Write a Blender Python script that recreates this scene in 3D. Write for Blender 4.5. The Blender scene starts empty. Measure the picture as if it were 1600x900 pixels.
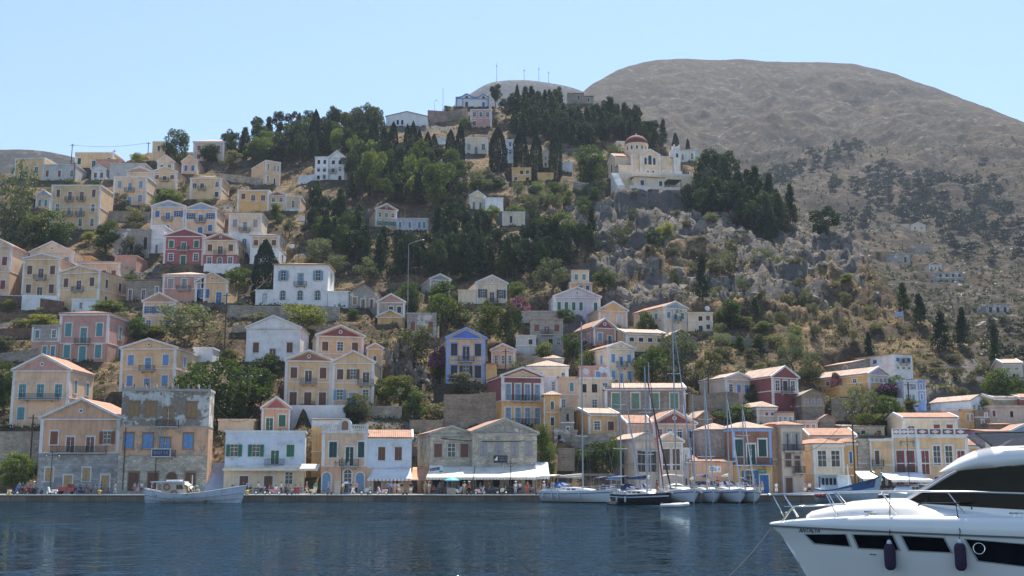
import bpy, bmesh, math, random
import numpy as np
from mathutils import Vector, Matrix, Euler
random.seed(7)
R = math.radians
sc = bpy.context.scene
col = sc.collection
# ------------------------------------------------------------------ camera
H = 3.2                                   # eye height above the water
F = 40.0 / 36.0                           # focal length in picture widths
PITCH = math.atan(297 / 1778.0)
cam = bpy.data.cameras.new('camera'); cam.lens = 40.0; cam.sensor_width = 36.0
cam.clip_start = 0.2; cam.clip_end = 12000
camo = bpy.data.objects.new('camera', cam); col.objects.link(camo)
camo.location = (0, 0, H); camo.rotation_euler = (math.pi / 2 + PITCH, 0, 0)
sc.camera = camo
CP, SP = math.cos(PITCH), math.sin(PITCH)
FP = 1600 * F
def ray(px, py):
 x = (px - 800) / FP; y = (450 - py) / FP
 dy = CP - y * SP
 return x / dy, (SP + y * CP) / dy      # X/Y, (Z-H)/Y
def P(px, py, Y):
 u, e = ray(px, py)
 return Vector((u * Y, Y, H + e * Y))
def elev(py): return ray(800, py)[1]
# depth of the near hill's ground for each picture height it shows at
HT = [(900, 30), (786, 150), (778, 162), (771.2, 172), (740, 177), (700, 184), (650, 197), (600, 211), (550, 227), (500, 244),
 (450, 263), (400, 284), (350, 307), (300, 333), (250, 363), (200, 397), (165, 423), (120, 460)]
# the mountain slope behind
MT = [(700, 205), (640, 225), (600, 262), (560, 330), (500, 440), (440, 560), (400, 640), (350, 740), (300, 860), (250, 1000),
 (200, 1150), (150, 1320), (92, 1500), (40, 1700)]
def _it(t, v, a, b):
 xs = [r[a] for r in t]; ys = [r[b] for r in t]
 if xs[0] > xs[-1]: xs = xs[::-1]; ys = ys[::-1]
 return float(np.interp(v, xs, ys))
def YH(py): return _it(HT, py, 0, 1)
def YM(py): return _it(MT, py, 0, 1)
def G(px, py, table='h'):                  # the ground point shown at a picture point
 return P(px, py, YH(py) if table == 'h' else YM(py))
# ------------------------------------------------------------------ materials
MATS = {}
def nodes(name):
 m = bpy.data.materials.new(name); m.use_nodes = True
 nt = m.node_tree; b = nt.nodes['Principled BSDF']
 return m, nt, b
def N(nt, t, **kw):
 n = nt.nodes.new(t)
 for k, v in kw.items():
  if k in n.inputs: n.inputs[k].default_value = v
  else: setattr(n, k, v)
 return n
def L(nt, a, b): nt.links.new(a, b)
def rgba(c): return (c[0], c[1], c[2], 1.0)
def mul(c, k): return tuple(min(1, x * k) for x in c)
def mixc(nt, fac, a, b, mode='MIX'):
 n = nt.nodes.new('ShaderNodeMix'); n.data_type = 'RGBA'; n.blend_type = mode
 for sock, v in ((n.inputs[0], fac), (n.inputs[6], a), (n.inputs[7], b)):
  if hasattr(v, 'links') or hasattr(v, 'node'): nt.links.new(v, sock)
  else: sock.default_value = v if not isinstance(v, tuple) or len(v) == 4 else rgba(v)
 return n.outputs[2]
def ramp(nt, src, stops):
 n = nt.nodes.new('ShaderNodeValToRGB')
 e = n.color_ramp.elements
 while len(e) < len(stops): e.new(0.5)
 for i, (p, c) in enumerate(stops):
  e[i].position = p; e[i].color = rgba(c) if not isinstance(c, (int, float)) else (c, c, c, 1)
 L(nt, src, n.inputs[0]); return n.outputs[0]
def noise(nt, vec, scale, detail=4, rough=0.55):
 n = N(nt, 'ShaderNodeTexNoise'); n.inputs['Scale'].default_value = scale
 n.inputs['Detail'].default_value = detail; n.inputs['Roughness'].default_value = rough
 if vec is not None: L(nt, vec, n.inputs['Vector'])
 return n.outputs['Fac']
def coords(nt, which='Object'): return nt.nodes.new('ShaderNodeTexCoord').outputs[which]
def mapping(nt, vec, scale=(1, 1, 1)):
 n = nt.nodes.new('ShaderNodeMapping'); n.inputs['Scale'].default_value = scale
 L(nt, vec, n.inputs['Vector']); return n.outputs[0]
def bump(nt, b, h, strength=0.3, dist=0.05):
 n = nt.nodes.new('ShaderNodeBump'); n.inputs['Strength'].default_value = strength
 n.inputs['Distance'].default_value = dist; L(nt, h, n.inputs['Height']); L(nt, n.outputs[0], b.inputs['Normal'])
def plain(name, c, rough=0.6, metal=0.0, var=0.12, scale=3.0):
 if name in MATS: return MATS[name]
 m, nt, b = nodes(name)
 o = coords(nt)
 f = noise(nt, o, scale, 5)
 r = ramp(nt, f, [(0.3, mul(c, 1 - var)), (0.7, mul(c, 1 + var * 0.6))])
 L(nt, r, b.inputs['Base Color'])
 b.inputs['Roughness'].default_value = rough; b.inputs['Metallic'].default_value = metal
 MATS[name] = m; return m
def plaster(name, c, dirt=0.35, patch=0.0, patchc=(.42, .41, .38)):
 """painted render: mottled, with rain streaks and stains; patch adds areas where the paint is gone"""
 if name in MATS: return MATS[name]
 m, nt, b = nodes(name)
 o = coords(nt, 'Object')
 g = nt.nodes.new('ShaderNodeNewGeometry').outputs['Position']
 f1 = noise(nt, g, 0.55, 6, 0.65)
 base = ramp(nt, f1, [(0.30, mul(c, 0.68)), (0.47, mul(c, .95)), (0.58, c), (0.74, mul(c, 1.14))])
 st = noise(nt, mapping(nt, g, (1.6, 1.6, 0.12)), 1.3, 5, 0.7)
 sf = ramp(nt, st, [(0.48, 0.0), (0.74, 1.0)])
 mth = N(nt, 'ShaderNodeMath', operation='MULTIPLY'); L(nt, sf, mth.inputs[0]); mth.inputs[1].default_value = dirt
 base = mixc(nt, mth.outputs[0], base, (c[0] * .45 + .03, c[1] * .45 + .03, c[2] * .45 + .03))
 if patch:
  pf = noise(nt, g, 0.42, 8, 0.72)
  pr = ramp(nt, pf, [(0.60 - patch * .22, 0.0), (0.64 - patch * .22, 1.0)])
  pn = noise(nt, g, 2.5, 5, 0.7)
  pc = ramp(nt, pn, [(0.3, mul(patchc, .55)), (0.7, mul(patchc, 1.15))])
  base = mixc(nt, pr, base, pc)
 L(nt, base, b.inputs['Base Color'])
 b.inputs['Roughness'].default_value = 0.88
 bump(nt, b, noise(nt, g, 9, 4), 0.25, 0.03)
 MATS[name] = m; return m
def masonry(name, c, bw=0.55, bh=0.28, mortar=(.33, .30, .26), rubble=0.35):
 if name in MATS: return MATS[name]
 m, nt, b = nodes(name)
 o = coords(nt)
 sep = nt.nodes.new('ShaderNodeSeparateXYZ'); L(nt, o, sep.inputs[0])
 ad = N(nt, 'ShaderNodeMath', operation='ADD'); L(nt, sep.outputs[0], ad.inputs[0]); L(nt, sep.outputs[1], ad.inputs[1])
 cmb = nt.nodes.new('ShaderNodeCombineXYZ'); L(nt, ad.outputs[0], cmb.inputs[0]); L(nt, sep.outputs[2], cmb.inputs[1])
 dn = nt.nodes.new('ShaderNodeTexNoise'); dn.inputs['Scale'].default_value = 1.6; L(nt, o, dn.inputs['Vector'])
 va = N(nt, 'ShaderNodeVectorMath', operation='MULTIPLY_ADD'); L(nt, dn.outputs['Color'], va.inputs[0])
 va.inputs[1].default_value = (rubble,) * 3; L(nt, cmb.outputs[0], va.inputs[2])
 br = nt.nodes.new('ShaderNodeTexBrick'); L(nt, va.outputs[0], br.inputs['Vector'])
 br.inputs['Scale'].default_value = 1.0; br.inputs['Brick Width'].default_value = bw; br.inputs['Row Height'].default_value = bh
 br.inputs['Mortar Size'].default_value = 0.035; br.inputs['Color1'].default_value = rgba(mul(c, .72))
 br.inputs['Color2'].default_value = rgba(mul(c, 1.2)); br.inputs['Mortar'].default_value = rgba(mortar)
 f = noise(nt, o, 0.5, 7, 0.7)
 r = ramp(nt, f, [(0.3, (.5, .48, .46)), (0.7, (1.15, 1.12, 1.05))])
 bc = mixc(nt, 1.0, br.outputs['Color'], r, 'MULTIPLY')
 L(nt, bc, b.inputs['Base Color']); b.inputs['Roughness'].default_value = 0.92
 bump(nt, b, br.outputs['Fac'], -0.4, 0.05)
 MATS[name] = m; return m
def tiles(name, c, axis=1):
 if name in MATS: return MATS[name]
 m, nt, b = nodes(name)
 o = coords(nt)
 f = noise(nt, o, 0.8, 6, 0.7)
 r = ramp(nt, f, [(0.3, mul(c, .62)), (0.52, c), (0.74, (c[0] * 1.15, c[1] * 1.25, c[2] * 1.4))])
 f2 = noise(nt, o, 7.0, 3)
 r2 = ramp(nt, f2, [(0.3, (.65, .62, .6)), (0.7, (1.25, 1.2, 1.15))])
 w = nt.nodes.new('ShaderNodeTexWave'); w.inputs['Scale'].default_value = 1.1; w.bands_direction = 'Y' if axis else 'X'
 w.inputs['Distortion'].default_value = .4; L(nt, o, w.inputs['Vector'])
 r3 = ramp(nt, w.outputs['Fac'], [(0.0, (.68, .66, .64)), (0.6, (1.05, 1.05, 1.05))])
 bc = mixc(nt, 1.0, mixc(nt, 1.0, r, r2, 'MULTIPLY'), r3, 'MULTIPLY')
 L(nt, bc, b.inputs['Base Color']); b.inputs['Roughness'].default_value = 0.9
 bump(nt, b, w.outputs['Fac'], 0.6, 0.08)
 MATS[name] = m; return m
def glass(name='window_glass', c=(.012, .016, .02), rough=0.12):
 if name in MATS: return MATS[name]
 m, nt, b = nodes(name)
 f = noise(nt, coords(nt), 1.2, 2)
 L(nt, ramp(nt, f, [(0.3, mul(c, .6)), (0.7, mul(c, 2.2))]), b.inputs['Base Color'])
 b.inputs['Roughness'].default_value = rough; b.inputs['Specular IOR Level'].default_value = 0.5
 MATS[name] = m; return m
def louvre(name, c):
 if name in MATS: return MATS[name]
 m, nt, b = nodes(name)
 o = coords(nt)
 w = nt.nodes.new('ShaderNodeTexWave'); w.bands_direction = 'Z'; w.inputs['Scale'].default_value = 3.5; L(nt, o, w.inputs['Vector'])
 r = ramp(nt, w.outputs['Fac'], [(0.0, mul(c, .55)), (0.5, c)])
 f = ramp(nt, noise(nt, o, 2.0, 4), [(0.3, (.75, .75, .75)), (0.7, (1.15, 1.15, 1.15))])
 L(nt, mixc(nt, 1.0, r, f, 'MULTIPLY'), b.inputs['Base Color']); b.inputs['Roughness'].default_value = 0.7
 MATS[name] = m; return m
def leafmat(name, c, c2, trans=0.35):
 if name in MATS: return MATS[name]
 m, nt, b = nodes(name)
 out = nt.nodes['Material Output']
 g = nt.nodes.new('ShaderNodeNewGeometry').outputs['Position']
 oi = nt.nodes.new('ShaderNodeObjectInfo').outputs['Random']
 f = noise(nt, g, 0.9, 4, 0.6)
 ad = N(nt, 'ShaderNodeMath', operation='ADD'); L(nt, f, ad.inputs[0]); L(nt, oi, ad.inputs[1])
 hl = N(nt, 'ShaderNodeMath', operation='MULTIPLY'); L(nt, ad.outputs[0], hl.inputs[0]); hl.inputs[1].default_value = .5
 r = ramp(nt, hl.outputs[0], [(0.25, mul(c, .7)), (0.5, c), (0.8, c2)])
 L(nt, r, b.inputs['Base Color']); b.inputs['Roughness'].default_value = 0.65
 b.inputs['Specular IOR Level'].default_value = 0.25
 t = nt.nodes.new('ShaderNodeBsdfTranslucent')
 L(nt, mixc(nt, 1.0, r, (1.5, 1.6, .6), 'MULTIPLY'), t.inputs['Color'])
 mx = nt.nodes.new('ShaderNodeMixShader'); mx.inputs[0].default_value = trans
 L(nt, b.outputs[0], mx.inputs[1]); L(nt, t.outputs[0], mx.inputs[2]); L(nt, mx.outputs[0], out.inputs[0])
 MATS[name] = m; return m
# ------------------------------------------------------------------ mesh building
class MB:
 def __init__(s): s.v = []; s.f = []; s.m = []; s.cur = 0
 def add(s, vs, fs):
  o = len(s.v); s.v += [tuple(v) for v in vs]; s.f += [tuple(i + o for i in f) for f in fs]; s.m += [s.cur] * len(fs); return s
 def box(s, x0, x1, y0, y1, z0, z1):
  vs = [(x, y, z) for z in (z0, z1) for y in (y0, y1) for x in (x0, x1)]
  return s.add(vs, [(0, 2, 3, 1), (4, 5, 7, 6), (0, 1, 5, 4), (1, 3, 7, 5), (3, 2, 6, 7), (2, 0, 4, 6)])
 def prism(s, poly, y0, y1):             # poly in x,z
  n = len(poly)
  vs = [(x, y0, z) for x, z in poly] + [(x, y1, z) for x, z in poly]
  fs = [tuple(range(n)), tuple(range(2 * n - 1, n - 1, -1))]
  fs += [(i, i + n, (i + 1) % n + n, (i + 1) % n) for i in range(n)]
  return s.add(vs, fs)
 def prismx(s, poly, x0, x1):            # poly in y,z
  n = len(poly)
  vs = [(x0, y, z) for y, z in poly] + [(x1, y, z) for y, z in poly]
  fs = [tuple(range(n)), tuple(range(2 * n - 1, n - 1, -1))]
  fs += [(i, i + n, (i + 1) % n + n, (i + 1) % n) for i in range(n)]
  return s.add(vs, fs)
 def prismz(s, poly, z0, z1):
  n = len(poly)
  vs = [(x, y, z0) for x, y in poly] + [(x, y, z1) for x, y in poly]
  fs = [tuple(range(n)), tuple(range(2 * n - 1, n - 1, -1))]
  fs += [(i, i + n, (i + 1) % n + n, (i + 1) % n) for i in range(n)]
  return s.add(vs, fs)
 def tube(s, pts, rs, n=8, caps=True):
  pts = [Vector(p) for p in pts]
  if not isinstance(rs, (list, tuple)): rs = [rs] * len(pts)
  vs = []; fs = []
  up = Vector((0.13, 0.21, 1)).normalized()
  for i, p in enumerate(pts):
   d = (pts[min(i + 1, len(pts) - 1)] - pts[max(i - 1, 0)])
   if d.length < 1e-9: d = Vector((0, 0, 1))
   d.normalize()
   a = d.cross(up)
   if a.length < 0.15: a = d.cross(Vector((1, 0, 0)))
   a.normalize(); b = d.cross(a)
   for k in range(n):
    t = 2 * math.pi * k / n
    vs.append(p + (a * math.cos(t) + b * math.sin(t)) * rs[i])
  for i in range(len(pts) - 1):
   for k in range(n):
    k2 = (k + 1) % n
    fs.append((i * n + k, i * n + k2, (i + 1) * n + k2, (i + 1) * n + k))
  if caps:
   fs.append(tuple(range(n - 1, -1, -1))); fs.append(tuple((len(pts) - 1) * n + k for k in range(n)))
  return s.add(vs, fs)
 def lathe(s, prof, n=16, c=(0, 0, 0)):   # prof (r,z)
  vs = []; fs = []
  for r, z in prof:
   for k in range(n):
    t = 2 * math.pi * k / n
    vs.append((c[0] + r * math.cos(t), c[1] + r * math.sin(t), c[2] + z))
  for i in range(len(prof) - 1):
   for k in range(n):
    k2 = (k + 1) % n
    fs.append((i * n + k, i * n + k2, (i + 1) * n + k2, (i + 1) * n + k))
  fs.append(tuple(range(n - 1, -1, -1))); fs.append(tuple((len(prof) - 1) * n + k for k in range(n)))
  return s.add(vs, fs)
 def ball(s, c, r, n=10, m=7, sq=(1, 1, 1)):
  vs = [(c[0], c[1], c[2] + r * sq[2])]; fs = []
  for i in range(1, m):
   a = math.pi * i / m
   for k in range(n):
    t = 2 * math.pi * k / n
    vs.append((c[0] + r * sq[0] * math.sin(a) * math.cos(t), c[1] + r * sq[1] * math.sin(a) * math.sin(t), c[2] + r * sq[2] * math.cos(a)))
  vs.append((c[0], c[1], c[2] - r * sq[2])); last = len(vs) - 1
  for k in range(n):
   k2 = (k + 1) % n
   fs.append((0, 1 + k, 1 + k2)); fs.append((last, last - n + k2, last - n + k))
   for i in range(m - 2): fs.append((1 + i * n + k, 1 + (i + 1) * n + k, 1 + (i + 1) * n + k2, 1 + i * n + k2))
  return s.add(vs, fs)
 def mesh(s, name, mats, smooth=False, recalc=True):
  me = bpy.data.meshes.new(name); me.from_pydata(s.v, [], s.f)
  if not isinstance(mats, (list, tuple)): mats = [mats]
  for m in mats: me.materials.append(m)
  if len(mats) > 1: me.polygons.foreach_set('material_index', s.m)
  if recalc:
   bm = bmesh.new(); bm.from_mesh(me); bmesh.ops.recalc_face_normals(bm, faces=bm.faces); bm.to_mesh(me); bm.free()
  if smooth: me.polygons.foreach_set('use_smooth', [True] * len(me.polygons))
  me.update(); return me
 def build(s, name, mats, parent=None, smooth=False, recalc=True):
  return link(name, s.mesh(name, mats, smooth, recalc), parent)
def link(name, me, parent=None, loc=None, rz=0.0):
 o = bpy.data.objects.new(name, me); col.objects.link(o)
 if parent is not None: o.parent = parent
 if loc is not None: o.location = loc
 if rz: o.rotation_euler = (0, 0, rz)
 return o
def thing(name, label, cat, loc=(0, 0, 0), rz=0.0, group=None):
 o = bpy.data.objects.new(name, None); o.empty_display_size = 0.3; col.objects.link(o)
 o.location = loc; o.rotation_euler = (0, 0, rz); o['label'] = label; o['category'] = cat
 if group: o['group'] = group
 return o
def tag(o, label, cat, group=None):
 o['label'] = label; o['category'] = cat
 if group: o['group'] = group
 return o
def struct(o, kind='structure'): o['kind'] = kind; return o
KIDS = {}
def copy_tree(o, loc=None, rz=None, label=None, group=None, scale=None):
 def cp(x, par):
  c = x.copy(); col.objects.link(c)
  if par is not None: c.parent = par
  for k in list(x.children): cp(k, c)
  return c
 c = cp(o, None)
 if loc is not None: c.location = loc
 if rz is not None: c.rotation_euler = (0, 0, rz)
 if scale is not None: c.scale = scale if isinstance(scale, (tuple, list, Vector)) else (scale,) * 3
 if label: c['label'] = label
 if group: c['group'] = group
 return c
# value noise for the ground
def _hash(ix, iy, seed):
 n = (ix.astype(np.int64) * 374761393 + iy.astype(np.int64) * 668265263 + seed * 1442695041) & 0x7fffffff
 n = ((n ^ (n >> 13)) * 1274126177) & 0x7fffffff
 n = n ^ (n >> 16)
 return (n & 0xffff) / 65535.0
def vnoise(x, y, seed=0):
 ix = np.floor(x); iy = np.floor(y); fx = x - ix; fy = y - iy
 ux = fx * fx * (3 - 2 * fx); uy = fy * fy * (3 - 2 * fy)
 a = _hash(ix, iy, seed); b = _hash(ix + 1, iy, seed); c = _hash(ix, iy + 1, seed); d = _hash(ix + 1, iy + 1, seed)
 return (a + (b - a) * ux) * (1 - uy) + (c + (d - c) * ux) * uy
def fbm(x, y, oct=5, seed=0, ridged=False):
 t = np.zeros_like(x); a = 0.5; s = 0
 for i in range(oct):
  v = vnoise(x * 2 ** i + 17.3 * i, y * 2 ** i - 9.1 * i, seed + i)
  if ridged: v = 1 - np.abs(2 * v - 1)
  t += a * v; s += a; a *= 0.5
 return t / s
# ------------------------------------------------------------------ palette
WALLC = dict(cream=(.80, .64, .45), ochre=(.76, .52, .295), yellow=(.76, .47, .20), peach=(.77, .535, .36), pink=(.56, .33, .28),
   salmon=(.52, .30, .23), maroon=(.27, .085, .085), red=(.42, .13, .13), white=(.80, .80, .79), grey=(.55, .54, .51),
   bluewhite=(.66, .72, .80), orange=(.72, .42, .26), blue=(.25, .38, .70), sky=(.30, .44, .74), mauve=(.62, .58, .62),
   brown=(.33, .16, .10), beige=(.68, .54, .43), purple=(.40, .38, .60), lightblue=(.28, .42, .60), green=(.6, .68, .6),
   deepblue=(.10, .20, .62), wood=(.30, .20, .12), slate=(.40, .44, .47), teal=(.25, .38, .40))
SHC = dict(brown=(.17, .075, .045), rust=(.26, .09, .05), green=(.03, .17, .10), teal=(.10, .30, .33), blue=(.05, .17, .42),
  sky=(.17, .33, .60), dark=(.045, .035, .035), grey=(.36, .35, .35), white=(.65, .65, .65), lblue=(.22, .36, .50),
  dkgreen=(.012, .07, .065), wood=(.36, .22, .10), yell=(.55, .36, .16), sage=(.16, .30, .20), red=(.30, .06, .05))
def wallmat(c):
 if c == 'stone': return masonry('stone_masonry', (.40, .36, .30))
 if c == 'stone2': return masonry('pale_stone_masonry', (.62, .57, .48), .6, .3, (.46, .42, .36))
 if c == 'brownstone': return masonry('brown_stone_masonry', (.30, .235, .18), .45, .25)
 if c == 'redstone': return masonry('red_brown_terrace_stone', (.22, .125, .085), .45, .25, (.16, .10, .075))
 if c == 'ashlar': return masonry('grey_ashlar', (.46, .45, .45), .9, .42, (.36, .35, .35), .06)
 if c == 'peel': return plaster('peeling_grey_render', (.64, .62, .58), .6, .62, (.30, .25, .20))
 if c == 'oldwhite': return plaster('old_white_render', (.66, .63, .58), .6, .85, (.36, .33, .29))
 if c == 'oldpink': return plaster('old_pink_render', (.55, .42, .36), .6, .8, (.40, .37, .33))
 if c == 'oldorange': return plaster('old_orange_render', (.72, .43, .26), .5, .35, (.45, .36, .28))
 return plaster(c + '_render', WALLC[c], .55 if c not in ('white', 'bluewhite') else .22)
def trimmat(c='white'):
 if c == 'white': return plaster('white_trim', (.74, .73, .71), .22)
 if c == 'stone': return plaster('stone_trim', (.42, .40, .37), .4)
 return wallmat(c)
TILE = tiles('terracotta_tiles', (.44, .245, .165)); TILEX = tiles('terracotta_tiles_across', (.44, .245, .165), 0)
TILEP = tiles('pale_clay_tiles', (.53, .40, .32)); TILEPX = tiles('pale_clay_tiles_across', (.53, .40, .32), 0)
TILEG = tiles('old_grey_tiles', (.36, .31, .27)); TILEGX = tiles('old_grey_tiles_across', (.36, .31, .27), 0)
def roofmats(k): return {'t': (TILE, TILEX), 'p': (TILEP, TILEPX), 'g': (TILEG, TILEGX)}[k]
GLASS = glass(); IRON = plain('black_iron', (.03, .03, .033), .5); SASH = plain('white_sash_paint', (.72, .72, .70), .5)
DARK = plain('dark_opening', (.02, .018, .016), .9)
CONC = plaster('pale_concrete', (.50, .48, .44), .5)
def shmat(c): return louvre(c + '_shutter_paint', SHC[c])
MC = {}
def cached(key, fn):
 if key not in MC: MC[key] = fn()
 return MC[key]
def q(x, s=.05): return max(s, round(x / s) * s)
def add_window(root, kind, M, w, h, trim, sh, small=False):
 """kinds: s closed shutters, o open shutters, g glazed, d french door, b door with balcony, e empty hole, a arched glazed, A arched closed"""
 w = q(w); h = q(h)
 if kind in 'ed':
  pass
 t = 0.17 if not small else 0.15
 arched = kind in 'aA'
 door = kind in 'dbDA' or kind == 'G'
 def surround():
  m = MB()
  if arched:
   n = 10; ro = w / 2 + t; ri = w / 2; zc = h - w / 2
   pts_o = [(-ro, 0)] + [(-ro * math.cos(math.pi * i / n), zc + ro * math.sin(math.pi * i / n)) for i in range(n + 1)] + [(ro, 0)]
   pts_i = [(-ri, 0)] + [(-ri * math.cos(math.pi * i / n), zc + ri * math.sin(math.pi * i / n)) for i in range(n + 1)] + [(ri, 0)]
   for i in range(len(pts_o) - 1):
    a, b_, c, d = pts_o[i], pts_o[i + 1], pts_i[i + 1], pts_i[i]
    m.prism([a, b_, c, d], -.075, .02)
  else:
   m.box(-w / 2 - t, -w / 2, -.075, .02, -.03 if door else -t * .6, h + t); m.box(w / 2, w / 2 + t, -.075, .02, -.03 if door else -t * .6, h + t)
   m.box(-w / 2, w / 2, -.075, .02, h, h + t)
   m.box(-w / 2 - t - .06, w / 2 + t + .06, -.15, .02, h + t, h + t + .07)
   if not door: m.box(-w / 2 - t - .04, w / 2 + t + .04, -.13, .02, -t * .6 - .08, -t * .6)
  return m.mesh('window_surround', trim)
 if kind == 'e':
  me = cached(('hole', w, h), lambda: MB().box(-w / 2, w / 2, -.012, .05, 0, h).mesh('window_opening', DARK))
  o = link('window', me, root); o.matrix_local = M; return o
 me = cached(('sur', arched, door, w, h, trim.name), surround)
 o = link('door' if kind in 'dbDAG' else 'window', me, root); o.matrix_local = M
 def arch_poly(k=1.0):
  n = 10; r = w / 2; zc = h - r
  return [(-r, 0)] + [(-r * math.cos(math.pi * i / n), zc + r * math.sin(math.pi * i / n)) for i in range(n + 1)] + [(r, 0)]
 def pane():
  m = MB()
  if arched: m.prism(arch_poly(), -.02, .03)
  else: m.box(-w / 2, w / 2, -.02, .03, 0, h)
  return m.mesh('pane', GLASS)
 def sash():
  m = MB(); e = .055
  m.box(-e / 2, e / 2, -.045, -.02, 0, h - (.05 if arched else 0)); m.box(-w / 2, -w / 2 + e, -.045, -.02, 0, h * (.75 if arched else 1)); m.box(w / 2 - e, w / 2, -.045, -.02, 0, h * (.75 if arched else 1))
  for k in ((.0, .42, .72) if h > 1.4 else (.0, .55)):
   m.box(-w / 2 + e, -e / 2, -.043, -.02, h * k, h * k + e); m.box(e / 2, w / 2 - e, -.043, -.02, h * k, h * k + e)
  return m.mesh('sash', SASH)
 def leaf(hw, closed=False):
  m = MB()
  if arched: m.prism(arch_poly(), -.05, .0)
  elif closed:
   m.box(-hw, -.012, -.055, 0, 0.02, h - .02); m.box(.012, hw, -.055, 0, 0.02, h - .02)
   for x0, x1 in ((-hw + .06, -.07), (.07, hw - .06)):
    for k in range(2): m.box(x0, x1, -.068, -.055, h * (.06 + .48 * k), h * (.46 + .48 * k))
  else:
   m.box(-hw / 2, hw / 2, -.05, 0, 0.02, h - .02)
   for k in range(2): m.box(-hw / 2 + .05, hw / 2 - .05, -.063, -.05, h * (.06 + .48 * k), h * (.46 + .48 * k))
  return m.mesh('shutter', sh)
 if kind in 'sA' or (kind in 'D'):
  link('shutter' if kind == 's' else 'door_leaf', cached(('leaf', kind == 'A', w, h, sh.name), lambda: leaf(w / 2, True)), o)
  return o
 link('pane', cached(('pane', arched, w, h), pane), o)
 if not small or kind in 'go': link('sash', cached(('sash', arched, w, h), sash), o)
 if kind == 'o':
  me = cached(('open', w, h, sh.name), lambda: leaf(w * .5))
  for s in (-1, 1): link('shutter', me, o, (s * (w * .75 + .0), -.08, 0))
 if kind in 'db':
  me = cached(('half', w, h, sh.name), lambda: leaf(w * .36))
  for s in (-1, 1): link('shutter', me, o, (s * w * .32, -.03, 0))
 return o
def balcony_mesh(w, dpt=.85, solid=False):
 m = MB(); m.box(-w / 2, w / 2, -dpt, -.01, -.14, 0)
 for x in (-w * .32, w * .32): m.prismx([(-dpt * .75, -.14), (-.02, -.14), (-.02, -.55)], x - .07, x + .07)
 return m.mesh('balcony', CONC)
def rail_mesh(w, dpt=.85, mat=None):
 m = MB(); e = .022
 for z in (.1, .95): m.box(-w / 2, w / 2, -dpt, -dpt + .04, z, z + .05)
 for s in (-1, 1):
  for z in (.1, .95): m.box(s * w / 2 - .02, s * w / 2 + .02, -dpt + .04, -.03, z, z + .05)
 n = max(3, int(w / .17))
 for i in range(n + 1):
  x = -w / 2 + w * i / n; m.box(x - e, x + e, -dpt + .008, -dpt + .03, 0, .95)
 for s in (-1, 1):
  for i in range(1, 4): y = -dpt + dpt * i / 4; m.box(s * w / 2 - .012, s * w / 2 + .012, y - e, y + e, 0, .95)
 return m.mesh('railing', mat or IRON)
def add_balcony(root, M, w):
 w = q(w, .1)
 o = link('balcony', cached(('balc', w), lambda: balcony_mesh(w)), root); o.matrix_local = M
 link('railing', cached(('rail', w), lambda: rail_mesh(w)), o)
 return o
PADS = []                 # (x, y, yaw, w, d, z): level ground under each building
HOUSES = {}
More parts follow.
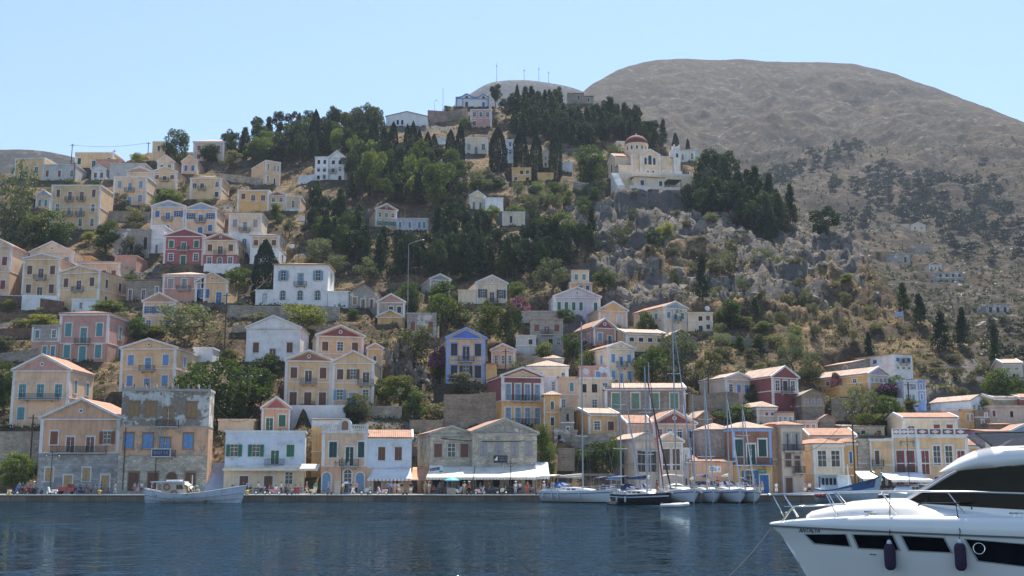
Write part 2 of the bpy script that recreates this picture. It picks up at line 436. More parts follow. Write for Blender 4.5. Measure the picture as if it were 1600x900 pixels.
def house(label, xl, xr, yb, ye, roof='g', ya=None, yaw=0, wall='ochre', low=None, fl=None, trim='white', ped=None, rm='t', sh='brown',
  sh2=None, sh3=None, rows=(), d=9.0, side=0, sidek='s', cat='house', table='h', Y=None, oculus=False, pil=True, band=True, name='house',
  group=None, ww=None, wh=None, wf=None, small=None, base=4.0, chim=0, flr=None, cornice=True, parapet=0.25, wtrim=None, balw=None):
 """xl..xr, yb, ye, ya: the facade's left and right edge, foot, eaves and top in the photograph; depth comes from the ground it stands on"""
 Y = Y or (YH(yb) if table == 'h' else YM(yb))
 a = R(yaw)
 pm = (yb + ye) / 2
 xc = (xl + xr) / 2
 pl, pr, pc = P(xl, pm, Y), P(xr, pm, Y), P(xc, yb, Y)
 ul, ur = pl.x / Y, pr.x / Y
 c, s = math.cos(a), math.sin(a)
 cx = (pl.x + pr.x) / 2
 w = (ur - ul) * Y / max(.3, c)
 for _ in range(4):
  yl, yr = Y - s * w / 2, Y + s * w / 2
  xa, xb = ul * yl, ur * yr
  w = (xb - xa) / c; cx = (xa + xb) / 2
 zb = pc.z
 h = P(xc, ye, Y).z - zb
 if small is None: small = (xr - xl) < 46
 root = thing(name, label, cat, (cx, Y, zb), a, group)
 HOUSES[label] = (root, w, h, d, Y)
 PADS.append((cx, Y, a, w, d, zb))
 ha = (P(xc, ya, Y).z - zb) if ya is not None else h
 wm = wallmat(wall); tm = trimmat(trim); rt = roofmats(rm)
 ov = .28
 # ---- walls
 m = MB()
 if roof == 'g':
  m.prism([(-w / 2, -base), (w / 2, -base), (w / 2, h), (0, ha), (-w / 2, h)], 0, d)
 elif roof in ('s', 'l'):
  m.prismx([(0, -base), (d, -base), (d, h if roof == 's' else ha), (d / 2, ha), (0, h)] if roof == 's' else [(0, -base), (d, -base), (d, ha), (0, h)], -w / 2, w / 2)
 elif roof == 'ruin':
  rr = random.Random(int(xl * 7 + yb)); n = 9; th = .5
  for (x0, x1, ya_, yb_, ax) in ((-w / 2, w / 2, 0, th, 0), (-w / 2, w / 2, d - th, d, 0), (-w / 2, -w / 2 + th, th, d - th, 1), (w / 2 - th, w / 2, th, d - th, 1)):
   L0, L1 = (x0, x1) if not ax else (ya_, yb_)
   top = [(L0 + (L1 - L0) * i / n, h - rr.random() ** 2 * h * .45 * (0.4 if ax == 0 and ya_ == 0 else 1)) for i in range(n + 1)]
   poly = [(L0, -base), (L1, -base)] + top[::-1]
   if not ax: m.prism(poly, ya_, yb_)
   else: m.prismx(poly, x0, x1)
  m.box(-w / 2 + th, w / 2 - th, th, d - th, -1, .15)
 else:
  m.box(-w / 2, w / 2, 0, d, -base, h)
 m.build('wall', wm, root)
 def zpx(py): return P(xc, py, Y).z - zb
 hl = None
 if low:
  hl = zpx(fl) if fl else h * .5
  MB().box(-w / 2 - .03, w / 2 + .03, -.03, d + .03, -base, hl).build('ground_floor', wallmat(low), root)
 # ---- roof
 if roof == 'g':
  k = (ha - h) / (w / 2)
  y0 = .02 if cornice else -ov
  for sgn in (-1, 1):
   xe = sgn * (w / 2 + ov); ze = h - k * ov
   MB().prism([(xe, ze + .02), (0, ha + .02), (0, ha + .2), (xe, ze + .2)], y0, d + .2).build('roof', rt[0], root)
  if cornice:
   m = MB()
   for sgn in (-1, 1):
    xe = sgn * (w / 2 + ov + .08); ze = h - k * (ov + .08)
    m.prism([(xe, ze - .14), (0, ha - .1), (0, ha + .27), (xe, ze + .22)], -.34, .015)
   m.box(-w / 2 - .2, w / 2 + .2, -.24, -.002, h - .42, h - .12 - k * .2)
   m.build('pediment_cornice', tm, root)
   if ped:
    i = .42
    MB().prism([(-w / 2 + i * 1.6, h - .1), (w / 2 - i * 1.6, h - .1), (0, ha - i * .9)], -.05, -.004).build('pediment', wallmat(ped), root)
   if oculus:
    r = min(.36, (ha - h) * .22); m = MB()
    zc = h + (ha - h) * .36
    for i in range(16):
     t0, t1 = 2 * math.pi * i / 16, 2 * math.pi * (i + 1) / 16
     m.prism([(r * math.cos(t0), zc + r * math.sin(t0)), (r * math.cos(t1), zc + r * math.sin(t1)), (.55 * r * math.cos(t1), zc + .55 * r * math.sin(t1)), (.55 * r * math.cos(t0), zc + .55 * r * math.sin(t0))], -.13, -.051)
    oo = m.build('round_window', tm, root)
    MB().prism([(.6 * r * math.cos(2 * math.pi * i / 16), zc + .6 * r * math.sin(2 * math.pi * i / 16)) for i in range(16)], -.07, -.0515).build('pane', GLASS, oo)
   for sgn in (-1, 1): MB().box(sgn * (w / 2 + .02), sgn * (w / 2 + .20), .02, d + .1, h - .34, h - k * .2 - .07).build('eaves_cornice', tm, root)
 elif roof in 's':
  k = (ha - h) / (d / 2)
  for sgn in (0, 1):
   y_e, y_r = (-ov, d / 2) if not sgn else (d + ov, d / 2); z_e = h - k * ov
   MB().prismx([(y_e, z_e + .02), (y_r, ha + .02), (y_r, ha + .2), (y_e, z_e + .2)], -w / 2 + .0, w / 2 - .0).build('roof', rt[1], root)
  m = MB()
  for sgn in (-1, 1):
   x0, x1 = sorted((sgn * (w / 2 - .02), sgn * (w / 2 + .26)))
   m.prismx([(-ov - .05, h - k * ov - .16), (d / 2, ha - .12), (d / 2, ha + .3), (-ov - .05, h - k * ov + .26)], x0, x1)
   m.prismx([(d + ov, h - k * ov - .16), (d / 2, ha - .12), (d / 2, ha + .3), (d + ov, h - k * ov + .26)], x0, x1)
  m.box(-w / 2 + .02, w / 2 - .02, -.2, -.002, h - .34, h - k * .25 - .02)
  m.build('gable_trim', tm, root)
 elif roof == 'l':
  MB().prismx([(-ov, h - .0), (d + .1, ha + .03), (d + .1, ha + .2), (-ov, h + .17)], -w / 2 - .2, w / 2 + .2).build('roof', rt[1], root)
 elif roof == 'h':
  rl = max(.3, (w - d) / 2) if w > d else .15
  rd = max(.15, (d - w) / 2) if d > w else .15
  e = .35
  vs = [(-w / 2 - e, -e, h + .02), (w / 2 + e, -e, h + .02), (w / 2 + e, d + e, h + .02), (-w / 2 - e, d + e, h + .02),
   (-w / 2 - e, -e, h + .16), (w / 2 + e, -e, h + .16), (w / 2 + e, d + e, h + .16), (-w / 2 - e, d + e, h + .16),
   (-rl, d / 2 - rd, ha), (rl, d / 2 - rd, ha), (rl, d / 2 + rd, ha), (-rl, d / 2 + rd, ha)]
  fs = [(0, 3, 2, 1)] + [(i, (i + 1) % 4, (i + 1) % 4 + 4, i + 4) for i in range(4)] + [(i + 4, (i + 1) % 4 + 4, (i + 1) % 4 + 8, i + 8) for i in range(4)] + [(8, 9, 10, 11)]
  MB().add(vs, fs).build('roof', rt[1], root)
  if cornice: MB().box(-w / 2 - .2, w / 2 + .2, -.2, d + .2, h - .4, h).build('eaves_cornice', tm, root)
 elif roof == 'f':
  m = MB(); p = parapet
  m.box(-w / 2 - .14, w / 2 + .14, -.14, .28, h - .3, h + .06); m.box(-w / 2 - .14, w / 2 + .14, d - .2, d + .1, h - .3, h + .06)
  m.box(-w / 2 - .14, -w / 2 + .25, .28, d - .2, h - .3, h + .06); m.box(w / 2 - .25, w / 2 + .14, .28, d - .2, h - .3, h + .06)
  m.build('parapet', tm if cornice else wm, root)
  MB().box(-w / 2 + .25, w / 2 - .25, .28, d - .2, h - .2, h + .015).build('roof', CONC, root)
 # ---- trim
 if pil and roof != 'ruin':
  pw = min(.45, w * .06)
  z1 = h - (.42 if roof in 'gs' else .4)
  for sgn in (-1, 1):
   m = MB()
   x0, x1 = sorted((sgn * (w / 2 + .06), sgn * (w / 2 - pw)))
   m.box(x0, x1, -.07, .22, (hl + .18 if hl else -.3) if (low and band) else -.3, z1)
   m.build('corner_pilaster', tm, root)
 nr = len(rows)
 if band and nr > 1:
  zz = hl if hl else h * .5
  MB().box(-w / 2 - .09, w / 2 + .09, -.1, d + .09, zz, zz + .16).build('string_course', tm, root)
 # ---- openings
 shm = shmat(sh); shm2 = shmat(sh2 or sh); shm3 = shmat(sh3 or sh2 or sh)
 wt = trimmat(wtrim) if wtrim else tm
 top = h - (.55 if roof in 'gsh' and cornice else .35)
 if flr: edges = [zpx(v) for v in flr]
 else:
  if hl and nr == 2: edges = [top, hl, 0]
  else: edges = [top - top * i / max(1, nr) for i in range(nr + 1)]
 for r, row in enumerate(rows):
  kinds, xs = (row, None) if isinstance(row, str) else row
  n = len(kinds)
  z1, z0 = edges[r], edges[r + 1]; sh_ = z1 - z0
  for i, kd in enumerate(kinds):
   if kd in '. ': continue
   if xs: x = ((xs[i] - xl) / (xr - xl) - .5) * w
   else: x = (-.5 + (i + .5) / n) * (w - .5)
   cell = w / max(n, 2.3)
   gw = ww or min(1.15, cell * .45)
   door = kd in 'dbDAG'
   gh = (wh or min(2.0, sh_ * .50)) * (1.22 if door else 1)
   if kd in 'DA': gw *= 1.08
   zc = z0 + sh_ * .28 if not door else z0 + .08
   if kd == 'e': gh = sh_ * .5; zc = z0 + sh_ * .22
   zc = min(zc, z1 - gh - .25) if not door else zc
   if wf is not None and not door: zc = z0 + sh_ * wf
   if door and gh > sh_ - .3: gh = sh_ - .35
   M = Matrix.Translation((x, (-.034 if (hl and z0 < hl - .2) else 0), zc))
   add_window(root, kd, M, gw, gh, wt, (shm, shm2, shm3)[min(r, 2)], small)
   if kd == 'b': add_balcony(root, Matrix.Translation((x, 0, z0 + .04)), balw or min(max(gw * 2.4, 2.0), w * .5))
  if side:
   for sd, on in (('R', side > 0 or side == 9), ('L', side < 0 or side == 9)):
    if not on: continue
    ns = abs(side) if side != 9 else 2
    for i in range(ns):
     yy = d * (i + .5) / ns
     gw = ww or min(1.0, d / ns * .4); gh = wh or min(1.9, sh_ * .5)
     off = w / 2 + (.034 if (hl and z0 < hl - .2) else 0)
     M = Matrix.Translation((off if sd == 'R' else -off, yy, z0 + sh_ * .28)) @ Matrix.Rotation(R(90 if sd == 'R' else -90), 4, 'Z')
     add_window(root, sidek, M, gw, gh, wt, shm if r == 0 else shm2, small)
 for i in range(chim):
  x = w * (-.25 + .5 * i); y = d * .6
  zt = (ha if roof in 'gsh' else h) + .55
  MB().box(x - .28, x + .28, y - .28, y + .28, h - .2, zt).box(x - .36, x + .36, y - .36, y + .36, zt, zt + .12).build('chimney', wm, root)
 return root
HB = house
# ---- skyline, far left
HB('low ochre house with parapet and terrace on the far left skyline', 23, 69, 280, 247, 'f', yaw=-6, rows=['dg', '.'][:1], sh='dark', d=9, side=2, sidek='g')
HB('pale grey house with wide flat front below the left skyline', 68, 118, 283, 257, 'f', wall='grey', rows=['s.s.g'], sh='rust', cornice=False, pil=False, side=0)
HB('tiny white gabled house with two brown windows near the left skyline', 143, 165, 282, 264, 'g', 258, wall='white', rows=['ss'], sh='rust', d=6)
HB('wide ochre house with white parapet standing on the left skyline', 117, 177, 263, 238, 'f', rows=['s.ddg'], sh='dkgreen', d=10, side=2, sidek='g')
HB('flat pink annex beside the ochre skyline house', 150, 190, 268, 249, 'f', wall='salmon', cornice=False, pil=False, rows=[], d=7)
HB('bare cement house without front windows below the left skyline', 171, 226, 282, 255, 'f', wall='grey', cornice=False, pil=False, rows=[], chim=2)
HB('peach house with shallow gable above the balcony house on the left', 198, 237, 295, 268, 'g', 261, wall='peach', ped='salmon', rows=['s.'], sh='rust')
HB('ochre house with shallow gable and three brown shuttered windows', 238, 276, 296, 268, 'g', 261, ped='ochre', rows=['sbs', '...'], sh='rust', side=2)
HB('pale ochre two storey flat house with white shutters and small balcony', 177, 229, 321, 276, 'f', wall='peach', rows=['sbs', '.ds'], sh='lblue', side=0)
HB('small white gabled house under the skyline tree on the left', 246, 272, 268, 252, 'g', 243, wall='cream', rows=['gg'], sh='rust', side=0)
HB('small peach gabled house with blue shutters and white side wall', 284, 308, 272, 252, 'g', 243, wall='peach', rows=['ss'], sh='blue', side=1, sidek='g')
HB('ochre house with three dark windows at staggered heights and tiled roof', 297, 346, 312, 278, 'h', 270, rows=['db.g', '...s'], sh='dark', rm='p')
HB('ochre house with dark doorway half hidden by the skyline tree', 238, 258, 252, 221, 'f', rows=['d', '.'], sh='dark')
HB('large cream stone house with hip roof high on the left skyline', 302, 350, 252, 222, 'h', 212, wall='beige', rm='p', rows=['sss', 's..'], sh='rust')
HB('three storey ochre house with flat roof and grey shutters on the left', 79, 156, 360, 289, 'f', rows=['sbbs', 'gbbg', '..gg'], sh='brown', sh2='grey', d=10, side=0, wall='ochre', ww=.95)
HB('small ochre house with pale blue gable beside the three storey house', 56, 78, 327, 305, 'g', 297, ped='lightblue', rows=['ss'], sh='teal')
HB('left half of the ochre pair with sky blue gables and blue shutters', 236, 288, 364, 322, 'g', 314, wall='peach', ped='lightblue', rows=['sbo', '.A.'], sh='blue')
HB('right half of the ochre pair with sky blue gables and blue shutters', 289, 338, 366, 326, 'g', 317.5, wall='peach', ped='lightblue', rows=['obo', '.As'], sh='blue')
HB('pinkish red gabled house with green shutters and white balcony frame', 256, 318, 413, 368, 'g', 358, wall='red', ped='maroon', rows=['sbs', 'gDg'], sh='green', side=0)
HB('gabled house with ochre upper floor and pinkish red ground floor', 318, 370, 417, 374, 'g', 364, low='red', fl=398, ped='maroon', oculus=True, rows=['sbs', 'gag'], sh='brown', side=2)
HB('crumbling whitewashed house behind shrubs left of the red house', 178, 234, 398, 358, 'f', wall='oldwhite', cornice=False, pil=False, rows=['..e.e'], rm='g')
HB('plain white annex wall left of the pinkish red house', 235, 256, 396, 352, 'f', wall='white', cornice=False, pil=False, rows=['.', 'd'], sh='grey')
HB('yellow flat roofed house with three tall shuttered windows on mid slope', 371, 420, 332, 297, 'f', wall='yellow', rows=['sdd', '...'], sh='brown', side=0)
HB('yellow gabled house between two flat yellow blocks on mid slope', 420, 446, 331, 304, 'g', 299, wall='ochre', ped='maroon', rows=['gg', '..'], sh='rust')
HB('yellow flat block with one white framed window on mid slope', 447, 469, 331, 306, 'f', wall='ochre', rows=['g'], low='white', fl=326)
HB('pale cream house with white lower floor and iron balcony on mid slope', 357, 408, 394, 333, 'h', 327, wall='cream', low='white', fl=362, rows=['sbs', '.aa'], sh='grey', side=-2, yaw=3, rm='p')
HB('ochre house with brown shutters on white base behind the big cypress', 391, 436, 413, 368, 'h', 361, low='white', fl=388, rows=['sgs', '...'], sh='brown', rm='g', side=1)
HB('tall stone sided house with ochre front above the terraced slope', 415, 438, 290, 252, 'f', wall='ochre', yaw=34, rows=['g.gg', 'g.d.'], sh='dkgreen', d=12, side=0)
HB('white flat fronted house with dark windows beside the white gabled one', 492, 513, 283, 245, 'f', wall='white', rows=['ee', 'ee', 'es'], cornice=False, pil=False)
HB('white three storey gabled house with dark windows under the tall pines', 514, 538, 282, 245, 'g', 236, wall='white', rows=['ee', 'bg', '.A'], sh='dark')
HB('ochre gabled house with teal windows among the pines', 587, 620, 356, 327, 'g', 319, ped='maroon', oculus=True, rows=['ggg', 'ooo'], sh='teal', yaw=16, d=12, wall='ochre')
HB('mauve stone annex right of the teal windowed house in the pines', 620, 668, 361, 341, 'f', wall='mauve', rows=['s.s.ss'], sh='teal', cornice=False, pil=False)
HB('narrow cream gabled house high among the central pines', 734, 757, 328, 306, 'g', 298.5, wall='cream', rows=['dd'], sh='grey', yaw=22, d=10)
HB('white terraced annex beside the narrow cream gabled house', 758, 786, 330, 309, 'f', wall='white', rows=[], cornice=False, pil=False)
HB('low yellow flat house behind the central pine tops', 785, 820, 354, 331, 'f', wall='cream', rows=['.s..'], sh='dark')
# ---- the hilltop
HB('long white shallow gabled hall on the hilltop ridge', 603, 668, 198, 182, 'g', 174.5, wall='white', rows=['..ee.....'], cornice=False, pil=False, d=9)
HB('pink flat roofed house with three windows near the hilltop', 735, 768, 200, 171, 'f', wall='pink', rows=['ggg', 's..'], side=0, d=10)
HB('tiny white gabled house between the hilltop cypresses', 682, 697, 226, 218, 'g', 214.5, wall='white', rows=[], oculus=True, d=5)
HB('cream flat house with white cornice behind the hilltop cypresses', 726, 762, 241, 215, 'f', wall='cream', rows=['sdg'], sh='grey')
HB('tall white house beside the lone broad cypress on the hill', 782, 803, 256, 218, 'f', wall='white', rows=['.g', '.g', 's.'], sh='blue', cornice=False, pil=False)
HB('narrow cream gabled house between two cypresses below the hill forest', 845, 860, 262, 240, 'g', 234, wall='cream', rows=['g', 's'], sh='dark', d=6)
HB('yellow ruined house front under the cypresses on the hill', 800, 830, 285, 262, 'f', wall='yellow', rows=['.es', 's.e'], cornice=False, pil=False, sh='brown')
HB('low yellow block right of the yellow ruined front', 840, 865, 284, 270, 'f', wall='yellow', rows=[], cornice=False, pil=False)
HB('tiny white hut between cypress and round tree left of the church', 879, 895, 270, 253, 'f', wall='white', rows=[], cornice=False, pil=False, d=5)
HB('white long building behind trees right of the bell tower', 1062, 1086, 254, 234, 's', 229, wall='green', rows=['g.g'], yaw=-20, rm='p')
HB('low cream building behind the church dome on its left', 964, 986, 238, 221, 'f', wall='cream', rows=[], yaw=10)
# ---- left, second band
HB('peach gabled house cut by the left picture edge with white base', -36, 16, 462, 384, 'g', 371, wall='peach', low='peach', fl=425, rows=['sbs', 's.s'], sh='red')
HB('large cream gabled house behind the ochre gabled ones on the left', 46, 113, 440, 393.5, 'g', 378, wall='cream', ped='cream', rows=['...s', '....'], sh='grey', oculus=True)
HB('ochre gabled house with six brown windows above a white terrace', 35, 92, 466, 404, 'g', 397, wall='ochre', ped='ochre', rows=['sbs', 'sds'], sh='brown', oculus=True)
HB('ochre gabled house with three brown windows and whitewashed side wall', 91, 155, 482, 425, 'g', 416, wall='ochre', ped='ochre', rows=['sbs', '...'], sh='brown', oculus=True, side=2, yaw=-12, d=11)
HB('peach hip roofed house behind the ochre gables on the left', 122, 187, 444, 410, 'h', 403, wall='peach', rows=['..ss'], sh='rust', rm='p', side=1)
HB('small yellow block behind the cream gabled house on the left', 113, 141, 424, 400, 'f', wall='yellow', rows=[], cornice=False, pil=False)
HB('salmon roof parapet house with stepped battlements on the left', 179, 213, 424, 399, 'f', wall='salmon', rows=[], cornice=False, pil=False, chim=2)
HB('tiny white flat hut with dark window below the ochre gables', 112, 149, 488, 467, 'f', wall='white', rows=['.g..'], cornice=False, pil=False, d=5)
HB('pink house with teal shutters and small central gable on the left', 92, 169, 566, 490, 'h', 481, wall='pink', low='salmon', fl=537, rows=['sbs', 'sDs'], sh='teal', side=1, d=12, yaw=-2, ww=1.25, wh=2.5)
HB('low pink annex with terrace left of the teal shuttered pink house', 49, 92, 566, 508, 'f', wall='oldpink', low='salmon', fl=534, rows=['s.g', '.ss'], sh='teal', cornice=False)
HB('grey stone house with low tiled roof and closed brown doors', 197, 252, 470, 438, 'l', 433, wall='stone', rows=['d.d.g'], sh='brown', pil=False, rm='t')
HB('salmon hip roofed house with pale grey shutters and balcony', 254, 321, 474, 430, 'h', 420, wall='salmon', rows=['sbs', '...'], sh='grey', rm='p', ww=1.3, wh=2.2)
HB('ochre gabled house with bright blue shutters beside a tall pole', 305, 356, 474, 440, 'g', 426, wall='ochre', rows=['od'], sh='blue', oculus=True, ww=1.2)
HB('small peach gabled house with blue open shutters behind an olive tree', 223, 273, 518, 470, 'g', 458, wall='peach', ped='salmon', rows=['ooo', 'g.s'], sh='blue', side=1)
HB('yellow gabled house with sky blue shutters above the peeling building', 188, 274, 612, 543, 'g', 530, wall='ochre', ped='ochre', rows=['sbs', 'sds'], sh='sky', oculus=True, side=1, yaw=-4)
HB('whitewashed low annex right of the sky blue shuttered house', 280, 300, 580, 552, 'f', wall='cream', rows=['.'], cornice=False, pil=False)
HB('white boxy hut on the slope left of the white gabled house', 302, 332, 566, 543, 'f', wall='white', rows=[], cornice=False, pil=False, d=5)
HB('big white house with grey window surrounds and hip roof above a stone wall', 427, 512, 478, 414, 'h', 406, wall='white', rows=['obo', 'aaa'], sh='lblue', rm='t', side=1, wtrim='slate', cornice=False, pil=False, band=False, ww=1.15, wh=2.2)
HB('low white lean-to on the left of the big white house', 399, 428, 477, 453, 'f', wall='white', rows=['.s.'], sh='white', cornice=False, pil=False, wtrim='slate')
HB('plain white side wing on the right of the big white house', 512, 545, 480, 455, 'f', wall='white', rows=[], cornice=False, pil=False)
HB('roofed stone ruin with boarded ochre doors right of the white wing', 546, 589, 482, 457, 'g', 444, wall='oldwhite', rows=['sdd'], sh='wood', rm='g', cornice=False, pil=False)
HB('pink gabled cottage behind the rocky outcrop', 590, 632, 494, 471, 'g', 460, wall='oldpink', ped='salmon', rows=['.ss'], sh='dark', rm='p')
HB('low yellow gable end below the pink cottage', 590, 629, 507, 494, 'g', 485, wall='yellow', rows=[], d=5, low=None, pil=False)
HB('white gabled house with brown barred windows and small iron balcony', 385, 468, 565, 511, 'g', 494, wall='white', ped='white', rows=['sbs'], sh='brown', ww=1.15, wh=2.0, d=10)
HB('yellow gabled house with maroon pediment behind the gabled pair', 494, 568, 584, 524, 'g', 509, wall='ochre', ped='maroon', oculus=True, rows=['sgs', '...'], sh='brown', yaw=14, side=-1, d=10)
HB('narrow yellow turret house with white balustrade beside the rock', 574, 597, 598, 543, 'g', 537, wall='yellow', rows=['d', 'a'], sh='brown', d=6, yaw=10)
HB('left house of the gabled pair with brown pediment and shutters', 445, 518, 634, 562, 'g', 548, wall='ochre', ped='brown', oculus=True, rows=['sbs', 'DDD'], sh='brown', yaw=8, side=-1, d=10)
HB('right house of the gabled pair with open brown shutters and ochre pediment', 519, 584, 634, 565, 'g', 549, wall='ochre', ped='ochre', rows=['sob', 'oDg'], sh='brown', sh2='lblue', d=10)
# ---- centre
HB('pink gabled cottage with pale teal pediment above the gardens', 672, 703, 458, 436, 'g', 429, wall='oldpink', ped='teal', rows=['ss'], sh='brown', yaw=18, side=0)
HB('cream gabled villa with open shutters under the dark forest', 745, 792, 474, 441.5, 'g', 431, wall='cream', ped='beige', oculus=True, rows=['obo'], sh='brown', yaw=13, side=-2, d=9)
HB('low cream garden block left of the cream gabled villa', 716, 744, 476, 453, 'f', wall='cream', rows=['.'], cornice=False, pil=False)
HB('roofless old white ruin with two boarded windows in the centre', 636, 682, 528, 489, 'f', wall='oldwhite', rows=['s.s'], sh='rust', cornice=True, pil=False, trim='stone')
HB('bright blue and yellow gabled house with deep blue pediment', 698, 758, 600, 527, 'g', 513, wall='ochre', ped='deepblue', trim='sky', rows=['sbs', 'sos'], sh='dark', yaw=10, side=-1, d=10, ww=1.2, wh=2.3)
HB('yellow garden annex right of the bright blue and yellow house', 759, 776, 600, 569, 'l', 565, wall='yellow', rows=[], pil=False)
HB('grey derelict two storey house with iron balcony in the centre', 829, 880, 545, 499.5, 'l', 496, wall='oldpink', rows=['sbs', 'e.ea'], sh='rust', rm='p', pil=False, band=False, trim='stone')
HB('pinkish ruined wall house with small gable behind the derelict house', 811, 878, 505, 486, 'f', wall='oldpink', rows=[], cornice=False, pil=False)
HB('plain grey cement house left of the derelict house', 806, 838, 558, 524, 'f', wall='grey', rows=['.s', '..'], sh='dark', cornice=False, pil=False)
HB('small peach cottage with green windows between the dark pine and the lane', 768, 804, 576, 546, 'g', 538, wall='peach', rows=['ggg'], yaw=-6, rm='p')
HB('wide pale mauve gabled house with green shutters', 866, 938, 492, 463, 'g', 449, wall='mauve', ped='mauve', oculus=True, rows=['ssss.s'], sh='green', yaw=6, side=-1)
HB('small old peach house above the mauve gabled house', 893, 920, 442, 422, 'f', wall='peach', rows=['ss'], sh='teal', cornice=False)
HB('low yellow house with blue windows above the mauve gabled house', 890, 925, 457, 441, 'f', wall='yellow', rows=['.ss'], sh='blue', cornice=True)
HB('peach gabled house with two white windows right of the mauve house', 936, 980, 512, 484, 'g', 472, wall='peach', ped='yellow', rows=['ss'], sh='white', yaw=12)
HB('red gabled house with blue doors in the centre right', 928, 962, 541, 511, 'g', 498.5, wall='salmon', ped='maroon', oculus=True, rows=['sb'], sh='lblue', yaw=20, side=-2, d=10)
HB('long yellow house with tiled roof and four dark windows', 978, 1039, 550, 521, 's', 511, wall='ochre', rows=['ssss', '....'], sh='dark', yaw=14, rm='p', d=10)
HB('cream gabled house with turquoise shutters and pale blue pediment', 1038, 1073, 520, 480.5, 'g', 472, wall='cream', ped='lightblue', rows=['sbs', '...'], sh='teal', yaw=26, side=-2, d=12, band=True)
HB('small flat cream house with rooftop dish beside the turquoise shutters', 1075, 1114, 518, 488, 'f', wall='cream', rows=['.es', '.Ds'], sh='rust', sh2='dkgreen', cornice=False, pil=False)
HB('tall cream gabled house with pale blue shutters behind the masts', 950, 991, 600, 543.5, 'g', 535, wall='cream', ped='cream', oculus=True, rows=['sbs', 'sds'], sh='sky', yaw=20, side=-2, d=11)
HB('small stone shed with tiled gable behind the bushes right of the long yellow house', 1040, 1088, 552, 529, 'g', 516, wall='brownstone', rows=[], rm='p', cornice=False, pil=False, yaw=16)
HB('maroon and yellow house with four tall windows on two balconies', 784, 849, 664, 587, 'g', 575, wall='maroon', low='yellow', fl=627, ped='ochre', oculus=True, rows=['dbbd', 'dbbd'], sh='lblue', yaw=14, side=0, d=11, ww=.95, wh=2.3)
HB('cream house with hipped tile roof above the white terrace house', 824, 888, 600, 573, 'h', 560, wall='cream', rows=['.g..g'], rm='p')
HB('small upper house with pale tiled roof in the centre', 848, 880, 572, 561, 'h', 553, wall='cream', rows=[], rm='p', d=7)
HB('white flat house with one small window beside the maroon and yellow house', 848, 872, 645, 588, 'f', wall='white', rows=['.g', '..'], cornice=False, pil=False)
HB('peach flat house with green window in the crowded centre', 872, 902, 645, 589, 'f', wall='peach', rows=['.s', 'g.'], sh='teal', cornice=False, pil=False)
HB('cream flat house with white columned roof terrace and dishes', 902, 956, 645, 590, 'f', wall='cream', rows=['eeg', '.g.'], pil=False)
HB('orange yellow tower house with arched window in the centre', 850, 876, 672, 618, 'h', 610, wall='yellow', rows=['a', 's'], sh='dkgreen', rm='p', d=7, cornice=False)
HB('narrow stone house between the tower house and the tin gable', 877, 897, 685, 637, 'f', wall='stone', rows=['e', 's'], cornice=False, pil=False)
HB('pale yellow house with grey gable end and tiled roof', 920, 967, 680, 647, 's', 637, wall='yellow', rows=['gs'], sh='brown', yaw=18, rm='p', d=9)
HB('long stone house with four green windows behind the masts', 945, 1071, 648, 607, 's', 597, wall='stone', rows=['ssss'], sh='sage', rm='p', d=9, ww=1.4, wh=2.6)
# ---- the row on the quay
HB('orange house with grey ashlar ground floor at the left of the quay', 61, 185, 768, 652, 'g', 624, wall='orange', low='ashlar', fl=708, ped='orange', oculus=True, rm='t',
rows=[('sbbo', [83, 109, 140, 166]), ('sDsD', [79, 109, 137, 167])], sh='rust', sh2='yell', side=2, d=12, Y=172, ww=1.15, wh=1.9, balw=5.2)
HB('peach house with pink pediment and turquoise shutters behind the quay', 18, 107, 668, 577, 'g', 555, wall='peach', ped='pink', oculus=True, rm='t', rows=['dbd', 's..'], sh='teal', side=2, d=11, ww=1.2, wh=2.1, trim='white', balw=6.5)
HB('derelict three storey building with peeling top and blue shutters on the quay', 187, 325, 768, 608, 'f', wall='peel', low='oldorange', fl=667, trim='stone', pil=False, cornice=True, band=True,
rows=[('ssbs', [207, 233, 261, 297]), ('ssbs', [201, 231, 258, 294]), ('DDAD', [212, 242, 271, 300])], flr=[612, 667, 714, 768], sh='wood', sh2='sky', sh3='brown', side=0, d=5, yaw=7, Y=172, ww=1.35, wh=2.2, parapet=.3, wtrim='wood')
HB('white taverna building with green shutters on the quay', 351, 476, 768, 673, 'f', wall='bluewhite', low='cream', fl=728, rows=[('oobs', [365, 399, 429, 453]), ('.DDg', [372, 382, 420, 452])], sh='green', sh2='brown', side=-2, sidek='g', d=8, Y=172, ww=1.15, wh=1.8, pil=False, band=False, yaw=9)
HB('small orange gabled roof house with green door above the white taverna', 409, 453, 676, 636, 'g', 621, wall='orange', ped='red', rows=['ds'], sh='green', yaw=14, side=-1, d=7, ww=1.1, wh=1.9, small=False)
HB('low whitewashed roof annex behind the white taverna', 341, 396, 678, 655, 'f', wall='cream', rows=[], cornice=False, pil=False, d=6)
HB('cream quay house with white balustrade and dark green shutters', 503, 573, 769, 674, 'f', wall='peach', low='orange', fl=729, rows=[('sbs', [520, 546, 565]), ('AaA', [511, 544, 563])], sh='dkgreen', sh2='lblue', d=10, Y=172, ww=1.15, wh=2.3, side=0)
HB('bluish white house with tiled roof and white awning on the quay', 573, 643, 769, 684, 's', 672, wall='bluewhite', low='peach', fl=731, rows=[('ss', [596, 622]), ('D.D', [590, 608, 620])], sh='brown', d=7, yaw=6, Y=172.5, ww=1.05, wh=2.0, pil=False, band=False)
HB('small grey stone gabled house on the quay left of the big stone one', 673, 738, 771, 677, 'g', 667, wall='stone2', rows=[('sgs', [684, 705, 725]), ('eee', [682, 700, 725])], sh='brown', yaw=15, side=0, d=11, Y=173, pil=False, trim='stone', band=False, ww=1.2, wh=2.0)
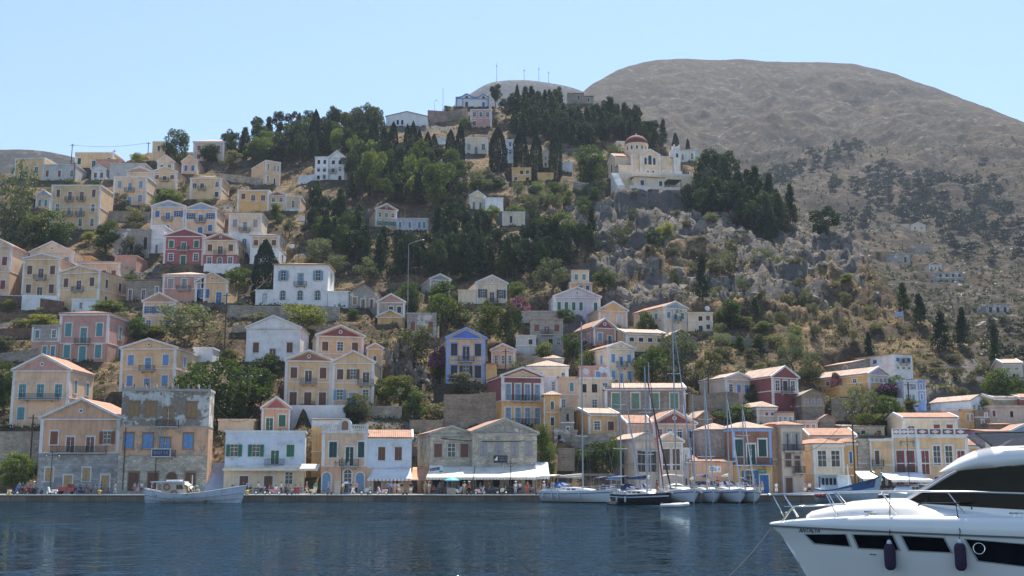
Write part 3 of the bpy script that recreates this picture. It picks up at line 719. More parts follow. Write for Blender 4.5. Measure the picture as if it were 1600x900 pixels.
HB('big grey stone gabled house with stained pediment on the quay', 738, 839, 771, 675, 'g', 655, wall='stone2', ped='oldwhite', rows=[('ssss', [755, 779, 804, 826]), ('eeee', [750, 775, 800, 826])], sh='grey', yaw=14, d=12, Y=173.5, pil=False, trim='stone', band=False, ww=1.1, wh=2.2)
# ---- right of the cliff
HB('grey temple fronted house with dark portico on the quay', 991, 1030, 766, 686, 'g', 677, wall='beige', trim='stone', rows=['dd', '..'], flr=[692, 738, 766], sh='dark', yaw=14, side=-1, sidek='s', Y=175, d=10, rm='p', ww=1.2, wh=2.6)
HB('beige gabled house with tall brown windows behind the yachts', 1031, 1067, 766, 688, 'g', 677, wall='beige', ped='ochre', rows=['dd', '..'], flr=[692, 735, 766], Y=174.5, sh='brown', d=9, ww=1.1, wh=2.6)
HB('peach gabled house with burgundy pediment behind the masts', 1021, 1087, 692, 660, 'g', 642, wall='peach', ped='maroon', oculus=True, rows=['gggg'], yaw=10, d=10, rm='t', sh='maroon' if False else 'brown')
HB('low tile roofed house joined to the burgundy pediment house', 981, 1021, 692, 662, 's', 648, wall='peach', rows=['.g'], d=9, yaw=10, rm='t')
HB('beige house with two blue doors and worn tiles right of the bushes', 1134, 1174, 620, 591, 'g', 583, wall='beige', rows=['gss'], sh='sky', yaw=22, d=9, rm='p')
HB('roofless stone ruin behind the right masts', 1076, 1155, 645, 612, 'ruin', None, wall='brownstone', rows=['.....'], d=8, pil=False)
HB('burgundy gabled house with dark windows and balcony on the right slope', 1207, 1247, 636, 588, 'g', 573, wall='maroon', ped='maroon', rows=['gbg', '...'], sh='dark', yaw=22, d=11, rm='p', ww=.9, wh=2.0)
HB('pale hip roofed house below the burgundy house', 1183, 1213, 664, 637, 'h', 626, wall='beige', rows=['.ss', '...'], sh='rust', rm='p', yaw=12)
HB('small flat tiled annex right of the pale hip roofed house', 1213, 1241, 664, 645, 'l', 640, wall='beige', rows=['ggg'], rm='t', pil=False)
HB('bare stone gabled ruin right of the burgundy house', 1253, 1288, 652, 618, 'g', 609, wall='brownstone', rows=['sss', '...'], sh='grey', rm='g', cornice=False, pil=False, trim='stone')
HB('yellow gabled house with lilac pediment on the right slope', 1358, 1388, 612, 584, 'g', 574, wall='yellow', ped='purple', rows=['gggg', '....'], yaw=28, side=-2, d=14, sidek='g', rm='p')
HB('low yellow garden block below the lilac pediment house', 1312, 1346, 620, 603, 'f', wall='yellow', rows=['..s'], sh='dark', cornice=False, pil=False)
HB('white three storey house with blue windows on the right slope', 1397, 1426, 592, 554, 'h', 551, wall='white', rows=['sbs', 'ggg', '...'], sh='blue', yaw=24, side=-1, d=10, cornice=False, pil=False, rm='p')
HB('grey stone gabled house behind the yellow lilac house', 1332, 1378, 577, 568, 'g', 562, wall='oldwhite', rows=[], rm='p', yaw=20, cornice=False, pil=False)
HB('blue painted house beside the purple flowers on the right slope', 1433, 1446, 628, 594, 'f', wall='sky', rows=['s', 's'], sh='sky', d=8, cornice=False)
HB('pale grey house with blue shutters left of the blue painted house', 1413, 1433, 630, 594, 'f', wall='bluewhite', rows=['so', 'os'], sh='lblue', d=8, cornice=False)
HB('brown quay house with blue cornice and pilasters and dark green shutters', 1146, 1206, 775, 670, 'h', 657, wall='brown', low='yellow', fl=727, trim='sky', wtrim='white', rows=[('sbs', [1155, 1174, 1192]), ('oD.', [1171, 1193, 1160])], sh='dkgreen', sh2='blue', d=10, Y=174, ww=1.25, wh=2.5, yaw=6, rm='p', balw=6)
HB('grey weathered side building left of the blue corniced house', 1095, 1145, 745, 672, 'h', 660, wall='oldpink', rows=[], d=9, Y=178, rm='p', pil=False, cornice=False)
HB('narrow stone and orange house with old balconies on the quay', 1222, 1255, 774, 665, 'h', 657, wall='beige', rows=['bb', 'sb', 'D.'], sh='grey', sh2='brown', d=9, Y=175, yaw=14, rm='t', pil=False, ww=1.0, wh=2.1, trim='stone')
HB('orange plastered strip house beside the blue corniced house', 1206, 1221, 774, 664, 'h', 659, wall='oldorange', rows=['.', '.', '.'], d=8, Y=176, pil=False, cornice=False, rm='t')
HB('ochre restaurant with tiled lean-to and white name board behind the yachts', 1080, 1146, 768, 722, 'l', 712, wall='orange', rows=['...'], d=7, Y=173, pil=False, rm='t')
HB('white narrow house with arched door behind the white yachts', 1064, 1080, 768, 700, 'f', wall='white', rows=['g', 'd'], d=8, Y=175, cornice=False, pil=False)
HB('cream quay house with hip roof and white corner trim on the right', 1272, 1319, 770, 694, 'h', 684, wall='cream', low='cream', fl=741, rows=['gg', 'DD'], sh2='blue', d=10, Y=175, yaw=8, side=0, ww=1.4, wh=2.4, rm='t')
HB('yellow side house with one blue window right of the cream hip roof house', 1320, 1340, 770, 692, 'h', 684, wall='yellow', rows=['s', '.'], sh='blue', Y=178, d=8, rm='t', pil=False)
HB('long cream house with maroon gable and dentil cornice on the right', 1265, 1337, 705, 681, 's', 669, wall='cream', rows=[], d=8, rm='t')
HB('light stone house with blue doors left of the diamond parapet house', 1341, 1361, 764, 686, 'f', wall='stone2', rows=['.', '.', 'DD'], sh='blue', d=9, Y=178, cornice=False, pil=False)
HB('ochre wing with iron balcony on the left of the diamond parapet house', 1361, 1397, 769, 686, 'f', wall='ochre', rows=['b.', 'DDD'], sh='brown', yaw=-10, Y=177, d=9)
HB('yellow corner house with white diamond pattern parapet on the quay', 1434, 1514, 769, 681, 'f', wall='ochre', rows=['dggd', '.DD.'], flr=[688, 742, 769], sh='red', yaw=4, Y=176, d=12, ww=1.15, wh=2.9)
HB('angled yellow bay of the diamond parapet corner house with balcony', 1397, 1434, 769, 681, 'f', wall='ochre', rows=['bb', 'D.D'], flr=[688, 740, 769], sh='red', yaw=-20, Y=176.6, d=9, ww=1.15, wh=2.8)
HB('cream roof storey with red shutters above the diamond parapet house', 1411, 1496, 680, 653, 's', 644.5, wall='cream', rows=['d.ss'], sh='red', d=8, Y=184, rm='t')
HB('pale grey gabled house above the right end of town', 1517, 1542, 648, 626, 'g', 618, wall='bluewhite', rows=['ggg'], yaw=26, rm='p', d=9, cornice=False)
HB('yellow flat house behind the diamond parapet house', 1500, 1524, 662, 640, 'f', wall='yellow', rows=['.ss'], sh='yell', cornice=False, pil=False)
HB('beige flat house left of the yellow flat house on the right', 1472, 1500, 662, 639, 'f', wall='beige', rows=[], cornice=True, pil=False)
HB('bare stone block right of the yellow flat house', 1524, 1546, 664, 641, 'f', wall='brownstone', rows=['..g', '.s.'], sh='grey', cornice=False, pil=False)
HB('long beige house with dark red shutters at the right edge', 1546, 1606, 656, 634, 'f', wall='beige', rows=['s..e..'], sh='red', cornice=False, pil=False)
HB('stone gabled house with orange roof at the right edge', 1553, 1594, 636, 622, 's', 614.5, wall='stone', rows=[], rm='p', pil=False)
HB('maroon house cut by the right picture edge', 1594, 1640, 640, 622, 's', 614, wall='maroon', rows=[], rm='t', pil=False)
HB('lone cream house with tiled roof above the right end of town', 1568, 1597, 590, 568, 's', 559, wall='cream', rows=['ss', '..'], sh='yell', rm='p', yaw=-10)
HB('low shed with bright tiled roof at the right end', 1545, 1578, 672, 664, 'l', 655, wall='stone', rows=[], rm='t', pil=False)
HB('purple grey house with tiled roof above the motor yacht', 1540, 1580, 696, 675, 'l', 668, wall='purple', rows=[], rm='t', pil=False)
HB('blue grey gabled house with white trim above the motor yacht', 1580, 1628, 696, 673, 'g', 663, wall='lightblue', rows=['.'], rm='t')
HB('orange house with tiled roof between corner house and motor yacht', 1514, 1556, 766, 697, 'h', 683, wall='yellow', rows=['D.'], sh='wood', rm='t', Y=182)
HB('low white shed with thin dark roof behind the balustrade house', 487, 541, 670, 656, 'l', 652, wall='white', rows=[], pil=False, rm='g', d=6)
HB('yellow strip of wall house left of the balustrade house', 487, 502, 745, 668, 'f', wall='yellow', rows=['.', '.'], Y=177, d=6, cornice=False, pil=False)
HB('stone shed with tiled gable left of the blue corniced house', 1089, 1114, 672, 653, 'g', 643, wall='brownstone', rows=['.e'], rm='p', cornice=False, pil=False, yaw=14)
HB('small beige flat house under the bare stone gabled ruin', 1246, 1278, 676, 657, 'f', wall='beige', rows=['.sg'], sh='grey', cornice=False, pil=False)
HB('small grey gabled cottage above the long dentil cornice house', 1280, 1305, 668, 656, 'g', 649, wall='stone', rows=[], rm='p', cornice=False, pil=False)
HB('long stone house with pale flat tiles behind the tall dark right pole', 1316, 1382, 680, 667, 'l', 661, wall='stone2', rows=['..e.e'], rm='g', pil=False)
HB('white stepped annex left of the pale cream house on mid slope', 341, 357, 398, 374, 'f', wall='white', rows=['.'], cornice=False, pil=False, d=6)
HB('pale terrace house with dark arch below the maroon and yellow house', 866, 902, 690, 672, 'f', wall='oldwhite', rows=['e.e'], cornice=False, pil=False, d=6)
HB('low pink walled house left of the tall cream house with blue shutters', 905, 946, 600, 572, 'f', wall='pink', rows=['.s'], sh='sky', cornice=False, pil=False, d=7)
HB('low ochre house among the trees below the salmon hip roofed house', 262, 300, 506, 490, 'l', 485, wall='ochre', rows=['.s'], sh='blue', pil=False, d=6)
# ---- across the valley
HB('low white and stone farmhouse far across the valley', 1392, 1421, 366, 350, 'f', wall='beige', rows=['e.'], table='m', d=10, cornice=False, pil=False)
HB('far cream gabled house across the valley beside the stone farmhouse', 1424, 1446, 367, 352, 'g', 347, wall='cream', rows=['gg', 'sd'], sh='blue', table='m', d=12)
HB('far roofless grey house across the valley above the red gate', 1430, 1454, 399, 381, 'ruin', wall='stone', rows=[], table='m', pil=False)
HB('far square grey house across the valley near the cliff edge', 1393, 1422, 414, 396, 'f', wall='oldwhite', rows=['.e'], table='m', cornice=False, pil=False)
HB('far cream and red cottage across the valley', 1452, 1471, 425, 413, 'g', 409, wall='cream', ped='maroon', rows=['ggg'], table='m', d=10)
HB('far long ruined house with many openings across the valley', 1464, 1505, 443, 425, 'ruin', wall='oldwhite', rows=['eeee', 'eee.'], table='m', pil=False)
HB('far ruined stone house at the right of the dry terraces', 1541, 1577, 492, 474, 'ruin', wall='oldwhite', rows=['eee'], table='m', pil=False)
# ------------------------------------------------------------------ special buildings on the hill
WHITE = trimmat('white'); CREAM = wallmat('cream')
def church():
 Y = YH(283); o = P(1010, 283, Y); yw = R(10)
 r = thing('church', 'cream domed church with dark red dome and white bell tower', 'church', o, yw); r.scale = (1.13,) * 3
 PADS.append((o.x, Y - 1, yw, 26, 21, o.z)); PADS.append((o.x + 3, Y - 20.5, yw, 27, 16, o.z - 8.2))
 MB().box(-4.2, 7.7, .0, 15, -4, 7.3).build('nave', CREAM, r)
 MB().prism([(-1.9, -4), (3.65, -4), (3.65, 7.35), (.9, 8.75), (-1.9, 7.35)], -.7, 13).build('gabled_front', CREAM, r)
 MB().prismx([(2.2, -2), (9.4, -2), (9.4, 7.2), (5.8, 8.9), (2.2, 7.2)], -8.2, -4.21).build('transept', CREAM, r)
 MB().box(-8.1, -4.22, -.9, 2.15, -4, 3.9).build('aisle', CREAM, r)
 m = MB()
 for sg in (-1, 1): m.prism([(.9 + sg * 3.0, 7.0), (.9, 8.55), (.9, 9.05), (.9 + sg * 3.0, 7.5)], -1.0, -.68)
 for x in (-4.3, -2.0, 3.35): m.box(x, x + .5, -.95 if x > -4 else -.2, -.701 if x > -4 else -.001, -1, 6.95)
 m.box(-1.45, 3.3, -.85, -.701, 3.9, 4.15); m.box(-4.2, -1.95, -.15, -.001, 7.0, 7.35); m.box(-3.8, -2.0, -.13, -.001, 3.9, 4.1); m.box(3.9, 7.75, -.15, -.001, 7.0, 7.35); m.box(3.9, 7.6, -.13, -.001, 3.9, 4.1)
 m.prismx([(1.9, 6.8), (5.8, 8.65), (5.8, 9.15), (1.9, 7.3)], -8.45, -8.21); m.prismx([(9.7, 6.8), (5.8, 8.65), (5.8, 9.15), (9.7, 7.3)], -8.45, -8.21); m.box(-8.25, -4.25, -1.05, -.901, 3.65, 3.95)
 m.build('white_trim', WHITE, r)
 rf = MB()
 for sg in (-1, 1): rf.prism([(.9 + sg * 2.95, 7.34), (.9, 8.8), (.9, 8.98), (.9 + sg * 2.95, 7.5)], -.66, 13)
 rf.build('roof', TILE, r); MB().prismx([(.3, 7.36), (14.8, 7.36), (8, 8.6)], 4.3, 7.6).build('roof', TILEX, r)
 MB().prismx([(2.0, 7.22), (5.8, 9.0), (9.6, 7.22), (9.6, 7.4), (5.8, 9.2), (2.0, 7.4)], -8.15, -4.2).build('roof', TILEX, r); MB().box(-8.3, -4.25, -.85, 2.1, 3.97, 4.1).build('roof', TILEX, r)
 c0 = (-.6, 7.2, 0)
 MB().box(-4.0, 3.0, 3.4, 11, 7.3, 9.6).build('drum_base', CREAM, r)
 dr = MB().lathe([(3.25, 9.4), (3.25, 11.9), (3.45, 11.95), (3.45, 12.25), (3.2, 12.3)], 32, c0).build('dome_drum', CREAM, r)
 for k in range(14):
  a = 2 * math.pi * k / 14
  add_window(dr, 'a', Matrix.Translation((c0[0] + 3.26 * math.cos(a), c0[1] + 3.26 * math.sin(a), 10.4)) @ Matrix.Rotation(a + math.pi / 2, 4, 'Z'), .5, 1.0, WHITE, GLASS, True)
 MB().lathe([(3.3 * math.cos(t), 12.3 + 2.8 * math.sin(t)) for t in [math.pi / 2 * i / 12 for i in range(13)]], 36, c0).build('dome', plaster('dark_red_dome_paint', (.17, .035, .04), .25), r, True)
 c = MB(); c.lathe([(.42, 14.95), (.42, 15.4), (.2, 15.6), (.08, 15.7)], 10, c0); c.box(c0[0] - .06, c0[0] + .06, 7.14, 7.26, 15.6, 16.8); c.box(c0[0] - .4, c0[0] + .4, 7.15, 7.25, 16.25, 16.38); c.build('dome_cross', IRON, r)
 tw = MB(); tw.box(7.72, 9.6, -.9, 1.2, -4, 9.4); tw.box(7.6, 9.75, -1.05, 1.35, 9.4, 9.65)
 for x in (7.75, 9.15):
  for y in (-.88, .75): tw.box(x, x + .42, y, y + .42, 9.65, 10.6)
 tw.box(8.2, 9.1, -.4, .7, 9.65, 10.1); tw.box(6.9, 7.7, -.8, .9, 7.0, 8.9)
 twr = tw.build('bell_tower', WHITE, r)
 add_window(twr, 'a', Matrix.Translation((8.66, -.9, 6.9)), .6, 1.2, WHITE, GLASS, True)
 for x, z, ww_, hh in ((.9, 4.55, .95, 2.6), (-.35, 4.55, .7, 1.95), (2.15, 4.55, .7, 1.95), (.1, .1, .9, 2.7), (1.9, .1, .9, 2.7)):
  add_window(r, 'a', Matrix.Translation((x, -.7, z)), ww_, hh, WHITE, GLASS, True)
 add_window(r, 'a', Matrix.Translation((4.9, 0, .1)), .9, 2.3, WHITE, GLASS, True)
 add_window(r, 'a', Matrix.Translation((-8.2, 5.8, 3.2)) @ Matrix.Rotation(R(-90), 4, 'Z'), 1.3, 2.8, WHITE, GLASS, True)
 t = thing('church_terrace', 'walled terrace with white posts and low annex in front of the domed church', 'terrace', o, yw); t.scale = (1.1,) * 3
 MB().box(-10.2, 10.5, -8, -1.1, -7, -.15).build('retaining_wall', wallmat('cream'), t)
 MB().box(-10.2, 10.5, -8.0, -7.75, -.15, .35).build('parapet', WHITE, t)
 for i in range(9): MB().box(-10.1 + i * 2.52, -9.7 + i * 2.52, -8.1, -7.65, .35, 1.15).build('parapet_post', WHITE, t)
 MB().box(-7, 1.2, -12.5, -8.05, -7, -2.3).build('annex', CREAM, t)
 MB().prismx([(-12.8, -2.4), (-8.05, -1.6), (-8.05, -1.4), (-12.8, -2.2)], -7.3, 1.5).build('annex_roof', TILEPX, t)
 for x in (-5, .2): add_window(t, 's', Matrix.Translation((x, -12.5, -4.6)), .9, 1.3, WHITE, shmat('dark'), True)
 MB().box(-9.0, 5.2, -14.6, -14.2, -9.5, -5.4).build('lower_wall', WHITE, t)
 s = MB(); [s.box(-12.4, -10.3, -8 - .5 * i, -7.5 - .5 * i, -9, -.3 - .42 * i) for i in range(13)]; s.build('steps', WHITE, t)
 MB().box(2, 5.8, -13.4, -8.2, -3.0, -2.85).box(5.6, 5.75, -13.3, -13.15, -6, -3.0).box(2.1, 2.25, -13.3, -13.15, -6, -3.0).build('canopy', plain('dark_canopy', (.06, .05, .05)), t)
church()
def chapel():
 Y = YH(168); o = P(738, 168, Y); k = Y / FP / CP
 r = thing('chapel', 'white hilltop chapel with blue trim and two curved gables', 'chapel', o, R(4)); PADS.append((o.x, Y, R(4), 15, 9, o.z))
 W = 27 * k
 def outline(dz):
  pts = []
  for i in range(41):
   x = -W + 2 * W * i / 40
   b = 15.5 * k + .9 * max(0, math.exp(-((x + 2.0 * 1.1) / 1.7) ** 2)) * 1.6 + 1.45 * math.exp(-((x - 4.3) / 1.7) ** 2)
   pts.append((x, b + dz))
  return pts
 MB().prism([(-W, -4)] + [(W, -4)] + outline(0)[::-1], 0, 9).build('wall', WHITE, r)
 BL = plain('blue_trim_paint', (.10, .25, .55), .6)
 m = MB(); a = outline(-.05); b = outline(.4)
 for i in range(40): m.prism([a[i], a[i + 1], b[i + 1], b[i]], -.25, .05)
 m.box(-W, W, -.1, -.0, 14 * k, 14 * k + .35)
 for x in (-W + .2, -W + 2.6, W - .6): m.box(x, x + .4, -.12, -.001, -1, 14 * k - .01)
 m.build('blue_trim', BL, r)
 for x in (-2.2, 4.3): MB().prism([(x + .55 * math.cos(t * math.pi / 8), 15.5 * k + .35 + .55 * math.sin(t * math.pi / 8)) for t in range(16)], -.03, .02).build('round_window', GLASS, r)
 for x, kk in ((-2.2, 'a'), (4.3, 'A')): add_window(r, kk, Matrix.Translation((x, 0, .2)), 1.1, 2.1, WHITE, shmat('blue'), True)
 MB().ball((W - 1, 1, 15.5 * k + 1.2), .6).lathe([(.7, 0), (.7, .9), (.5, 1.0)], 12, (W - 1, 1, 15.5 * k)).build('cupola', WHITE, r, True)
chapel()
def ridge_chapel():
 Y = YH(163); o = P(907, 163, Y); k = Y / FP / CP
 r = thing('stone_chapel', 'grey stone chapel with pale roof on the ridge above the dark forest', 'chapel', o); PADS.append((o.x, Y, 0, 13, 8, o.z))
 sm = wallmat('stone')
 MB().prismx([(0, -3), (7, -3), (7, 18 * k), (3.5, 21 * k), (0, 18 * k)], -20 * k, 6 * k).build('wall', sm, r)
 MB().prismx([(0, -3), (6, -3), (6, 13 * k), (3, 15 * k), (0, 13 * k)], 6.02 * k, 21 * k).build('wall', sm, r)
 MB().prismx([(-.3, 18 * k), (3.5, 21 * k + .05), (7.3, 18 * k), (7.3, 18 * k + .25), (3.5, 21 * k + .35), (-.3, 18 * k + .25)], -20.5 * k, 6.5 * k).build('roof', TILEPX, r)
 MB().prismx([(-.3, 13 * k), (3, 15 * k + .05), (6.3, 13 * k), (6.3, 13 * k + .25), (3, 15 * k + .35), (-.3, 13 * k + .25)], 6.6 * k, 21.5 * k).build('roof', TILEX, r)
 add_window(r, 'a', Matrix.Translation((-3 * k, 0, 9 * k)), .8, 1.5, WHITE, GLASS, True); add_window(r, 'a', Matrix.Translation((13 * k, 0, 5 * k)), .8, 1.4, WHITE, GLASS, True)
ridge_chapel()
# ------------------------------------------------------------------ ground
CREST = [(-500, 285), (-300, 280), (0, 272), (50, 268), (110, 264), (180, 252), (240, 240), (300, 238), (350, 236), (420, 220), (500, 214), (560, 210), (600, 198), (640, 192), (680, 182),
  (715, 168), (770, 167), (800, 172), (880, 165), (930, 165), (960, 188), (1000, 210), (1060, 234), (1100, 250), (1150, 285), (1200, 322), (1240, 350),
  (1300, 368), (1340, 388), (1375, 430), (1400, 470), (1430, 492), (1480, 520), (1520, 548), (1560, 578), (1600, 596), (1700, 625), (1900, 662), (2200, 690)]
CU = np.array([ray(x, y)[0] for x, y in CREST]); CY = np.array([YH(y) for x, y in CREST])
_hy = np.array([y for p, y in HT][::-1][::-1]); _he = np.array([elev(p) for p, y in HT])
def hill_base(u, Y):
 yc = np.interp(u, CU, CY)
 e = np.interp(np.minimum(Y, yc), _hy, _he)
 z = H + e * np.minimum(Y, yc)
 back = np.maximum(0, Y - yc)
 z = z - np.where(back < 30, back * back * .006, 5.4 + (back - 30) * .36)
 return z
def rockmask(x, Y, u, z):
 """where bare grey rock shows: the cliff under the church and the spur to its right"""
 e = (z - H) / Y
 n = fbm(x / 22, (Y + z) / 22, 4, 5)
 reg = np.clip((u - .02) / .05, 0, 1) * np.clip((.40 - u) / .06, 0, 1) * np.clip((e - .115) / .03, 0, 1) * np.clip((.262 - e - np.clip(u - .1, 0, 1) * .1) / .02, 0, 1)
 m = np.clip((n - .50 + reg * .18 - .10) / .09, 0, 1)
 return m, reg
# columns in azimuth, rows in depth
pxs = np.concatenate([np.linspace(-420, 860, 300), np.linspace(862, 1440, 330), np.linspace(1444, 2050, 140)])
us = np.array([ray(p, 600)[0] for p in pxs])
Ys = np.concatenate([np.linspace(171.5, 300, 150), np.linspace(301, 520, 150)])
UU, YY = np.meshgrid(us, Ys)
XX = UU * YY
ZZ = hill_base(UU, YY)
RM, REG = rockmask(XX, YY, UU, ZZ)
rid = fbm(XX / 17, YY / 15 + ZZ / 40, 5, 11, True)
fine = fbm(XX / 5, YY / 5, 4, 23)
far = np.clip((YY - 176) / 12, 0, 1)
ZZ = ZZ + far * ((fine - .5) * 1.6 + REG * (rid - .62) * 8.0 + REG * (fbm(XX / 7.5, YY / 6, 4, 31, True) - .6) * 4.6 + REG * (fbm(XX / 2.8, YY / 2.6, 3, 37, True) - .6) * 2.6 + (fbm(XX / 30, YY / 30, 3, 3) - .5) * 2.0)
# steps of old terracing on the inhabited part
ter = np.clip((.02 - UU) / .05, 0, 1) * far * np.clip((300 - YY) / 40, 0, 1)
st = 2.6; fr = ZZ / st - np.floor(ZZ / st)
ZZ = ZZ + ter * .55 * st * (np.clip((fr - .5) * 4, -.5, .5) + .5 - fr) * .6
for (hx, hy, ha_, hw, hd, hz) in PADS:
 if hy > 520: continue
 c, s = math.cos(ha_), math.sin(ha_)
 dx, dy = XX - hx, YY - hy
 lx = dx * c + dy * s; ly = -dx * s + dy * c
 ox = np.maximum(0, np.abs(lx) - hw / 2 - .6); oy = np.maximum(0, np.maximum(-1.0 - ly, ly - hd - .3))
 dist = np.sqrt(ox * ox + oy * oy)
 wgt = np.clip(1 - dist / 2.2, 0, 1); wgt = wgt * wgt * (3 - 2 * wgt)
 front = ly < hd * .5
 ZZ = ZZ * (1 - wgt) + (hz - .06) * wgt
QZ = .92
ZZ = np.where(YY < 173.5, np.minimum(ZZ, QZ - .02), ZZ)
nr, nc = XX.shape
co = np.stack([XX, YY, ZZ], -1).reshape(-1, 3)
def grid_mesh(name, co, nr, nc, attr=None):
 me = bpy.data.meshes.new(name)
 me.vertices.add(nr * nc); me.vertices.foreach_set('co', co.astype(np.float32).ravel())
 i = np.arange(nr - 1)[:, None] * nc + np.arange(nc - 1)[None, :]
 f = np.stack([i, i + 1, i + nc + 1, i + nc], -1).reshape(-1, 4)
 me.loops.add(f.size); me.loops.foreach_set('vertex_index', f.ravel().astype(np.int32))
 me.polygons.add(len(f)); me.polygons.foreach_set('loop_start', np.arange(0, f.size, 4, dtype=np.int32)); me.polygons.foreach_set('loop_total', np.full(len(f), 4, np.int32))
 me.update(calc_edges=True); me.polygons.foreach_set('use_smooth', np.ones(len(f), bool))
 if attr is not None:
  a = me.attributes.new('rock', 'FLOAT', 'POINT'); a.data.foreach_set('value', attr.astype(np.float32).ravel())
 me.validate(); return me
def groundmat(name, soil, grass, rock, use_attr=True, scale=1.0, green=None, terr=False):
 m, nt, b = nodes(name)
 g = nt.nodes.new('ShaderNodeNewGeometry').outputs['Position']
 f1 = noise(nt, g, .11 * scale, 8, .68); f2 = noise(nt, g, .9 * scale, 6, .7); f3 = noise(nt, g, 3.5 * scale, 5, .7)
 c1 = ramp(nt, f1, [(.36, mul(soil, .75)), (.48, soil), (.56, grass), (.70, mul(grass, 1.18))])
 c2 = ramp(nt, f2, [(.34, (.45, .44, .40)), (.5, (.95, .95, .95)), (.72, (1.4, 1.35, 1.25))])
 c = mixc(nt, 1.0, c1, c2, 'MULTIPLY')
 if terr or not use_attr:
  big = ramp(nt, noise(nt, mapping(nt, g, (1, 1, 2.2)), .016, 9, .72), [(.36, (.45, .46, .50)), (.47, (.88, .87, .87)), (.62, (1.25, 1.18, 1.08))])
  c = mixc(nt, 1.0, c, big, 'MULTIPLY')
  dots = ramp(nt, noise(nt, g, .16, 6, .75), [(.55, (1, 1, 1)), (.62, (.55, .56, .50))])
  c = mixc(nt, 1.0, c, dots, 'MULTIPLY')
 if green:
  gf = ramp(nt, noise(nt, g, .35 * scale, 7, .72), [(.54, 0.0), (.62, 1.0)])
  c = mixc(nt, gf, c, green)
 v = nt.nodes.new('ShaderNodeTexVoronoi'); v.inputs['Scale'].default_value = .35 * scale; L(nt, mapping(nt, g, (1, 1, .6)), v.inputs['Vector'])
 rk = ramp(nt, noise(nt, mapping(nt, g, (1, 1, .35)), .8 * scale, 9, .72), [(.30, mul(rock, .38)), (.47, mul(rock, .85)), (.60, rock), (.78, mul(rock, 1.35))])
 stain = ramp(nt, noise(nt, g, .22 * scale, 5), [(.55, 0.0), (.7, .5)])
 rk = mixc(nt, stain, rk, (.34, .24, .16))
 if use_attr:
  at = N(nt, 'ShaderNodeAttribute', attribute_name='rock').outputs['Fac']
  sm = N(nt, 'ShaderNodeMath', operation='ADD'); L(nt, at, sm.inputs[0])
  k = N(nt, 'ShaderNodeMath', operation='MULTIPLY_ADD'); L(nt, f2, k.inputs[0]); k.inputs[1].default_value = 1.3; k.inputs[2].default_value = -.72
  L(nt, k.outputs[0], sm.inputs[1])
  rf = ramp(nt, sm.outputs[0], [(.36, 0.0), (.56, 1.0)])
 else:
  rf = ramp(nt, noise(nt, g, .055 * scale, 10, .74), [(.50, 0.0), (.58, 1.0)])
 c = mixc(nt, rf, c, rk)
 if terr:
  w = nt.nodes.new('ShaderNodeTexWave'); w.bands_direction = 'Z'; w.inputs['Scale'].default_value = .085; w.inputs['Distortion'].default_value = 3.5
  w.inputs['Detail'].default_value = 5; w.inputs['Detail Scale'].default_value = .35; L(nt, g, w.inputs['Vector'])
  wr = ramp(nt, w.outputs['Fac'], [(.0, (.52, .52, .54)), (.22, (1, 1, 1))])
  zz = nt.nodes.new('ShaderNodeSeparateXYZ'); L(nt, g, zz.inputs[0])
  zr = N(nt, 'ShaderNodeMapRange'); L(nt, zz.outputs[2], zr.inputs[0]); zr.inputs[1].default_value = 190; zr.inputs[2].default_value = 300; zr.inputs[3].default_value = .9; zr.inputs[4].default_value = .0
  c = mixc(nt, zr.outputs[0], c, mixc(nt, 1.0, c, wr, 'MULTIPLY'))
 L(nt, c, b.inputs['Base Color']); b.inputs['Roughness'].default_value = .95; b.inputs['Specular IOR Level'].default_value = .15
 hb = N(nt, 'ShaderNodeMath', operation='MULTIPLY_ADD'); L(nt, f3, hb.inputs[0]); hb.inputs[1].default_value = .35; L(nt, f2, hb.inputs[2])
 bump(nt, b, hb.outputs[0], .9, 1.1 / scale)
 return m
GROUND = groundmat('dry_hillside', (.115, .08, .05), (.24, .165, .09), (.165, .148, .135), True, 1.0, (.075, .075, .035))
struct(link('hillside', None or (lambda me: (me.materials.append(GROUND), me)[1])(grid_mesh('hillside', co, nr, nc, RM))))
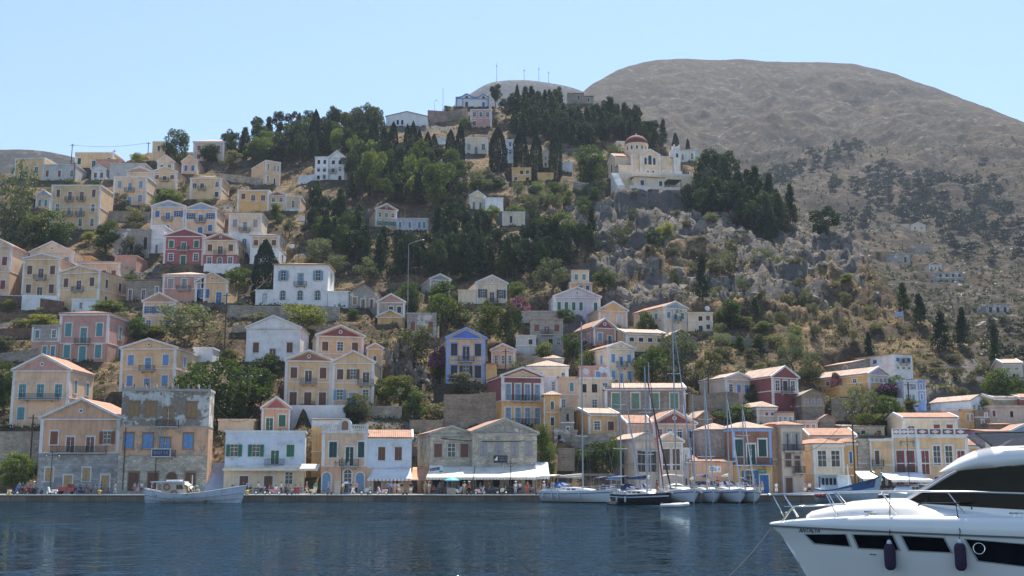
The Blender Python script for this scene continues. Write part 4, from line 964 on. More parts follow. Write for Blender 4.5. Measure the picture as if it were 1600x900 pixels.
def ridge_mesh(name, crest, mat, Ydepth=None, px0=0, px1=1600, n=260, rows=150, seed=1, amp=30, slope=None, Yfoot=None):
 """a range whose skyline is known; its face is either the mountain depth table or a plain slope"""
 cu = np.array([ray(x, y)[0] for x, y in crest]); ce = np.array([ray(x, y)[1] for x, y in crest])
 uu = np.linspace(ray(px0, 200)[0], ray(px1, 200)[0], n)
 ec = np.interp(uu, cu, ce)
 k = np.ones(7) / 7; ec = np.convolve(np.pad(ec, 3, 'edge'), k, 'valid')
 if slope is None:
  me_ = np.array([elev(p) for p, y in MT]); my = np.array([y for p, y in MT])
  yc = np.interp(ec, me_, my)
  t = np.concatenate([np.linspace(0, 1, rows), 1 + np.linspace(.02, .5, 12)])
  YYm = 208 + (yc[None, :] - 208) * t[:, None]
  E = np.interp(np.minimum(YYm, yc[None, :]), my, me_)
  Zm = H + E * np.minimum(YYm, yc[None, :]) - np.maximum(0, YYm - yc[None, :]) * .35
  amp_ = amp * np.clip((YYm - 480) / 600, .04, 1)
  Xm = uu[None, :] * YYm
  rg = fbm(Xm / 210, YYm / 260, 6, seed, True) - .62
  gul = fbm(Xm / 70, YYm / 110, 5, seed + 9, True) - .6
  edge = np.clip((yc[None, :] - YYm) / 160, .12, 1)
  Zm = Zm + (rg * amp_ + gul * amp_ * .75) * edge + (fbm(Xm / 14, YYm / 14, 4, 3) - .5) * 3 * np.clip((YYm - 230) / 200, 0, 1) * np.clip(edge * 2, .2, 1)
  low = np.clip((1 - (YYm - 250) / 520), 0, 1) * np.clip((YYm - 240) / 60, 0, 1)
  hz = Zm + (fbm(Xm / 60, YYm / 60, 3, 8) - .5) * 7
  fr = hz / 3.4 - np.floor(hz / 3.4)
  Zm = Zm + low * 1.25 * (np.clip((fr - .5) * 4, -.5, .5) + .5 - fr)
 else:
  yc = np.full(n, Ydepth); t = np.linspace(0, 1.2, rows)
  zc = H + ec * yc
  YYm = Yfoot + (yc[None, :] - Yfoot) * t[:, None]
  Xm = uu[None, :] * yc[None, :] * (0.35 + .65 * np.minimum(t, 1)[:, None] + .65 * np.maximum(0, t - 1)[:, None])
  Xm = uu[None, :] * YYm
  Zm = zc[None, :] * np.where(t[:, None] < 1, np.minimum(1, t[:, None]) ** 1.1, 1 - (t[:, None] - 1) * .8)
  Zm = Zm + (fbm(Xm / 160, YYm / 160, 5, seed, True) - .6) * amp * np.clip(np.abs(1 - t[:, None]) * 6, .05, 1) * np.clip(t[:, None] * 3, 0, 1)
 pad = np.zeros_like(Zm)
 for (hx, hy, ha_, hw, hd, hzz) in PADS:
  if slope is not None or hy < 300: continue
  d_ = np.sqrt(np.maximum(0, np.abs(Xm - hx) - hw / 2 - 2) ** 2 + np.maximum(0, np.maximum(-2 - (YYm - hy), (YYm - hy) - hd - 2)) ** 2)
  wg = np.clip(1 - d_ / 8, 0, 1); Zm = Zm * (1 - wg) + (hzz - .05) * wg
 r_, c_ = Zm.shape
 me = grid_mesh(name, np.stack([Xm, YYm, Zm], -1).reshape(-1, 3), r_, c_)
 me.materials.append(mat)
 return struct(link(name, me)), (uu, YYm, Zm)
MOUNT = groundmat('mountain_scrubland', (.046, .028, .013), (.072, .044, .018), (.044, .037, .029), False, .5, (.085, .085, .05), True)
MOUNT2 = groundmat('far_mountain_rock', (.03, .026, .022), (.037, .031, .024), (.044, .043, .043), False, .25, (.10, .10, .07))
MC_ = [(560, 420), (700, 300), (820, 212), (880, 163), (905, 148), (925, 132), (960, 111), (1000, 98), (1030, 92.5), (1060, 91), (1120, 93), (1200, 97), (1300, 97), (1340, 100), (1370, 106), (1400, 115),
 (1450, 134), (1500, 151), (1550, 171), (1600, 190), (1700, 232), (1900, 310), (2300, 430)]
mobj, MGRID = ridge_mesh('mountain', MC_, MOUNT, px0=600, px1=2250, n=560, rows=330, seed=4, amp=52)
P2 = [(560, 280), (680, 190), (715, 158), (740, 142), (757, 131), (775, 125.5), (800, 123.5), (830, 124), (850, 127), (880, 132), (900, 137), (930, 150), (1000, 180), (1100, 250)]
ridge_mesh('antenna_mountain', P2, MOUNT2, 2300, 540, 1150, 200, 60, 14, 40, 1, 1500)
P3 = [(-500, 215), (-250, 226), (-50, 231), (0, 233), (30, 232), (60, 234), (80, 237), (100, 241), (120, 246), (170, 262), (260, 300)]
ridge_mesh('western_hill', P3, MOUNT2, 1300, -480, 280, 160, 60, 21, 30, 1, 700)
# terrain height lookup for planting
def ground_z(x, y):
 u = x / y
 ci = np.interp(u, us, np.arange(nc)); ri = np.interp(y, Ys, np.arange(nr))
 c0 = min(int(ci), nc - 2); r0 = min(int(ri), nr - 2); fc = ci - c0; fr_ = ri - r0
 z = ZZ[r0:r0 + 2, c0:c0 + 2]
 return float((z[0, 0] * (1 - fc) + z[0, 1] * fc) * (1 - fr_) + (z[1, 0] * (1 - fc) + z[1, 1] * fc) * fr_)
def mount_z(x, y):
 uu, YYm, Zm = MGRID
 ci = int(round(np.interp(x / y, uu, np.arange(len(uu)))))
 return float(np.interp(y, YYm[:, ci], Zm[:, ci]))
# ------------------------------------------------------------------ water, sea bed, quay
def watermat():
 m, nt, b = nodes('harbour_water')
 g = nt.nodes.new('ShaderNodeNewGeometry').outputs['Position']
 b.inputs['Base Color'].default_value = (.002, .012, .024, 1); b.inputs['Roughness'].default_value = .022
 b.inputs['IOR'].default_value = 1.27; b.inputs['Specular IOR Level'].default_value = .5
 def slope(scale, det, amp, st):
  t = nt.nodes.new('ShaderNodeTexNoise'); t.inputs['Scale'].default_value = scale; t.inputs['Detail'].default_value = det; t.inputs['Roughness'].default_value = .6
  L(nt, mapping(nt, g, st), t.inputs['Vector'])
  v = N(nt, 'ShaderNodeVectorMath', operation='SUBTRACT'); L(nt, t.outputs['Color'], v.inputs[0]); v.inputs[1].default_value = (.5, .5, .5)
  k = N(nt, 'ShaderNodeVectorMath', operation='MULTIPLY'); L(nt, v.outputs[0], k.inputs[0]); k.inputs[1].default_value = (amp * 1.15, amp, 0)
  return k.outputs[0]
 def vadd(a, b_):
  v = N(nt, 'ShaderNodeVectorMath', operation='ADD'); L(nt, a, v.inputs[0])
  if isinstance(b_, tuple): v.inputs[1].default_value = b_
  else: L(nt, b_, v.inputs[1])
  return v.outputs[0]
 gust = ramp(nt, noise(nt, mapping(nt, g, (.35, 1, 1)), .05, 4, .6), [(.38, .45), (.62, 1.3)])
 s_ = vadd(vadd(slope(.8, 2, .55, (.6, 1, 1)), slope(2.8, 3, 1.15, (.5, 1, 1))), slope(9, 2, 1.0, (.5, 1, 1)))
 gs = N(nt, 'ShaderNodeVectorMath', operation='SCALE'); L(nt, s_, gs.inputs[0]); L(nt, gust, gs.inputs['Scale'])
 nn = N(nt, 'ShaderNodeVectorMath', operation='NORMALIZE'); L(nt, vadd(gs.outputs[0], (0, 0, 1)), nn.inputs[0]); df = nt.nodes.new('ShaderNodeBsdfDiffuse'); df.inputs['Color'].default_value = (.003, .015, .026, 1)
 gl = nt.nodes.new('ShaderNodeBsdfGlossy'); gl.inputs['Color'].default_value = (.58, .72, .82, 1); gl.inputs['Roughness'].default_value = .03
 fr = nt.nodes.new('ShaderNodeFresnel'); fr.inputs['IOR'].default_value = 1.33; mx = nt.nodes.new('ShaderNodeMixShader')
 for n_ in (df, gl, fr): L(nt, nn.outputs[0], n_.inputs['Normal'])
 L(nt, fr.outputs[0], mx.inputs[0]); L(nt, df.outputs[0], mx.inputs[1]); L(nt, gl.outputs[0], mx.inputs[2]); L(nt, mx.outputs[0], nt.nodes['Material Output'].inputs[0])
 return m
struct(MB().box(-1500, 1500, -400, 160.6, -6, 0).build('water', watermat()))
struct(MB().box(-1500, 1500, 160.6, 176, -6.2, -.3).build('sea_bed', plain('sea_bed_mud', (.05, .05, .045))))
QS = masonry('quay_blocks', (.25, .20, .15), 2.2, .75, (.09, .07, .055), .1)
PAVE = plaster('quay_paving', (.46, .44, .40), .4)
for nm, x0, x1 in (('quay', -190, 190),):
 struct(MB().box(x0, x1, 161, 175.5, -3, QZ - .12).build('quay_wall', QS))
 struct(MB().box(x0, x1, 160.9, 161.75, QZ - .12, QZ + .03).build('quay_kerb', plaster('quay_kerb_stone', (.70, .65, .56), .3)))
 struct(MB().box(x0, x1, 161.75, 175.6, QZ - .1, QZ).build('quay_pavement', PAVE))
# ------------------------------------------------------------------ foliage
rng = np.random.default_rng(5)
def leaf_quads(c, size, nrm_bias=None, flat=.75, rg=rng):
 """small leaf-spray faces at the centres c"""
 n = len(c)
 a = rg.normal(size=(n, 3)); b = rg.normal(size=(n, 3))
 if nrm_bias is not None: a[:, 2] *= nrm_bias
 a /= np.linalg.norm(a, axis=1)[:, None]
 b -= (b * a).sum(1)[:, None] * a; b /= np.linalg.norm(b, axis=1)[:, None]
 s = np.asarray(size).reshape(-1, 1) * rg.uniform(.6, 1.3, (n, 1))
 a = a * s; b = b * s * flat
 v = np.stack([c - a, c - b * .9 + a * .15, c + a, c + b * .9 - a * .1], 1)
 return v.reshape(-1, 3)
def quads_mesh(name, v, mat):
 v = np.asarray(v, np.float32); n = len(v) // 4
 me = bpy.data.meshes.new(name); me.vertices.add(len(v)); me.vertices.foreach_set('co', v.ravel())
 me.loops.add(4 * n); me.loops.foreach_set('vertex_index', np.arange(4 * n, dtype=np.int32))
 me.polygons.add(n); me.polygons.foreach_set('loop_start', np.arange(0, 4 * n, 4, dtype=np.int32)); me.polygons.foreach_set('loop_total', np.full(n, 4, np.int32))
 me.materials.append(mat); me.update(calc_edges=True); return me
LF = dict(
 cypress=leafmat('cypress_foliage', (.018, .034, .018), (.034, .055, .026), .16),
 conifer=leafmat('conifer_foliage', (.028, .046, .020), (.060, .080, .030), .22),
 pine=leafmat('pine_foliage', (.075, .10, .028), (.15, .175, .052), .36),
 broad=leafmat('broadleaf_foliage', (.052, .080, .022), (.115, .145, .04), .36),
 yellow=leafmat('yellow_green_foliage', (.115, .13, .03), (.20, .20, .05), .40),
 olive=leafmat('olive_foliage', (.085, .10, .060), (.15, .165, .10), .30),
 dusty=leafmat('dusty_shrub_foliage', (.10, .10, .055), (.18, .165, .09), .28),
 far=leafmat('far_tree_foliage', (.018, .026, .011), (.034, .044, .018), .15))
BARK = plain('bark', (.10, .075, .055), .9, 0, .4, 8)
def shell_pts(n, c, r, rg, inner=.55):
 d = rg.normal(size=(n, 3)); d /= np.linalg.norm(d, axis=1)[:, None]
 return np.array(c) + d * np.array(r) * (inner + (1 - inner) * rg.uniform(0, 1, (n, 1)) ** .6)
def crown_cypress(seed, n=4200):
 rg = np.random.default_rng(seed)
 t = rg.uniform(0, 1, n) ** .9
 prof = np.interp(t, [0, .05, .2, .45, .7, .9, 1], [.22, .40, .50, .50, .42, .22, .03])
 ang = rg.uniform(0, 2 * np.pi, n)
 lump = 1 + .10 * np.sin(ang * 3 + t * 9 + seed) + .08 * np.sin(ang * 5 - t * 13)
 rr = prof * lump * (.7 + .36 * rg.uniform(0, 1, n) ** .5)
 c = np.stack([rr * np.cos(ang), rr * np.sin(ang), .06 + t * .94], 1)
 v = leaf_quads(c, .034, 1.0, .6, rg)
 v = v.reshape(-1, 4, 3); v[:, :, 2] = c[:, None, 2] + (v[:, :, 2] - c[:, None, 2]) * 1.1
 return v.reshape(-1, 3)
def crown_conifer(seed, n=3200):
 rg = np.random.default_rng(seed); out = []
 lay = 13
 for i in range(lay):
  t = i / (lay - 1); z = .10 + t * .86
  rad = (.50 * (1 - t) ** .75 + .03) * rg.uniform(.75, 1.15)
  nb = max(3, int(9 - 5 * t))
  for b in range(nb):
   a = rg.uniform(0, 2 * np.pi); L_ = rad * rg.uniform(.55, 1.1)
   k = int(n / lay / nb * 1.0)
   s = rg.uniform(.15, 1, k) ** .7
   c = np.stack([np.cos(a) * L_ * s + rg.normal(0, .045, k), np.sin(a) * L_ * s + rg.normal(0, .045, k), z - .05 * s + .07 * s * s + rg.normal(0, .028, k)], 1)
   out.append(c)
 c = np.concatenate(out)
 return leaf_quads(c, .035, .7, .55, rg)
def crown_clumps(seed, n, blobs, leaf, spread=(1, 1, 1), low=.3, shape='round'):
 rg = np.random.default_rng(seed); cs = []
 for i in range(blobs):
  for _ in range(40):
   p = rg.uniform(-1, 1, 3)
   q_ = p[0] ** 2 + p[1] ** 2 + p[2] ** 2
   if q_ < 1 and q_ > .12: break
  z = low + (1 - low) * (p[2] * .5 + .5)
  taper = 1.0 if shape == 'round' else (.65 + .5 * math.sin(math.pi * min(1, max(0, (z - low) / (1 - low)))))
  r = rg.uniform(.13, .25) * (.9 if shape == 'round' else .8)
  c = (p[0] * .38 * taper, p[1] * .38 * taper, min(z, 1 - r * .55))
  k = int(n / blobs * (r / .19) ** 2)
  cs.append(shell_pts(k, c, (r, r, r * (.62 if shape != 'flat' else .4)), rg, .45))
 c = np.concatenate(cs); c = c[c[:, 2] > .01]
 c[:, 2] = np.minimum(c[:, 2], 1.02)
 return leaf_quads(c, leaf, 1.2, .65, rg)
def trunk_mesh(seed, hgt, r, limbs=4, lean=.04):
 rg = random.Random(seed); m = MB()
 pts = [(0, 0, -.12)] + [(rg.uniform(-lean, lean) * i, rg.uniform(-lean, lean) * i, hgt * i / 4) for i in range(1, 5)]
 m.tube(pts, [r * 1.25, r, r * .85, r * .7, r * .5], 7)
 for i in range(limbs):
  a = rg.uniform(0, 6.28); b = pts[2 + i % 3]
  e = (b[0] + math.cos(a) * .24, b[1] + math.sin(a) * .24, b[2] + rg.uniform(.12, .3))
  mid = ((b[0] + e[0]) / 2, (b[1] + e[1]) / 2, b[2] * .45 + e[2] * .55 - .02)
  m.tube([b, mid, e], [r * .5, r * .35, r * .15], 5)
 return m.mesh('trunk', BARK, True)
KIND = {}
def variants(k, name, crown, trunk, nv, mat): KIND[k] = (name, [(quads_mesh('crown', crown(s), LF[mat]), trunk(s)) for s in range(nv)])
variants('cypress', 'cypress_tree', lambda s: crown_cypress(s + 10), lambda s: trunk_mesh(s, .5, .028, 0, .005), 4, 'cypress')
variants('conifer', 'conifer_tree', lambda s: crown_conifer(s + 20), lambda s: trunk_mesh(s, .8, .020, 0, .005), 5, 'conifer')
variants('pine', 'pine_tree', lambda s: crown_clumps(s + 30, 5200, 24, .026, low=.26, shape='tall'), lambda s: trunk_mesh(s + 3, .72, .026, 5), 4, 'pine')
variants('darkpine', 'pine_tree', lambda s: crown_clumps(s + 35, 4600, 22, .028, low=.24, shape='tall'), lambda s: trunk_mesh(s + 5, .72, .026, 5), 4, 'conifer')
variants('broad', 'broadleaf_tree', lambda s: crown_clumps(s + 40, 6500, 30, .024, low=.10), lambda s: trunk_mesh(s + 7, .5, .03, 4), 4, 'broad')
variants('yellow', 'leafy_tree', lambda s: crown_clumps(s + 50, 5200, 26, .024, low=.12), lambda s: trunk_mesh(s + 8, .5, .03, 4), 3, 'yellow')
variants('olive', 'olive_tree', lambda s: crown_clumps(s + 60, 3600, 24, .024, low=.14), lambda s: trunk_mesh(s + 9, .45, .035, 5, .07), 4, 'olive')
variants('dusty', 'shrub', lambda s: crown_clumps(s + 70, 2800, 18, .028, low=.05), lambda s: trunk_mesh(s + 11, .35, .022, 4, .07), 4, 'dusty')
variants('far', 'round_tree', lambda s: crown_clumps(s + 80, 900, 13, .055, low=.12), lambda s: trunk_mesh(s + 13, .4, .035, 0), 3, 'far')
CATS = dict(cypress='cypress', conifer='conifer', pine='pine tree', darkpine='pine tree', broad='tree', yellow='tree', olive='olive tree', dusty='shrub', far='far tree')
TREES = 0
def tree(k, px, yb, yt, wpx, label, group=None, table='h', Y=None, seed=None, dz=0):
 global TREES
 Y = Y or (YH(yb) if table == 'h' else YM(yb))
 u, e = ray(px, yb); x = u * Y
 z = (ground_z(x, Y) if table == 'h' else mount_z(x, Y)) + dz
 if table == 'h' and Y < 171.5: z = QZ
 hn = P(px, yt, Y).z - P(px, yb, Y).z; h = P(px, yt, Y).z - z if table == 'h' else hn; h = max(h, .6 * hn); wd = wpx * Y / FP / CP
 if h < 1.0: h = 1.0
 nm, vs = KIND[k]; rr = random.Random(seed if seed is not None else TREES * 13 + 1)
 cm, tm = vs[rr.randrange(len(vs))]
 o = thing(nm, label, CATS[k], (x, Y, z), rr.uniform(0, 6.28), group)
 link('crown', cm, o); link('trunk', tm, o)
 o.scale = (wd, wd, h)
 TREES += 1; return o
T = tree
# --- cypresses that stand out against the hill
for x, yb, yt, w_, lb in [
 (583, 252, 185, 17, 'slim cypress at the left end of the hilltop row'), (614, 254, 191, 16, 'dark cypress in front of the long white hall'),
 (636, 258, 195, 13, 'narrow cypress right of the white hall cypress'), (645, 260, 190, 14, 'taller of two touching cypresses mid row'),
 (655, 260, 203, 13, 'short cypress right of the two touching ones'), (668, 260, 206, 14, 'cypress left of the tiny white gabled house'),
 (678, 262, 209, 13, 'cypress overlapping the tiny white gabled house'), (704, 268, 203, 18, 'broad dark cypress left of the cream flat house'),
 (719, 268, 193, 15, 'tall cypress left of the cream cornice house'), (778, 276, 199, 27, 'lone broad cypress covering the tall white house'),
 (814, 268, 200, 24, 'spindle cypress above the yellow ruined front'), (838, 270, 207, 20, 'cypress between yellow front and narrow cream house'),
 (868, 276, 202, 20, 'tall cypress right of the narrow cream house'), (808, 190, 132, 9, 'thin cypress poking above the hilltop forest'),
 (413, 458, 376, 38, 'big dark cypress left of the big white house'), (1056, 250, 208, 12, 'cypress behind the church bell tower'),
 (1075, 246, 217, 8, 'small cypress right of the bell tower'), (492, 242, 172, 17, 'dark cypress above the white gabled three storey house'),
 (890, 160, 146, 6, 'small cypress against the stone chapel')]:
 T('cypress', x, yb, yt, w_, lb, 'cypresses on the hill')
# --- trees that stand out, one by one
for a in [
 ('olive', 14, 405, 240, 82, 'tall dusty eucalyptus at the left picture edge'), ('broad', 70, 392, 328, 84, 'dark broad tree below the three storey ochre house'),
 ('broad', 30, 380, 318, 55, 'dark tree between the eucalyptus and the three storey house'), ('broad', 28, 395, 352, 44, 'rounded green bush above the peach edge house'),
 ('broad', 165, 396, 345, 50, 'dark bushy tree left of the crumbling whitewashed house'), ('dusty', 203, 402, 366, 46, 'grey green bush in front of the crumbling house'),
 ('olive', 186, 332, 301, 30, 'spiky grey tree under the pale ochre balcony house'), ('dusty', 208, 352, 322, 38, 'dusty bush below the pale ochre balcony house'),
 ('broad', 262, 322, 298, 60, 'dark shrubbery above the sky blue gables'), ('broad', 275, 250, 203, 46, 'umbrella shaped tree on the left skyline'),
 ('broad', 328, 255, 224, 34, 'small tree in front of the large cream stone house'), ('dusty', 360, 264, 236, 45, 'pale bush right of the cream stone house'),
 ('yellow', 215, 258, 240, 30, 'yellow green bush on the left skyline'), ('broad', 105, 305, 280, 40, 'low bush above the three storey ochre house'),
 ('broad', 432, 348, 318, 30, 'green tree against the yellow flat blocks'), ('olive', 452, 368, 338, 28, 'round olive below the yellow flat blocks'),
 ('pine', 371, 472, 416, 46, 'leaning bright pine right of the bright blue shutters'), ('yellow', 471, 528, 475, 80, 'big rounded yellow green tree below the stone wall'),
 ('dusty', 402, 512, 486, 40, 'pale bush left of the yellow green tree'), ('broad', 415, 585, 552, 50, 'shrub in front of the white gabled house'),
 ('broad', 352, 655, 562, 140, 'huge dark green fig tree above the quay steps'), ('broad', 408, 640, 575, 50, 'dark tree left of the gabled pair'), ('broad', 300, 640, 566, 60, 'dark tree right of the sky blue shuttered house'),
 ('olive', 290, 540, 474, 100, 'spreading olive tree in front of the small peach house'), ('broad', 218, 535, 494, 44, 'dark bush right of the teal shuttered pink house'),
 ('yellow', 240, 530, 508, 40, 'light green bush above the yellow gabled house'), ('broad', 168, 492, 470, 60, 'green hedge below the grey stone house'),
 ('yellow', 66, 512, 490, 60, 'yellow green bush on the red terraces'), ('olive', 8, 548, 524, 36, 'grey bush at the left edge below the terraces'),
 ('broad', 4, 652, 565, 46, 'dark tree at the left edge beside the peach house'), ('broad', 75, 652, 618, 62, 'round bush in front of the peach house balcony'),
 ('broad', 22, 768, 706, 66, 'green tree on the quay at the left edge'), ('broad', 125, 618, 598, 44, 'bush beside the leaning pole on the left'),
 ('yellow', 625, 640, 585, 70, 'bright bush right of the gabled pair'), ('broad', 650, 655, 612, 44, 'dark bush above the small stone gable'),
 ('dusty', 646, 588, 505, 74, 'tall pale bush beside the rocky outcrop'), ('olive', 563, 655, 615, 44, 'silvery shrub below the gabled pair terrace'),
 ('broad', 600, 625, 592, 40, 'clipped dark hedge on the gabled pair terrace'), ('broad', 555, 648, 615, 40, 'dark leafy shrub in front of the right gabled house'),
 ('pine', 690, 520, 458, 66, 'light green pine above the bright blue house'), ('broad', 640, 480, 440, 46, 'yellowish tree left of the teal pediment cottage'),
 ('broad', 690, 470, 438, 50, 'dark tree hiding the teal pediment cottage base'), ('broad', 722, 440, 428, 30, 'small round tree left of the cream villa'),
 ('pine', 757, 552, 470, 62, 'bright yellow green pine behind the bright blue house'), ('darkpine', 796, 548, 472, 44, 'dark pine right of the bright blue house'),
 ('broad', 715, 515, 482, 44, 'green crown between two pines in the centre'), ('dusty', 720, 618, 580, 56, 'pale bush below the bright blue house'),
 ('olive', 862, 462, 402, 60, 'willowy pale green tree left of the mauve gabled house'), ('broad', 808, 470, 440, 36, 'dark bush right of the cream villa'),
 ('broad', 884, 508, 482, 32, 'bush under the mauve gabled house'), ('broad', 895, 560, 520, 40, 'dark garden tree below the derelict house'),
 ('yellow', 920, 580, 548, 48, 'light green bush left of the tall cream house'), ('yellow', 848, 560, 535, 46, 'pale shrub in front of the derelict house'),
 ('dusty', 812, 590, 562, 40, 'white flowering shrub above the maroon and yellow house'), ('broad', 1018, 600, 540, 70, 'leafy tree right of the tall cream house'),
 ('olive', 1060, 585, 515, 74, 'grey green tree below the turquoise shuttered house'), ('dusty', 1105, 590, 540, 60, 'loose pale bush right of the grey green tree'),
 ('broad', 1008, 520, 486, 40, 'green garden tree left of the turquoise shuttered house'), ('broad', 944, 462, 418, 42, 'olive green tree right of the peach upper house'),
 ('conifer', 1098, 478, 398, 36, 'single dark conifer on the rocks above the dish'), ('olive', 1132, 430, 386, 42, 'round grey tree on the cliff face'),
 ('darkpine', 1022, 412, 360, 40, 'dark pine on the cliff below the church'), ('olive', 968, 396, 352, 44, 'pale tree on the cliff left of the dark pine'),
 ('yellow', 1040, 378, 347, 32, 'light bush on the cliff below the church'), ('olive', 1062, 510, 470, 56, 'grey green bush above the turquoise shuttered house'),
 ('broad', 1145, 510, 468, 56, 'bush on the slope right of the dish house'), ('conifer', 1180, 500, 465, 26, 'small dark conifer in the rocks'),
 ('darkpine', 1292, 372, 323, 56, 'spreading dark pine alone on the ridge end'), ('yellow', 1322, 458, 430, 32, 'round light bush on the cliff edge'),
 ('olive', 1192, 420, 388, 44, 'pale dry bush in the middle of the cliff'), ('olive', 1114, 358, 332, 32, 'light bush under the flank conifers'),
 ('conifer', 1412, 490, 442, 30, 'dark conifer right of the flag'), ('conifer', 1438, 508, 460, 34, 'second dark conifer down the right ridge'),
 ('conifer', 1472, 545, 488, 44, 'large dark conifer on the right ridge'), ('conifer', 1505, 540, 482, 36, 'pair of dark conifers beyond the right ridge'),
 ('conifer', 1555, 560, 505, 26, 'thin conifer at the lower right ridge'), ('conifer', 1358, 560, 520, 26, 'small conifer above the yellow lilac house'),
 ('olive', 1240, 580, 520, 46, 'grey tree above the burgundy house'), ('olive', 1268, 600, 560, 50, 'loose bush right of the burgundy house'),
 ('olive', 1350, 660, 600, 62, 'large grey green tree below the yellow lilac house'), ('broad', 1385, 665, 618, 60, 'dark tree left of the blue painted house'),
 ('broad', 1402, 612, 586, 30, 'dark garden tree below the white three storey house'), ('yellow', 1362, 672, 645, 54, 'yellow green bush above the dentil cornice house'),
 ('yellow', 1425, 640, 622, 26, 'small light bush below the blue painted house'), ('broad', 1182, 620, 600, 36, 'bush left of the burgundy house'),
 ('broad', 1150, 660, 632, 66, 'dark ivy thicket below the stone ruin'), ('broad', 853, 745, 662, 36, 'dark tree beside the big grey stone house'),
 ('broad', 935, 735, 690, 60, 'dark ivy mass on the quay cliff'), ('broad', 912, 720, 702, 46, 'shrubs on the quay cliff wall'), ('broad', 958, 742, 682, 30, 'climbing bush beside the temple fronted house'),
 ('broad', 1565, 620, 575, 60, 'dark tree at the right edge above town'), ('broad', 1590, 612, 590, 44, 'bush at the right picture edge above town'), ('yellow', 1540, 645, 620, 40, 'green bush between right end houses'),
 ('dusty', 690, 655, 625, 60, 'dry bush above the stone gabled houses'), ('broad', 788, 420, 402, 30, 'small bush at the foot of the dark forest'),
 ('olive', 572, 440, 402, 42, 'round grey tree at the forest foot'), ('olive', 500, 412, 372, 50, 'grey green olive right of the ochre base house'), ('olive', 525, 430, 395, 44, 'second olive right of the ochre base house'),
 ('broad', 545, 400, 352, 56, 'dark tree left of the central pines'), ('broad', 508, 380, 338, 50, 'dark tree above the two olives'),
 ('pine', 582, 320, 226, 44, 'tall bright pine left of the forest'), ('pine', 686, 330, 246, 54, 'wide bright pine in front of the cypress row'),
 ('broad', 922, 292, 226, 60, 'dense round tree left of the church'), ('olive', 960, 262, 222, 36, 'pale tree behind the church'), ('olive', 1095, 262, 244, 26, 'bright bush right of the white long building'),
 ('darkpine', 775, 170, 132, 26, 'ragged pine beside the hilltop chapel'), ('darkpine', 790, 188, 155, 34, 'dark pine right of the hilltop chapel'),
 ('broad', 726, 205, 185, 24, 'round bush left of the pink hilltop house'), ('broad', 700, 180, 165, 18, 'bush on the hilltop wall'), ('pine', 805, 345, 318, 34, 'light pine hiding the low yellow house'),
 ('pine', 765, 352, 320, 34, 'pine crown in front of the white terraced annex'), ('pine', 880, 400, 328, 50, 'light pine at the right end of the forest'), ('pine', 842, 400, 335, 30, 'slim light pine in the forest edge'),
 ('olive', 845, 322, 300, 26, 'dry tree on the open slope left of the cliff'), ('dusty', 820, 325, 302, 30, 'dry bush on the open slope')]:
 T(*a)
# --- the woods: each tree its own, those nobody could tell apart share a label
BLOCK = []
def facade_free(px, yb, yt, w_, Y):
 for (xl, xr, y0, y1, hY) in BLOCK:
  if Y < hY and px + w_ * .42 > xl and px - w_ * .42 < xr and yt < y1 - 3 and yb > y0 + 2: return False
 return True
for lb, (root, w_, h_, d_, hY) in HOUSES.items():
 b = root.location
 p0 = [(800 + FP * b.x / (b.y * CP + (b.z - H) * SP)), 0]
 def proj(v):
  f = v.y * CP + (v.z - H) * SP; up = -v.y * SP + (v.z - H) * CP
  return 800 + FP * v.x / f, 450 - FP * up / f
 a = proj(b + Vector((-w_ / 2, 0, 0))); c_ = proj(b + Vector((w_ / 2, 0, h_)))
 BLOCK.append((a[0], c_[0], c_[1], a[1], hY))
BLOCK += [(958, 1062, 215, 312, YH(283)), (708, 768, 140, 168, YH(167)), (886, 930, 144, 164, YH(163))]
def inside_pad(x, y, m=.8):
 for (hx, hy, ha_, hw, hd, hz_) in PADS:
  if abs(y - hy) > hd + 20 or abs(x - hx) > hw + 20: continue
  c, s = math.cos(ha_), math.sin(ha_); dx, dy = x - hx, y - hy
  if abs(dx * c + dy * s) < hw / 2 + m and -m < -dx * s + dy * c < hd + m: return True
 return False
def inpoly(x, y, poly):
 r = False; n = len(poly)
 for i in range(n):
  x1, y1 = poly[i]; x2, y2 = poly[(i + 1) % n]
  if (y1 > y) != (y2 > y) and x < (x2 - x1) * (y - y1) / (y2 - y1) + x1: r = not r
 return r
def forest(poly, n, mind, kinds, hr, wr, label, group, table='h', seed=1, clear=True):
 rr = random.Random(seed); pts = []
 x0, x1 = min(p[0] for p in poly), max(p[0] for p in poly); y0, y1 = min(p[1] for p in poly), max(p[1] for p in poly)
 tries = 0
 while len(pts) < n and tries < n * 60:
  tries += 1
  x, y = rr.uniform(x0, x1), rr.uniform(y0, y1)
  if not inpoly(x, y, poly): continue
  if any((x - a) ** 2 + ((y - b) * 1.6) ** 2 < mind * mind for a, b in pts): continue
  h = rr.uniform(*hr); w_ = rr.uniform(*wr); k = rr.choice(kinds)
  Y = YH(y) if table == 'h' else YM(y); u, e = ray(x, y)
  if inside_pad(u * Y, Y, 1.5): continue
  if clear and not facade_free(x, y, y - h, w_, Y): continue
  pts.append((x, y))
  lb = label if isinstance(label, str) else label[k]
  T(k, x, y, y - h, w_, lb, group, table)
forest([(335, 240), (420, 222), (480, 216), (500, 240), (480, 262), (420, 262), (345, 252)], 30, 15, ['conifer', 'darkpine', 'darkpine', 'broad'], (34, 50), (24, 40), 'dark tree in the wood along the left part of the ridge', 'ridge wood trees', seed=2)
forest([(495, 216), (580, 208), (608, 222), (600, 255), (520, 250)], 24, 14, ['pine', 'darkpine', 'darkpine', 'conifer'], (36, 58), (24, 38), 'pine in the ridge wood left of the white hall', 'ridge wood trees', seed=3)
